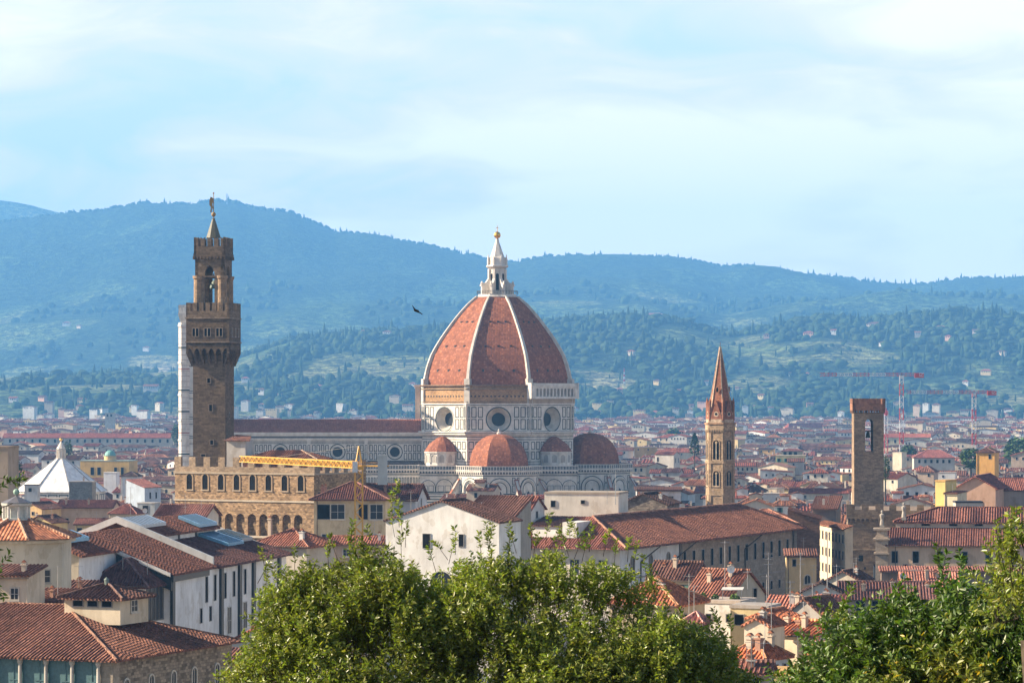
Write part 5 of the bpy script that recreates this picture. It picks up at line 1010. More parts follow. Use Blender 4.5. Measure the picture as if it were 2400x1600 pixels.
# --- mid distance, left
def oct_pyramid():
    Y = 1120; x = X(143, Y); z = lambda v: Z(v, Y); t = thing('baptistery', 'white marble octagonal baptistery with smooth pyramid roof and gold tipped lantern', 'baptistery', (x, Y, 0), 3)
    m = MB(WH); m.prism(m.ngon(8, 16.2, 0), m.ngon(8, 16.2, z(1150)), 0, WH)
    for th, ox, oy, w in facets(8, 16.2, 0): m.at(ox, oy, th); panels(m, -w/2+.3, w/2-.3, 4, z(1154), 3, 2, .3, .6)
    m.T = None; m.build('wall', [M['marble'], M['green']], t)
    m = MB((.80, .79, .77)); oct_dome(m, [(z(1150), 16.8), (z(1074), 1.7)], 8, 0, (.80, .79, .77))
    for k in range(8):
        a = 2*math.pi*(k+.5)/8; m.bar((16.8*math.sin(a), -16.8*math.cos(a), z(1150)+.1), (1.7*math.sin(a), -1.7*math.cos(a), z(1074)+.1), .35, None, (.42, .40, .38))
    m.build('pyramid_roof', M['marble'], t)
    m = MB(WH); m.lathe([(1.9, z(1076)), (1.9, z(1073)), (1.0, z(1073)), (1.0, z(1053)), (1.6, z(1052)), (1.6, z(1050)), (.9, z(1043)), (.3, z(1036)), (.2, z(1033))], 8)
    for k in range(8):
        a = 2*math.pi*(k+.5)/8; m.lathe([(.22, z(1073)), (.22, z(1053))], 6, 1.5*math.sin(a), -1.5*math.cos(a))
    m.build('lantern', M['marble'], t); m = MB(); r_ = .6; m.lathe([(r_*math.sin(q)+.01, z(1030)-r_*math.cos(q)) for q in [math.pi*i/8 for i in range(1, 9)]]+[(.03, z(1022))], 10); m.build('gilt_ball', M['gold'], t, smooth=True)
    reg(x-17, Y-17, 34, 34, 0, z(1110))
oct_pyramid()
def far(name, label, cat, u, v, Y, W, D, th, roof='x', rise=2.0, wc=CRE, rc=T2, wins=(), o=.5, zt=24.0, **k):
    """a house whose distance is found from an ordinary eave height zt, its size kept in proportion"""
    n = (CZ-zt)*FPX/(v-V0); s = n/Y
    return house(name, label, cat, u, v, n, W*s, D*s**.5, th, roof, rise*s**.7, wc, rc, [(w[0], w[1]*s, w[2]*s, w[3]*s, w[4]*s)+tuple(w[5:]) for w in wins], o, **k)
t = far('domed_yellow_palace', 'yellow ochre palace with round teal copper dome on its roof', 'building', 188, 1080, 900, 14.5, 12, 8, 'flat', .2, (.62, .40, .13), (.3, .4, .36), [('f', 3.6, 1.8, 1.0, 2.2, 'slit', (.35, .45, .5)), ('f', 5.6, 1.8, 1.0, 2.2, 'slit', (.35, .45, .5)), ('f', 10.5, 1.8, .8, 2.2, 'slit', (.3, .3, .5)), ('f', 12.5, 1.8, .8, 2.2, 'slit', (.3, .3, .5)), ('f', 3, 6.3, .9, 1.5, 'slit'), ('f', 6, 6.3, .9, 1.5, 'slit')], .4, gutter=False)
m = MB((.60, .42, .18)); h = 24.0; k_ = 28*FPX/143/900; m.lathe([(1.75*k_, h), (1.75*k_, h+1.4*k_), (1.9*k_, h+1.5*k_)], 16, 8.4*k_, 3); m.lathe([(1.65*k_*math.cos(q), h+1.5*k_+1.65*k_*math.sin(q)) for q in [math.pi/2*i/7 for i in range(8)]], 16, 8.4*k_, 3, None, (.15, .34, .30)); m.build('copper_dome', M['copper'], t, smooth=True)
t = far('scaffolded_house', 'building wrapped in white scaffold sheeting left of the stone wing', 'building', 243, 1108, 820, 3.4, 4, 10, 'flat', .1, (.7, .7, .7), WHT, [], .1, gutter=False)
far('house', 'white tower house with dark hipped cap behind the pale blue gable house', 'house', 283, 1114, 765, 4.2, 5, 10, 'hip', 1.1, (.58, .58, .58), T3, [('f', 1.9, 1.0, 1.3, .9)], .4)
far('house', 'pale blue gable house in shade left of the battlemented stone wing', 'house', 296, 1141, 720, 5.4, 7, 32, 'sr', 2.0, (.48, .54, .60), (.27, .11, .09), [('r', 2, 1.2, .5, 1.4, 'slit'), ('r', 4.2, 1.2, .5, 1.4, 'slit')], .3)
far('house', 'grey brick box house in front of the white pyramid roof', 'house', 162, 1130, 790, 5.9, 6, 3, 'flat', .2, (.22, .205, .18), (.3, .26, .22), [], .1, wm='brick', gutter=False, chim=[(4.6, 2, 1.0)])
far('house', 'small square tower room with dark cap before the white pyramid roof', 'house', 57, 1137, 800, 3.4, 3.4, 4, 'flat', .2, (.56, .54, .5), (.18, .12, .1), [('f', 1.5, .7, .8, .9, 'slit')], .2, gutter=False)
far('house', 'long peach house with two dark red roof bands and satellite clutter', 'house', 134, 1187, 640, 11.4, 9, 3, 'x', 1.3, (.56, .42, .29), (.21, .08, .06), [('f', 2, 2.4, .7, 1.0, 'slit'), ('f', 9.8, 2.2, .7, 1.0, 'slit'), ('f', 6, 2.6, .7, 1.0, 'slit')], .5, chim=[(2, 2, 1), (8, 2, 1)])
far('house', 'yellow house with green shuttered arched window behind the octagonal tower', 'house', 62, 1222, 560, 5.0, 7, 20, 'y', 1.2, (.66, .52, .24), T2, [('f', 2.5, .4, 1.5, 1.5, 'arch', (.2, .3, .3))], .4)
far('house', 'orange gabled house at the left behind the copper ball lantern', 'house', 44, 1190, 600, 5.2, 8, 24, 'y', 1.2, (.62, .42, .2), T2, [('f', 1.6, .9, .5, .6, 'slit'), ('f', 3.2, .7, .5, .6, 'slit')], .4)
far('house', 'cream house with purple brown hipped roof above the skylit gallery roofs', 'house', 256, 1201, 520, 4.8, 5, 14, 'hip', 1.5, (.62, .52, .36), (.27, .10, .075), [('f', 2.6, .9, 1.2, .5, 'slit')], .3)
far('house', 'grey metal clad rooftop unit beside the purple brown hipped roof', 'house', 322, 1180, 545, 3.2, 4, 14, 'flat', .2, (.36, .38, .38), GRY, [('f', 1.5, .3, 1.0, 1.3, 'slit', (.3, .4, .45))], .1, gutter=False)
far('house', 'low yellow house with tiled eave in front of the peach house', 'house', 176, 1226, 540, 6.0, 5, 4, 'x', .8, (.64, .5, .24), (.22, .09, .065), [('f', .8, .8, .8, .8, 'slit'), ('f', 4.2, 1, 1.2, .6, 'slit')], .4)
house('round_tower', 'tall cream rounded tower wall with stone cornice at the left edge', 'tower', -30, 1050, 520, 3.6, 6, 8, 'flat', .4, (.36, .28, .21), (.3, .22, .16), [], .3, wm='plaster', gutter=False)
far('long_barracks', 'very long low palace with continuous red roof across the far left city', 'building', 8, 1024.5, 1900, 102, 12, 2, 'x', 2.6, (.52, .47, .38), (.36, .12, .08), [('f', 4+i*4.6, 1.2, 1.2, 1.9, 'slit') for i in range(22)], .8, rm='tile_far', gutter=False)
house('stone_tower_house', 'pale square stone tower with arched top openings at far left', 'tower', 246, 968, 3000, 8.6, 8, 4, 'flat', .3, (.44, .42, .38), GRY, [('f', 2.4, .9, 1.6, 2.4, 'slit'), ('f', 6, .9, 1.6, 2.4, 'slit')], .3, gutter=False, wm='ashlar')
far('house', 'large white flat fronted block at far left beside the marble bell tower', 'house', 376, 984, 2800, 9, 14, 24, 'flat', .3, WHT, CRE, [], .2, gutter=False)
# --- far right city landmarks
far('school_building', 'long cream block with two rows of windows right of the hexagonal tower', 'building', 1756, 993, 2300, 18.0, 20, 12, 'flat', .3, (.66, .60, .42), CRE, row('f', 1.5, 1.9, 9, 1.6, .8, 2.6, 'slit')+row('f', 1.5, 1.9, 9, 6.6, .8, 2.4, 'slit'), .3, gutter=False)
far('house', 'pale pink blank fronted block joined to the long cream block', 'house', 1811, 991, 2290, 9.5, 16, 12, 'flat', .3, (.62, .50, .42), CRE, [], .3, gutter=False)
far('red_roofed_palace', 'huge orange and violet shaded palace with wide red roof at the city edge', 'building', 1838, 1000, 2250, 5, 40, 60, 'hip', 3, (.5, .34, .28), (.46, .14, .095), [('r', 4+i*3, 2.4, 1, 2.5, 'slit') for i in range(9)], .8, rm='tile_far', gutter=False)
far('villa_block', 'tall grey villa with red roof against the dark trees right of centre', 'villa', 1914, 963, 2900, 13, 10, 28, 'hip', 2, (.5, .4, .28), (.46, .14, .1), row('f', 2.5, 3, 4, 2, .9, 1.8, 'slit'), .6, rm='tile_far', gutter=False)
far('house', 'yellow apartment house with red roof right of the crenellated tower', 'house', 2072, 1024, 1500, 22, 12, 9, 'x', 1.8, (.66, .56, .34), (.42, .14, .09), row('f', 2, 3.3, 6, 1.3, .9, 1.5, 'slit')+row('f', 2, 3.3, 6, 4.4, .9, 1.5, 'slit', (.2, .4, .32)), .5, gutter=False)
far('house', 'cream block with flat ornamented top between tower and yellow apartments', 'house', 2092, 1061, 1120, 3.6, 5, 32, 'flat', .3, (.66, .58, .42), CRE, [], .2, gutter=False)
far('house', 'broad house with dull rose roof and row of white windows at right', 'house', 2142, 1071, 1150, 15, 12, 4, 'hip', 2.9, (.5, .45, .38), (.30, .11, .095), row('f', 2, 2.2, 6, .9, .8, 1.2, 'slit'), .5, gutter=False)
far('yellow_terrace_house', 'yellow house with green shutters and roof terrace left of the crenellated tower', 'house', 1818, 1068, 1120, 10.6, 9, 6, 'flat', .3, (.66, .52, .24), (.5, .42, .3), row('f', 1.2, 2.6, 4, .9, .8, 1.2, 'shut', (.1, .3, .22)), .3, gutter=False)
far('house', 'attic storey set back on the yellow house with green shutters', 'house', 1832, 1056, 1126, 7.6, 6, 6, 'hip', 1.0, (.45, .4, .28), (.19, .08, .07), row('f', 1.2, 1.9, 3, .4, 1.1, 1.2, 'slit'), .4, gutter=False)
far('house', 'white plastered house with weathered blank gable left of the hexagonal tower', 'house', 1535, 1064, 1100, 7.0, 8, 22, 'x', 1.0, (.55, .50, .43), (.30, .11, .08), [('r', 2, 1.4, .5, 1.6, 'slit'), ('r', 5, 1.4, .5, 1.6, 'slit'), ('f', 1.1, 1.0, .6, 1.6, 'slit')], .3, gutter=False)
# ---------------------------------------------------------------- the city: a few hundred houses of its own, the far remainder as one mass
random.seed(11)
def roofheight(Y, x):
    return 16.0
NAMES_W = [(CRE, 'cream'), (WHT, 'white'), ((.64, .57, .45), 'ivory'), (YEL, 'yellow'), (OCH, 'ochre'), (GRY, 'grey'), (PNK, 'pink'), ((.50, .41, .29), 'beige'), ((.56, .42, .30), 'peach'), ((.58, .55, .5), 'pale grey')]
W_WT = [6, 9, 7, 3, 1, 1.5, 1.2, 3, 1.5, 3]
NAMES_R = [(T1, 'terracotta'), (T2, 'dark red'), (T3, 'dark brown'), (T4, 'orange'), ((.26, .085, .058), 'red'), ((.20, .11, .085), 'dusty brown')]
R_WT = [5, 5, 3, 2, 4, 2]
RN = {'x': 'ridged', 'y': 'gabled', 'hip': 'hipped', 'flat': 'flat', 'sf': 'lean-to', 'sr': 'slanting'}
def inside(P_):
    xs = [p[0] for p in P_]; ys = [p[1] for p in P_]; a, b, c, d = min(xs), max(xs), min(ys), max(ys)
    return any(not (b < f[0] or a > f[1] or d < f[2] or c > f[3]) for f in FOOT)
cand = []; Y = 560.0
while Y < 5050:
    dist = noise.noise(Vector((Y/180, 3.3, 0)))
    step = 15.5 if Y < 900 else (20 if Y < 1400 else (31 if Y < 2300 else (50 if Y < 4300 else 60)))
    half = 1330/FPX*Y+12; x = -half+ru(-6, 0)
    while x < half:
        th = 13+16*noise.noise(Vector((x/170, Y/170, 1)))+ru(-2.5, 2.5)
        if random.random() < .08: th += ru(15, 25)
        big = random.random(); W = ru(6.5, 12) if big < .72 else ru(12, 21); D = ru(9, 13)
        if Y > 1900: W *= 1.25
        if Y > 2800: W *= 1.3
        hh = 15.2+2.6*noise.noise(Vector((x/120, Y/120, 7)))*2+ru(-5.0, 4.2)
        if random.random() < .06: hh += ru(2, 5)
        if Y < 700: hh = min(hh, 15)
        if Y > 2300: hh += 3.5+min(5, (Y-2300)/300)
        if Y > 4150:
            if random.random() < .3+(Y-4150)/1100: x += W; continue
            W *= .7; hh -= 7
            hh += max(0, hill_z(Uof(x, Y), Y))
        yy = Y+ru(-3, 3); roof = random.choices(['x', 'y', 'hip', 'flat', 'sf', 'sr'], [4.2, 4.2, 2.4, 1.5, 1.2, 1.1])[0]
        if random.random() > .035: cand.append((yy, x, W, D, th, hh, roof, random.choices(range(10), W_WT)[0], random.choices(range(6), R_WT)[0], random.random()))
        x += W*math.cos(R_(th))+ru(.0, 1.2)+(ru(4, 7) if random.random() < .10 else 0)
    Y += step
cand.sort(key=lambda c: c[0])
NB = 700; hor = [1700.0]*NB; occ = sorted(BUILD_OCC); oi = 0; seen = []
def cover(u0, u1, v):
    for i in range(max(0, int((u0+200)/4)), min(NB, int((u1+200)/4)+1)): hor[i] = min(hor[i], v)
for i in range(NB):
    u = i*4-200; tv = interp([(480, 1700), (560, 1560), (640, 1340), (760, 1290), (1400, 1290), (1560, 1420), (1740, 1600), (1800, 1620), (1950, 1480), (2150, 1380), (2350, 1330), (2400, 1300)], u); hor[i] = min(1600, tv)
for c in cand:
    while oi < len(occ) and occ[oi][0] < c[0]: cover(*occ[oi][1:]); oi += 1
    P_ = corners(c[1], c[0], c[2], c[3], c[4])
    if inside(P_): continue
    us = [Uof(*p) for p in P_]; u0, u1 = min(us), max(us); rise = 1.9 if c[6] in ('x', 'y', 'hip') else .6; vt = Vof(c[5]+rise, c[0]+c[3]/2); ve = Vof(c[5], c[0])
    ar = 0.0
    for i in range(max(50, int((u0+200)/4)), min(650, int((u1+200)/4)+1)): ar += max(0, hor[i]-vt)*4
    if u1 < -30 or u0 > 2430: pass
    seen.append((ar, c, u0, u1, vt, ve)); cover(u0+3, u1-3, ve)
vis = [s for s in seen if s[0] > 6 and s[3] > 0 and s[2] < 2400]
vis.sort(key=lambda s: -s[0]); things = vis[:250]; ids = set(id(s[1]) for s in things)
rest = [s for s in seen if id(s[1]) not in ids]
LM = [(140, 'white pyramid roof'), (256, 'teal copper dome'), (500, 'brown tower'), (800, 'yellow crane'), (1165, 'great ribbed dome'), (1390, 'right apse dome'), (1560, 'rooftop apartment'), (1688, 'brick spire'), (1790, 'cream school block'), (1900, 'shaded street alley'), (2037, 'crenellated tower'), (2130, 'red and white cranes'), (2220, 'narrow yellow house'), (2320, 'salmon pink gable')]
def rise_of(c): return {'x': .15, 'y': .17, 'hip': .2}.get(c[6], .08)*(c[3] if c[6] != 'y' else min(c[2], 11)) if c[6] != 'flat' else 0
used = {}
lst = sorted(things, key=lambda s: s[1][0])
recs = []
for s in lst:
    ar, c, u0, u1, vt, ve = s; uc = (u0+u1)/2; lm = min(LM, key=lambda q: abs(q[0]-uc)); size = 'tiny' if c[2] < 7.6 else ('small' if c[2] < 9 else ('wide' if c[2] > 14 else ('broad' if c[2] > 11.5 else 'plain')))
    band = 'near' if c[0] < 760 else ('middle' if c[0] < 1100 else ('farther' if c[0] < 1700 else 'far'))
    side = 'below' if abs(uc-lm[0]) < 22 else ('left of' if uc < lm[0] else 'right of')
    key = f"{size} {NAMES_W[c[7]][1]} house, {RN[c[6]]} {NAMES_R[c[8]][1]} roof, {side} the {lm[1]}" if c[6] != 'flat' else f"{size} {NAMES_W[c[7]][1]} house with flat roof, {side} the {lm[1]}"
    used.setdefault(key, []).append(s); recs.append((s, key, band))
ORD = ['nearest', 'second nearest', 'third nearest', 'fourth nearest', 'fifth nearest', 'sixth nearest', 'seventh nearest', 'eighth nearest']
def win_list(c, uppx):
    W, D, roof = c[2], c[3], c[6]; r = random.Random(int(c[9]*1e6)); out = []
    st = r.choice([2.3, 2.7, 3.1]); n = max(1, int((W-1.0)/st)); a0 = (W-(n-1)*st)/2; ww, wh = r.choice([(.8, 1.3), (.9, 1.5), (.7, 1.0)]); sty, fc = r.choice([('slit', (.3, .28, .25)), ('shut', (.10, .20, .14)), ('shut', (.22, .13, .08)), ('slit', (.3, .28, .25)), ('rect', (.5, .45, .38))])
    if c[0] > 1100: sty = 'slit'
    for k in range(min(n, 5)):
        if r.random() < .8: out.append(('f', a0+k*st, .9, ww, wh, sty, fc))
        if c[0] < 1000 and r.random() < .55: out.append(('f', a0+k*st, 3.9, ww, wh, sty, fc))
    if c[1] < 0: out += [('r', 2.5+k*3, 1.0, ww, wh, sty, fc) for k in range(2) if r.random() < .7]
    else: out += [('l', 2.5+k*3, 1.0, ww, wh, sty, fc) for k in range(2) if r.random() < .7]
    return out
for s, key, band in recs:
    ar, c, u0, u1, vt, ve = s; yy, x, W, D, th, hh, roof, wi, ri, q = c; same = used[key]; label = key
    if len(same) > 1: label = ORD[min(7, same.index(s))]+' '+key
    if len(label.split()) > 16: label = label.replace(' nearest', '')
    if len(label.split()) > 16: label = label.replace(' roof,', ',')
    t = thing('house', label, 'house', (x, yy, 0), th, 'town houses packed across the old city'); rs = rise_of(c)
    j = ru(.86, 1.1); wc = tuple(min(.74, k*j) for k in NAMES_W[wi][0]); j = ru(.8, 1.2); rc = tuple(k*j for k in NAMES_R[ri][0])
    m = MB(wc); wall_mesh(m, W, D, 0, hh, roof, rs, wc); m.build('wall', M['plaster'], t)
    m = MB(rc); m.tiles = (.5, .13) if yy < 1100 else (.9, .22); roof_mesh(m, W, D, hh, roof, rs, .45, rc if roof != 'flat' else (.36, .3, .25)); m.build('roof', M['tile' if yy < 1000 else 'tile_far'] if roof != 'flat' else M['plaster'], t)
    for w in win_list(c, 0): add_window(t, W, D, hh, w)
    for k in range(random.choice([0, 1, 1, 2, 3]) if yy < 1300 else 0):
        cx_, cy_ = ru(.15, .85)*W, ru(.15, .5)*D; zr = rs*(cy_/(D/2)) if roof in ('x', 'hip') else rs*.4; chimney(t, cx_, cy_, hh+zr, ru(.5, 1.3), ru(.4, .7), random.choice([(.55, .45, .35), (.6, .58, .52), (.4, .22, .14)]), random.random() < .6)
    if yy < 1000:
        for k in range(random.choice([0, 0, 1, 2])): antenna(t, ru(.1, .9)*W, ru(.1, .6)*D, hh+rs*.4, random)
    if roof in ('x', 'flat', 'hip') and yy < 1500 and random.random() < .45:      # attic room on the roof
        m = MB(wc); w2, d2 = ru(2.5, 4.2), ru(2.5, 3.5); x2, y2 = ru(.5, max(.6, W-w2-.5)), ru(1, D*.4); m.box(x2, x2+w2, y2, y2+d2, hh-.2, hh+rs*.5+1.7, 0, wc, 'fblr'); m.build('attic_room', M['plaster'], t)
        m = MB(rc); roof_mesh(m.at(x2, y2, 0), w2, d2, hh+rs*.5+1.7, random.choice(['sf', 'x', 'y']), .6, .3, rc); m.build('attic_roof', M['tile'], t)
ms = MB()      # everything beyond: walls 0, roofs 1, panes 2
ms.v = []
for s in rest:
    ar, c, u0, u1, vt, ve = s; yy, x, W, D, th, hh, roof, wi, ri, q = c
    ms.at(x, yy, th); ms.tiles = (1.0, .24) if yy < 1500 else (1.6, .36); rs = rise_of(c); j = .86+.24*q; wc = tuple(min(.74, k*j) for k in NAMES_W[wi][0]); rc = tuple(k*(.8+.4*((q*7) % 1)) for k in NAMES_R[ri][0])
    wall_mesh(ms, W, D, 2 if yy < 4200 else hh-26, hh, roof, rs, wc, 0); roof_mesh(ms, W, D, hh, roof, rs, .4, rc, 1 if roof != 'flat' else 0, ridge=yy < 2200)
    if ar > 3:
        n = int(W/2.8); 
        for k in range(n):
            if (q*13+k*.37) % 1 < .75: a = (k+.7)*W/(n+.4); ms.box(a-.45, a+.45, -.05, 0, hh-2.3, hh-.9, 2, (.05, .05, .06), 'f')
        for k in range(2 if c[0] < 2600 else 1):
            a = (q*5+k*.4) % 1*W; ms.box(a-.3, a+.3, D*.3, D*.3+.6, hh, hh+rs+1.2, 0, (.6, .52, .42), 'flrt')
        if (q*31) % 1 < .22: a = (q*17) % 1*(W-3); ms.box(a, a+3, 1.5, 4.5, hh, hh+rs*.5+1.9, 0, wc, 'flr'); ms.box(a-.2, a+3.2, 1.2, 4.7, hh+rs*.5+1.9, hh+rs*.5+2.1, 1, rc)
ms.T = None
tag(ms.build('distant_houses', [M['plaster'], M['tile_far'], M['glass']]), 'packed mass of red roofed houses filling the far city behind the nearer ones', 'houses', kind='stuff')
print('CITY', len(cand), len(seen), len(vis), len(things), 'last area', things[-1][0], len(rest))
# ---------------------------------------------------------------- wooded foothills
random.seed(5); rng = np.random.default_rng(5)
def ground_at(u, v):
    """distance at which the hills rise to photo height v in column u"""
    Y = 4300
    while Y < 11400:
        if Vof(hill_z(u, Y), Y) <= v: return Y
        Y += 25
    return None
def ico(sub):
    me = bpy.data.meshes.new('t'); import bmesh
    bm = bmesh.new(); bmesh.ops.create_icosphere(bm, subdivisions=sub, radius=1.0); bm.to_mesh(me); bm.free()
    v = np.array([tuple(q.co) for q in me.vertices]); f = np.array([tuple(p.vertices) for p in me.polygons]); bpy.data.meshes.remove(me); return v, f
IV, IF = ico(2)
def blob_variants(n=6, kind='round'):
    out = []
    for k in range(n):
        v = IV.copy(); d = np.array([1+.42*noise.noise(Vector(tuple(p*1.7))+Vector((k*9.1, 0, 0)))+.38*noise.noise(Vector(tuple(p*4.2))+Vector((k*5.3, 3, 0))) for p in v]); v = v*d[:, None]
        if kind == 'round': v[:, 2] = v[:, 2]*.85+.75
        elif kind == 'cypress': z = (v[:, 2]+1)/2; w = np.interp(z, [0, .15, .5, .85, 1], [.5, 1, .9, .5, .1]); v[:, 0] *= w*.32; v[:, 1] *= w*.32; v[:, 2] = z*2.6
        elif kind == 'pine': v[:, 2] = np.where(v[:, 2] < 0, v[:, 2]*.25, v[:, 2]*.5)+1.35; v[:, :2] *= 1.2
        out.append(v)
    return out
VAR = {k: blob_variants(6, k) for k in ('round', 'cypress', 'pine')}
def merged(name, items, mat):
    V_, F_, C_ = [], [], []; off = 0
    for (kind, x, y, z, s, c) in items:
        v = VAR[kind][random.randrange(6)]; a = ru(0, 6.28); ca, sa = math.cos(a), math.sin(a)
        w = np.stack([(v[:, 0]*ca-v[:, 1]*sa)*s+x, (v[:, 0]*sa+v[:, 1]*ca)*s+y, v[:, 2]*s+z], 1)
        V_.append(w); F_.append(IF+off); C_.append(np.repeat([c], len(IF), 0)); off += len(v)
    V_, F_, C_ = np.concatenate(V_), np.concatenate(F_), np.concatenate(C_)
    return np_mesh(name, V_, F_, C_, mat)
def np_mesh(name, V_, F_, C_, mat, parent=None, smooth=False):
    me = bpy.data.meshes.new(name); k = F_.shape[1]; me.vertices.add(len(V_)); me.vertices.foreach_set('co', V_.astype(np.float32).ravel())
    me.loops.add(F_.size); me.loops.foreach_set('vertex_index', F_.astype(np.int32).ravel()); me.polygons.add(len(F_))
    me.polygons.foreach_set('loop_start', np.arange(0, F_.size, k, dtype=np.int32)); me.update(calc_edges=True); me.materials.append(mat)
    ca = me.color_attributes.new('Col', 'FLOAT_COLOR', 'CORNER'); cc = np.ones((len(F_), 4), np.float32); cc[:, :3] = C_; ca.data.foreach_set('color', np.repeat(cc, k, 0).ravel())
    return link(name, me, parent)
M['wood_far'] = mat_foliage('far_foliage', (.014, .028, .012), (.026, .045, .017), (.055, .078, .03), .12, 0, .95, .1)
villas = [
 (1400, 980, 7.5, 'pale villa with small white turret at the foot of the wooded hill', WHT), (1475, 962, 8, 'cream villa wing between trees behind the turreted villa', CRE), (1534, 978, 8.5, 'white villa with columned front and red hipped roof', WHT), (1620, 962, 6, 'small tan villa among dark cypresses', (.45, .33, .22)),
 (1452, 925, 8, 'pink sided villa on the slope left of the spire', PNK), (1538, 903, 7.5, 'ochre villa high among pines left of the spire', YEL), (1590, 928, 5.5, 'bright yellow villa left of the spire', YEL), (1657, 905, 10, 'white modern flat villa just left of the spire top', WHT), (1725, 922, 8, 'grey pink villa just right of the spire', (.5, .4, .34)),
 (1783, 938, 8, 'yellow villa under umbrella pines right of the spire', (.62, .52, .3)), (1770, 966, 4.5, 'tiny white cottage low in the pine wood', WHT), (1855, 978, 6, 'little bell gabled chapel at the wood edge', YEL), (1892, 888, 4, 'bright cream tower villa in the cypress wood', CRE), (1851, 886, 3, 'slim cream tower villa in the cypress wood', CRE),
 (2048, 768, 19, 'large cream hospital-like villa on the upper right hill', CRE), (2203, 778, 13, 'pink and white villa high on the right hill', WHT), (2286, 786, 8, 'pale pink villa at the upper right', (.6, .48, .4)), (2067, 816, 8, 'white tall villa half way up the right hill', WHT), (1953, 786, 7, 'white villa with red roof on the hill saddle', WHT),
 (1894, 792, 13, 'long rose coloured villa on the hill saddle', PNK), (1796, 796, 7, 'small pink farmhouse on the terraced hill', PNK), (2221, 803, 7, 'red roofed farmhouse below the high villas', PNK), (1477, 836, 9, 'ivory farmhouse amid dark woods left of the spire', CRE), (1530, 750, 30, 'long pink row of houses on the wooded crest', PNK),
 (2345, 836, 11, 'pale farmhouse at the far right slope', CRE), (2310, 880, 13, 'yellow villa under pines near the right edge', YEL), (2262, 904, 7, 'white villa in front of the right pines', WHT), (2189, 982, 11, 'large pink and white villa with stepped red roofs at the right', (.6, .5, .42)), (2371, 978, 12, 'white block with red roof at the right wood edge', WHT), (2151, 792, 8, 'cream barn on the upper right hillside', CRE),
 (353, 918, 19, 'long white villa with broad red roof at the foot of the left hills', (.66, .6, .5)), (30, 946, 10.5, 'white villa at the extreme left', WHT), (98, 942, 10, 'low pink roofed villa right of the extreme left villa', PNK), (191, 950, 13, 'long orange yellow villa in the left trees', YEL), (315, 968, 13, 'group of pale yellow villa wings left of the marble bell tower', (.62, .52, .33)),
 (342, 824, 8, 'lone white farmhouse on the left olive slopes', WHT), (155, 766, 10, 'small white farmstead high on the left slopes', WHT), (185, 772, 6, 'second tiny farmstead high on the left slopes', CRE), (612, 928, 7.5, 'white villa just right of the brown tower', WHT), (655, 938, 4.5, 'tiny cream lodge among the trees right of the brown tower', CRE),
 (612, 960, 7, 'grey lodge near the city edge right of the brown tower', GRY), (742, 918, 10, 'pink roofed villa hidden by trees left of the dome', PNK), (855, 786, 9, 'cream farmhouse under the left crest', CRE), (906, 790, 10, 'white farmhouse under the left crest', WHT), (574, 897, 9, 'flat white house in the olive grove right of the brown tower', WHT), (966, 912, 8, 'white house touching the dome silhouette', WHT)]
vpos = []
for i, (u, v, w, lab, wc) in enumerate(villas):
    Y = ground_at(u, v)
    if Y is None: continue
    z = hill_z(u, Y); W = w*(Y/5000)*1.25; D = W*.55 if w > 12 else W*.75; hh = ru(7, 9.5)*(1.15 if Y > 6000 else 1); vpos.append((X(u, Y), Y, W))
    th = ru(6, 30); ve = Vof(z+hh, Y)
    house('villa', lab, 'villa', u-W/2/Y*FPX, ve, Y, W, D, th, random.choice(['hip', 'hip', 'x']), W*.09+.8, wc, random.choice([T1, (.42, .14, .09), T4]), [('f', W*(k+.7)/(int(W/4)+.4), 1.3, 1.3, 2.0, 'slit') for k in range(int(W/4))], .8, z0=z-6, rm='tile_far', gutter=False, group='villas on the wooded hills')
items = []
def tree_ok(x, y): return all(not (abs(x-a) < w*.8+6 and -34 < y-b < 14) for a, b, w in vpos)
def add_trees(n, u0, u1, Y0, Y1, s0, s1, dens, pc=.2, pp=.12):
    for _ in range(n):
        u = ru(u0, u1); Y = ru(Y0, Y1); x = X(u, Y)
        if dens is not None and forest(x, Y)+ru(-.12, .12) < dens: continue
        if not tree_ok(x, Y): continue
        r = random.random(); k = 'cypress' if r < pc else ('pine' if r < pc+pp else 'round'); s = ru(s0, s1); g_ = ru(.7, 1.3); w = ru(.9, 1.1)
        items.append((k, x, Y, hill_z(u, Y)-1.0, s*(1.15 if k == 'cypress' else 1), (g_*w, g_, g_*.9)))
add_trees(2300, -300, 2700, 4420, 5350, 6.0, 11, .1, .16, .14)
add_trees(700, -300, 2700, 4330, 5300, 3.5, 8, None, .3, .1)
add_trees(5200, -300, 2700, 5350, 7000, 5.5, 11, .12, .14, .06)
add_trees(700, -300, 2700, 5350, 6800, 3, 5.5, None, .45, .0)
add_trees(2200, -300, 2700, 7000, 9500, 7, 13, .2, .1, .0)
for _ in range(1500):
    u = ru(-350, 2750); Y = ru(11330, 11560); items.append((('round', 'cypress')[random.random() < .2], X(u, Y), Y, hill_z(u, Y)-6, ru(6, 12), (.9, .9, .9)))
for _ in range(900):
    u = ru(560, 2750); Y = ru(6380, 6560); items.append((('round', 'cypress')[random.random() < .4], X(u, Y), Y, hill_z(u, Y)-2, ru(5, 9), (.8, .8, .8)))
tag(merged('woods', items, M['wood_far']), 'mixed woods of pines, oaks and cypresses covering the lower hills', 'woods', kind='stuff')
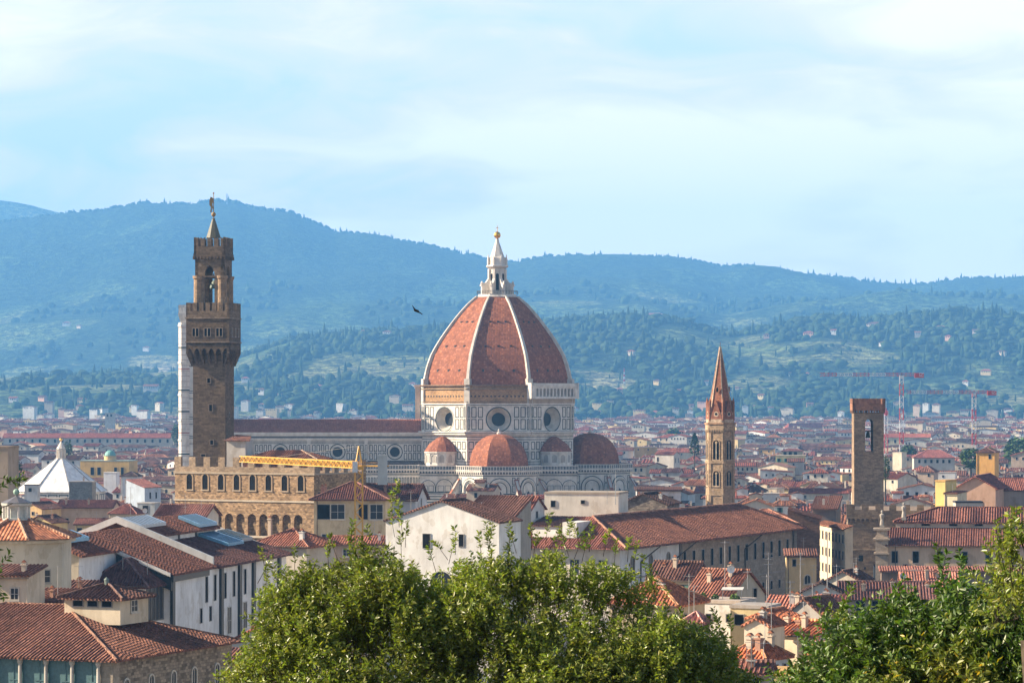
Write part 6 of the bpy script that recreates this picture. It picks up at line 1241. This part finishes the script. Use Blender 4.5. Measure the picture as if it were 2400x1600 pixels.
# trees that stand out in the city
M['city_leaf'] = mat_foliage('city_foliage', (.02, .045, .015), (.05, .09, .025), (.13, .17, .05), .5, 0.0, .8, .2)
def leafy(name, label, u, vb, Y, W, H, kind='round', group=None, col=(1, 1, 1), zb=0.0):
    x = X(u, Y); t = thing(name, label, 'tree', (x, Y, zb), 0, group); zt = Z(vb, Y)-zb
    m = MB((.5, .4, .3)); m.lathe([(W*.06+.12, 0), (W*.04+.1, max(1, zt-H*.35)), (.05, zt-H*.1)], 8); m.build('trunk', M['wood'], t)
    n = 260 if kind == 'cypress' else 700; V_, F_, C_ = [], [], []
    for i in range(n):
        if kind == 'cypress': h = random.random()**.8; r = W/2*np.interp(h, [0, .2, .6, 1], [.75, 1, .75, .05])*ru(.75, 1.05); a = ru(0, 6.28); c = np.array((r*math.cos(a), r*math.sin(a), zt-H+h*H))
        else:
            a = ru(0, 6.28); q = ru(-1, 1); rr = ru(.6, 1.0)*(1+.25*noise.noise(Vector((math.cos(a)*2+u, math.sin(a)*2, q*2)))); c = np.array((W/2*rr*math.cos(a)*math.sqrt(1-q*q), W/2*rr*math.sin(a)*math.sqrt(1-q*q), zt-H/2+H/2*rr*q))
        s = W*ru(.05, .09) if kind != 'cypress' else W*ru(.10, .18); b_ = VAR['round'][i % 6][::1]; 
        k = np.array([[-1, 0, 0], [0, -.6, .5], [1, 0, .1], [0, .6, -.5]])*s; a = ru(0, 6.28); ca, sa = math.cos(a), math.sin(a); k = np.stack([k[:, 0]*ca-k[:, 1]*sa, k[:, 0]*sa+k[:, 1]*ca, k[:, 2]+ru(-.5, .5)*s*k[:, 0]/s], 1)
        V_.append(k+c); F_.append(np.array([[0, 1, 2], [0, 2, 3]])+4*i); g_ = ru(.6, 1.4); C_.append(np.array([[g_*j for j in col]]*2))
    np_mesh('crown', np.concatenate(V_), np.concatenate(F_), np.concatenate(C_), M['city_leaf'], t); return t
leafy('cypress_tree', 'single dark pointed cypress standing among the roofs left of the hexagonal tower', 1628, 1015, 1500, 4.6, 10.5, 'cypress', col=(.5, .6, .7))
for u, v, Y, W, H, lab in ((2130, 1042, 1700, 9, 9, 'low bright green tree behind the rose roofed house'), (2275, 1048, 1300, 9, 9, 'green roof terrace trees left of the orange house'), (2322, 1046, 1280, 5, 8, 'rounded green tree behind the orange house'), (2385, 1022, 1600, 14, 15, 'large dark green tree at the right edge of the city'), (1580, 1002, 2600, 15, 15, 'dark round tree at the city edge left of the hexagonal tower'), (415, 992, 2300, 9, 15, 'green tree left of the marble bell tower'), (2075, 1062, 1000, 3.2, 9, 'dark tree squeezed against the crenellated tower'), (28, 1066, 900, 6, 10, 'dusky tree at the left edge of the city'), (160, 1030, 1500, 5, 12, 'slim tree behind the gilt tip of the white pyramid')):
    leafy('broadleaf_tree', lab, u, v, Y, W, H)
for u, v, s, lab in ((1648, 1387, .9, 'first spiky potted bush on the white roof terrace'), (1676, 1390, .9, 'second rounder potted bush on the white roof terrace'), (1722, 1391, 1.3, 'wide potted bush under the terrace awning')):
    leafy('potted_shrub', lab, u, v, 346, s, s*1.1, col=(1.6, 1.6, 1.2), zb=Z(1418, 346))
# ---------------------------------------------------------------- cranes, masts, aerials, bird
def lattice(m, p, q, w, step, c1, c2=None, every=3, tt=.11):
    p, q = Vector(p), Vector(q); d = q-p; L = d.length; d.normalize(); up = Vector((0, 0, 1)) if abs(d.z) < .8 else Vector((0, 1, 0)); a = d.cross(up).normalized()*w/2; b_ = a.cross(d).normalized()*w/2
    n = max(2, int(L/step)); t = w*tt
    for k in range(n):
        c = c1 if c2 is None or (k//every) % 2 == 0 else c2; s0, s1 = p+d*(L*k/n), p+d*(L*(k+1)/n)
        for A in (a+b_, a-b_, -a+b_, -a-b_): m.bar(s0+A, s1+A, t, None, c)
        for A, B in ((a+b_, a-b_), (-a-b_, -a+b_), (a+b_, -a+b_), (a-b_, -a-b_)): m.bar(s0+A, s1+B, t*.8, None, c) if k % 2 else m.bar(s0+B, s1+A, t*.8, None, c)
        m.bar(s0+a+b_, s0+a-b_, t*.8, None, c); m.bar(s0-a+b_, s0-a-b_, t*.8, None, c)
YC = (.62, .33, .05); KY = 500.0; kx = X(841, KY); kz = lambda v: Z(v, KY)
ck = thing('tower_crane', 'yellow lattice tower crane with long jib over the battlemented stone wing', 'crane', (kx, KY, 0))
m = MB(YC); lattice(m, (0, 0, 0), (0, 0, kz(1098)), 1.2, 1.15, YC, tt=.17); m.box(-.8, .8, -.8, .8, kz(1100), kz(1092)); m.build('mast', M['paint'], ck)
jx, jy = X(568, 556)-kx, 56; m = MB(YC); zj = kz(1097); lattice(m, (-.6, .6, zj+.55), (jx, jy, zj+.45), 1.0, 1.25, YC, tt=.14); m.build('jib', M['paint'], ck)
m = MB(YC); cjx, cjy = 4.8, -1.2; m.bar((0, 0, zj+.4), (cjx, cjy, zj+.4), .5, None, YC, .25); m.bar((0, .6, zj+.9), (cjx, cjy+.4, zj+.9), .07); m.build('counter_jib', M['paint'], ck)
m = MB((.42, .43, .42)); m.box(cjx-1.7, cjx-.2, cjy-.5, cjy+.5, zj-2.6, zj+2.2); m.build('counterweight', M['plaster'], ck)
m = MB(YC); ap = kz(1045); 
for sx, sy in ((-.45, -.45), (.45, -.45), (.45, .45), (-.45, .45)): m.bar((sx, sy, zj+.9), (0, 0, ap), .16)
for k in range(1, 4): r_ = .45*(1-k/4); zz = zj+.9+(ap-zj-.9)*k/4; m.bar((-r_, -r_, zz), (r_, -r_, zz), .08); m.bar((-r_, r_, zz), (r_, r_, zz), .08)
m.build('apex', M['paint'], ck)
m = MB((.55, .58, .6)); m.box(-.95, -.15, -1.5, -.6, zj-.6, zj+1.1); m.build('cab', M['paint'], ck)
m = MB((.2, .18, .15)); m.bar((0, 0, ap), (jx*.68, jy*.68, zj+1.1), .05); m.bar((0, 0, ap), (cjx-1, cjy, zj+.6), .05); m.build('tie_rod', M['metal'], ck)
RD, WP = (.60, .05, .05), (.72, .7, .68)
def far_crane(lab, um, vb, vj, ul, ur, Y, grp='red and white cranes beyond the crenellated tower'):
    x = X(um, Y); t = thing('tower_crane', lab, 'crane', (x, Y, 0), 0, grp); zj = Z(vj, Y)
    m = MB(RD); lattice(m, (0, 0, 0), (0, 0, zj), 2.1, 2.2, RD, WP, 3); m.box(-1.1, 1.1, -1.1, 1.1, zj-1.8, zj, None, WP); m.build('mast', M['paint'], t)
    for a, nm in ((ul, 'jib'), (ur, 'counter_jib')):
        if a is None: continue
        m = MB(RD); lattice(m, (0, 0, zj+.6), (X(a, Y)-x, 0, zj+.6), 1.7, 2.2, RD, WP, 4); m.build(nm, M['paint'], t)
    if ur:
        m = MB(RD); m.box(X(ur, Y)-x-5, X(ur, Y)-x, -.8, .8, zj-1.2, zj+1.3); m.build('counterweight', M['paint'], t)
far_crane('taller red and white tower crane whose jib crosses the cypress wood', 2113, 0, 880, 1922, 2165, 1750)
far_crane('lower red and white tower crane at the right with shorter mast', 2283, 0, 921, 2125, 2335, 1750)
t = thing('red_mast', 'striped red and white mast top just right of the crenellated tower', 'mast', (X(2077, 1800), 1800, 0)); m = MB(RD); lattice(m, (0, 0, 10), (0, 0, Z(962, 1800)), 1.9, 2.2, WP, RD, 5); m.lathe([(.9, Z(974, 1800)), (.1, Z(954, 1800))], 4, 0, 0, None, RD); m.build('lattice_mast', M['paint'], t)
def tmast(lab, u, vb, vt, w, c1, c2):
    Y = ground_at(u, vb) or 11500; z = hill_z(u, Y); t = thing('radio_mast', lab, 'mast', (X(u, Y), Y, z)); m = MB(c1); H = Z(vt, Y)-z
    n = 6
    for k in range(n): m.box(-w/2*(1-k*.08), w/2*(1-k*.08), -w/2, w/2, H*k/n, H*(k+1)/n, None, c1 if k % 2 else c2)
    m.bar((0, 0, H), (0, 0, H*1.12), w*.25); m.build('mast_body', M['paint'], t)
tmast('red and white radio mast on the wooded slope right of the dome', 1463, 900, 866, 3.4, RD, WP)
tmast('grey radio mast on the highest hilltop beside the brown tower weathervane', 532, 479, 455, 5, (.4, .42, .45), (.5, .5, .52))
def aerial(lab, u, vt, vb, Y, kind=0, w=.07):
    zt, zb = Z(vt, Y), Z(vb, Y)-1.5; t = thing('tv_aerial', lab, 'aerial', (X(u, Y), Y, zb), 0, 'roof aerials at the lower right'); H = zt-zb
    m = MB((.42, .40, .38)); m.lathe([(w/2, 0), (w/2, H)], 6); m.build('pole', M['metal'], t); m = MB((.5, .48, .46))
    if kind == 0:
        m.bar((-.55, 0, H-.2), (.6, .1, H-.15), .035)
        for k in range(7): m.bar((-.5+k*.17, -.28, H-.2), (-.5+k*.17, .28, H-.2), .025)
    elif kind == 1:
        for q in (.15, .8, 1.4): m.bar((-.5, 0, H-q), (.5, 0, H-q), .035)
        for k in range(6): m.bar((-.45+k*.18, 0, H-.32), (-.45+k*.18, 0, H+.02), .025)
    else: m.bar((-.6, 0, H-.25), (.6, 0, H-.25), .04); m.bar((0, -.4, H-.25), (0, .4, H-.25), .04)
    m.build('antenna', M['metal'], t)
for a in [('tall thin aerial pole in front of the long palace', 1699, 1266, 1345, 385, 2), ('aerial above the wide brown roof with a flat cross bar', 1801, 1294, 1400, 372, 1), ('crowded aerial with many rods by the shaded alley', 1876, 1294, 1432, 366, 1, .1), ('very tall pale pole rising before the alley of the brick church', 1939, 1246, 1410, 380, 3, .12), ('T shaped aerial left of the stone prison palace', 1961, 1322, 1372, 440, 2), ('aerial at the left of the orange hipped roof', 1615, 1344, 1440, 325, 2), ('aerial above the green door terrace', 1797, 1345, 1440, 335, 2), ('aerial standing by the ribbed red roof', 1852, 1360, 1450, 345, 1), ('aerial over the cream penthouse', 1808, 1402, 1490, 310, 0), ('thin aerial over the long orange roof strip', 1869, 1470, 1520, 312, 1), ('aerial above the white house with grey shutters', 1790, 1500, 1575, 285, 3), ('aerial on the wide dark roofed house', 2142, 1332, 1365, 470, 0), ('small aerial on the brown roof ridge', 1752, 1336, 1352, 390, 0), ('aerial on the cream blank wall', 1423, 1144, 1160, 503, 1), ('second aerial on the cream blank wall nearer its corner', 1442, 1138, 1160, 503, 2), ('long aerial rising behind the cream blank wall', 1443, 1102, 1160, 506, 3), ('aerial in front of the peach house at left', 306, 1140, 1190, 630, 0), ('aerial over the dark gabled roof against the stone wing', 434, 1184, 1204, 556, 3)]: aerial(*a)
for lab, u, v, Y in (('round white satellite dish on the brown roof ridge', 1713, 1333, 388), ('white satellite dish below the beige palace', 2116, 1349, 470), ('small satellite dish on the peach house at left', 340, 1196, 610)):
    t = thing('satellite_dish', lab, 'satellite dish', (X(u, Y), Y, Z(v, Y))); m = MB((.66, .66, .66)); m.T = None
    pr = [(.01, 0), (.25, .03), (.42, .1), (.5, .17)]
    for k in range(3):
        for j in range(14):
            a0, a1 = 2*math.pi*j/14, 2*math.pi*(j+1)/14; (r0, d0), (r1, d1) = pr[k], pr[k+1]
            m.face([(r0*math.cos(a0), -d0, r0*math.sin(a0)), (r1*math.cos(a0), -d1, r1*math.sin(a0)), (r1*math.cos(a1), -d1, r1*math.sin(a1)), (r0*math.cos(a1), -d0, r0*math.sin(a1))])
    m.build('dish', M['paint'], t); m = MB((.3, .3, .3)); m.bar((0, .05, 0), (0, .12, -1.3), .07); m.bar((0, 0, -.1), (0, -.5, .05), .04); m.build('arm', M['metal'], t)
t = thing('roof_awning', 'white parasol-like awning shading the roof terrace', 'awning', (X(1716, 347), 347, Z(1396, 347))); m = MB((.6, .57, .52)); m.slab([(-1.3, -.8, .75), (1.1, -.8, .75), (1.4, .9, .95), (-1.0, .9, .95)], .06)
for x_ in (-1.1, 1.0): m.bar((x_, -.7, -1), (x_, -.7, .75), .06)
m.build('canopy', M['plaster'], t)
BYY = 165.0; t = thing('bird', 'dark bird of prey gliding with spread wings left of the dome', 'bird', (X(976, BYY), BYY, Z(728, BYY)), 0)
m = MB((.035, .028, .022)); m.lathe([(.01, -.2), (.055, -.12), (.075, 0), (.06, .1), (.03, .17), (.01, .2)], 8); body = m.build('bird_body', M['plaster'], t, rz=0); body.rotation_euler = (R_(80), R_(25), R_(-50)); tag(body)
for nm, pts in (('wing', [(.02, 0, .02), (-.10, .05, .14), (-.20, .06, .27), (-.235, .05, .30), (-.20, -.05, .20), (-.14, -.09, .08), (-.04, -.08, -.03)]), ('wing', [(.0, 0, .0), (.12, .06, -.03), (.25, .07, -.12), (.36, .05, -.21), (.27, -.04, -.19), (.16, -.08, -.13), (.03, -.08, -.06)]), ('tail', [(.02, 0, -.02), (.1, .03, -.08), (.09, -.03, -.12), (.04, -.04, -.08)])):
    m = MB((.035, .028, .022)); m.prism([(x_, y_-.008, z_) for x_, y_, z_ in pts], [(x_, y_+.012, z_+.006) for x_, y_, z_ in pts], cap0=True); m.build(nm, M['plaster'], t)

# ---------------------------------------------------------------- foreground trees
def fore_tree(name, label, top, Yc, depth, nshoot, leaf, nleaf, mat, umin, umax, base_u, zbase, seed, vlow=1690, upright=1.0, warm=0.0, sprigs=(), gap=.0):
    rg = np.random.default_rng(seed); random.seed(seed); bx_ = X(base_u, Yc)
    t = thing(name, label, 'tree', (bx_, Yc, zbase)); o3 = np.array((bx_, Yc, zbase)); P_, D_, Ls = [], [], []
    px = Yc/FPX; tries = 0
    while len(P_) < nshoot and tries < nshoot*12:
        tries += 1; u = rg.uniform(umin, umax); vt = interp(top, u)+52*noise.noise(Vector((u/60., seed, 0)))+22*noise.noise(Vector((u/15., seed, 4)));
        if vt > vlow-10: continue
        s = rg.random()**1.5; v = vt+(vlow-vt)*s
        dep = min(depth, math.sqrt(max(4.0, (v-vt)*2.2*250))*px*1.0+.15); side = -abs(rg.random()**.35)*dep if rg.random() < .6 else rg.uniform(-1, 1)*dep
        y = Yc+side; x = X(u, Yc); z = Z(v, Yc); q = noise.noise(Vector((x*1.5+seed, y*1.5, z*1.5)))+.5*noise.noise(Vector((x*3.7+seed, y*3.7, z*3.7)))
        if q < gap-.22 and rg.random() < .85: continue
        if v-vt < 110*px/.0049 and rg.random() < .75-.6*(v-vt)/(110*px/.0049): continue
        P_.append((x, y, z+q*.12)); out = np.array(((x-X((umin+umax)/2, Yc))*.12, side*.25, 1.0*upright)); d = out+rg.normal(0, .38, 3); D_.append(d/np.linalg.norm(d)); Ls.append(rg.uniform(.18, .42)*leaf/.06); P_[-1] = (x, y, z+q*.12-Ls[-1]*.8)
    for (u, v, n) in sprigs:      # long shoots standing clear of the crown
        for k in range(n):
            P_.append((X(u+rg.normal(0, 7), Yc), Yc+rg.normal(0, .1), Z(v+26+k*24, Yc))); d = np.array((rg.normal(0, .22), rg.normal(0, .2), 1)); D_.append(d/np.linalg.norm(d)); Ls.append(rg.uniform(.14, .22)*leaf/.06)
    P_, D_, Ls = np.array(P_)-o3, np.array(D_), np.array(Ls); n = len(P_)
    idx = np.repeat(np.arange(n), nleaf); fr = np.tile((np.arange(nleaf)+.5)/nleaf, n)+rg.normal(0, .03, n*nleaf); d = D_[idx]; c = P_[idx]+d*(Ls[idx]*fr)[:, None]; c[:, 2] += .0
    rv = rg.normal(0, 1, (len(c), 3)); rad = np.cross(d, rv); rad /= np.linalg.norm(rad, axis=1)[:, None]
    ld = d*rg.uniform(.3, .95, len(c))[:, None]+rad; ld[:, 2] -= rg.uniform(0, .25, len(c)); ld /= np.linalg.norm(ld, axis=1)[:, None]
    sd = np.cross(ld, rg.normal(0, 1, (len(c), 3))); sd /= np.linalg.norm(sd, axis=1)[:, None]; nn = np.cross(ld, sd); L = leaf*rg.uniform(.65, 1.25, len(c)); w = L*rg.uniform(.15, .22, len(c))
    V0_ = c; V1 = c+ld*(L*.45)[:, None]+sd*w[:, None]+nn*(w*.35)[:, None]; V2 = c+ld*L[:, None]-nn*(L*.08)[:, None]; V3 = c+ld*(L*.45)[:, None]-sd*w[:, None]+nn*(w*.35)[:, None]
    V_ = np.stack([V0_, V1, V2, V3], 1).reshape(-1, 3); k = np.arange(len(c))*4; F_ = np.stack([np.stack([k, k+1, k+2], 1), np.stack([k, k+2, k+3], 1)], 1).reshape(-1, 3)
    pn = np.array([noise.noise(Vector(tuple(p*1.1))) for p in P_])[idx]; br = np.clip(1+.55*pn+rg.normal(0, .22, len(c)), .45, 1.9); C_ = np.stack([br*(1+warm*np.clip(pn*2, 0, 1)+rg.normal(0, .10, len(c))), br, br*rg.uniform(.7, 1.1, len(c))], 1)
    if warm: yl = rg.random(len(c)) < .05*(pn > .1); C_[yl] = (4.5, 1.9, .5)
    np_mesh('foliage', V_, F_, np.repeat(C_, 2, 0), mat, t)
    m = MB((1, 1, 1))      # trunk, limbs and the twig under every shoot
    H = Z(min(b for a, b in top), Yc)-zbase; m.lathe([(.26, -1.0), (.20, .5), (.15, H*.35), (.08, H*.62)], 10); m.build('trunk', M['wood'], t)
    m = MB((1, 1, 1)); W = X(umax, Yc)-X(umin, Yc); nodes = []
    for k in range(16):
        a = ru(0, 6.28); b0 = Vector((0, 0, H*ru(.12, .5))); tip = Vector((X(ru(umin+60, umax-60), Yc)-bx_, math.sin(a)*depth*.6, H*ru(.55, .85))); mid = (b0+tip)/2+Vector((0, 0, -.25)); m.bar(b0, mid, .11); m.bar(mid, tip, .06); nodes += [mid, (mid+tip)/2, tip]
    m.build('limbs', M['wood'], t); m = MB((1.2, 1.1, 1)); 
    for i in range(0, n, 1):
        p = Vector(tuple(P_[i])); d = Vector(tuple(D_[i])); a = d.orthogonal()*.0035*leaf/.06; b_ = d.cross(a); q0, q1 = p-d*.14, p+d*Ls[i]*.9
        m.face([tuple(q0+a), tuple(q0-a), tuple(q1-a*.4), tuple(q1+a*.4)]); m.face([tuple(q0+b_), tuple(q0-b_), tuple(q1-b_*.4), tuple(q1+b_*.4)])
    m.build('twigs', M['wood'], t)
    return t
M['laurel'] = mat_foliage('laurel_leaf', (.11, .14, .025), (.19, .22, .045), (.30, .31, .09), 1.3, .42, .34, .5)
M['broad'] = mat_foliage('broad_leaf', (.05, .10, .02), (.09, .155, .03), (.17, .22, .045), 1.6, .33, .42, .45)
TOP = [(505, 1690), (540, 1600), (575, 1535), (610, 1520), (632, 1440), (650, 1380), (700, 1343), (760, 1318), (800, 1318), (850, 1303), (900, 1290), (960, 1290), (1000, 1328), (1040, 1338), (1080, 1318), (1120, 1310), (1180, 1318), (1240, 1316), (1300, 1303), (1360, 1316), (1420, 1328), (1470, 1346), (1510, 1373), (1545, 1385), (1580, 1405), (1600, 1440), (1640, 1480), (1690, 1505), (1730, 1570), (1760, 1640), (1775, 1690)]
fore_tree('laurel_tree', 'big leafy green tree filling the bottom centre of the view', TOP, 36, 2.4, 6300, .062, 30, M['laurel'], 505, 1775, 1130, 42.2, 3, sprigs=[(628, 1290, 5), (655, 1330, 3), (700, 1290, 2), (830, 1225, 3), (922, 1132, 4), (938, 1205, 3), (1075, 1245, 2), (1155, 1235, 2), (1282, 1222, 2), (1352, 1235, 2), (1378, 1240, 2), (1240, 1232, 2), (1475, 1262, 2), (770, 1258, 2), (860, 1240, 2), (1010, 1262, 2), (1130, 1235, 2), (1200, 1240, 3), (1330, 1228, 2), (1420, 1250, 2), (1520, 1310, 2), (1685, 1432, 3), (1668, 1460, 3), (1700, 1455, 3), (1715, 1520, 2), (590, 1500, 2)], gap=.15)
TOP2 = [(1800, 1690), (1830, 1610), (1870, 1560), (1900, 1540), (1940, 1500), (1958, 1420), (2000, 1395), (2040, 1440), (2075, 1400), (2110, 1395), (2150, 1392), (2180, 1410), (2205, 1372), (2235, 1355), (2270, 1392), (2310, 1370), (2350, 1362), (2380, 1375), (2400, 1365), (2520, 1340), (2640, 1450), (2700, 1690)]
fore_tree('dark_leafed_tree', 'dark green tree with yellowing clusters at the lower right corner', TOP2, 29, 1.9, 3200, .075, 30, M['broad'], 1800, 2700, 2230, 43.4, 8, upright=.55, warm=.5, sprigs=[(2205, 1300, 2), (2237, 1305, 2), (1975, 1400, 2), (1880, 1545, 2), (2095, 1375, 2)], gap=.04)
TOP3 = [(2335, 1340), (2358, 1270), (2380, 1225), (2400, 1205), (2500, 1150), (2600, 1200), (2660, 1330)]
fore_tree('laurel_tree', 'light green branch tips entering at the right edge', TOP3, 27, .8, 420, .066, 30, M['laurel'], 2325, 2660, 2480, 43.8, 12, vlow=1370, upright=.5, sprigs=[(2378, 1205, 3), (2345, 1250, 2)])
TOP4 = [(-200, 1050), (-60, 1060), (-10, 1072), (8, 1088), (14, 1150)]
for k, (tp, lo, lab) in enumerate((([(-220, 1040), (-40, 1062), (-6, 1078), (2, 1150)], 1155, 'dark leaf cluster of a tree cut by the left edge, upper one'), ([(-200, 1270), (-20, 1275), (2, 1285), (8, 1320)], 1322, 'dark leaf cluster of a tree cut by the left edge, lower one'))):
    fore_tree('dark_branch_tree', lab, tp, 22+k, .4, 46, .05, 26, M['broad'], -200, 6, -160, 44.6, 20+k, vlow=lo, upright=.3)
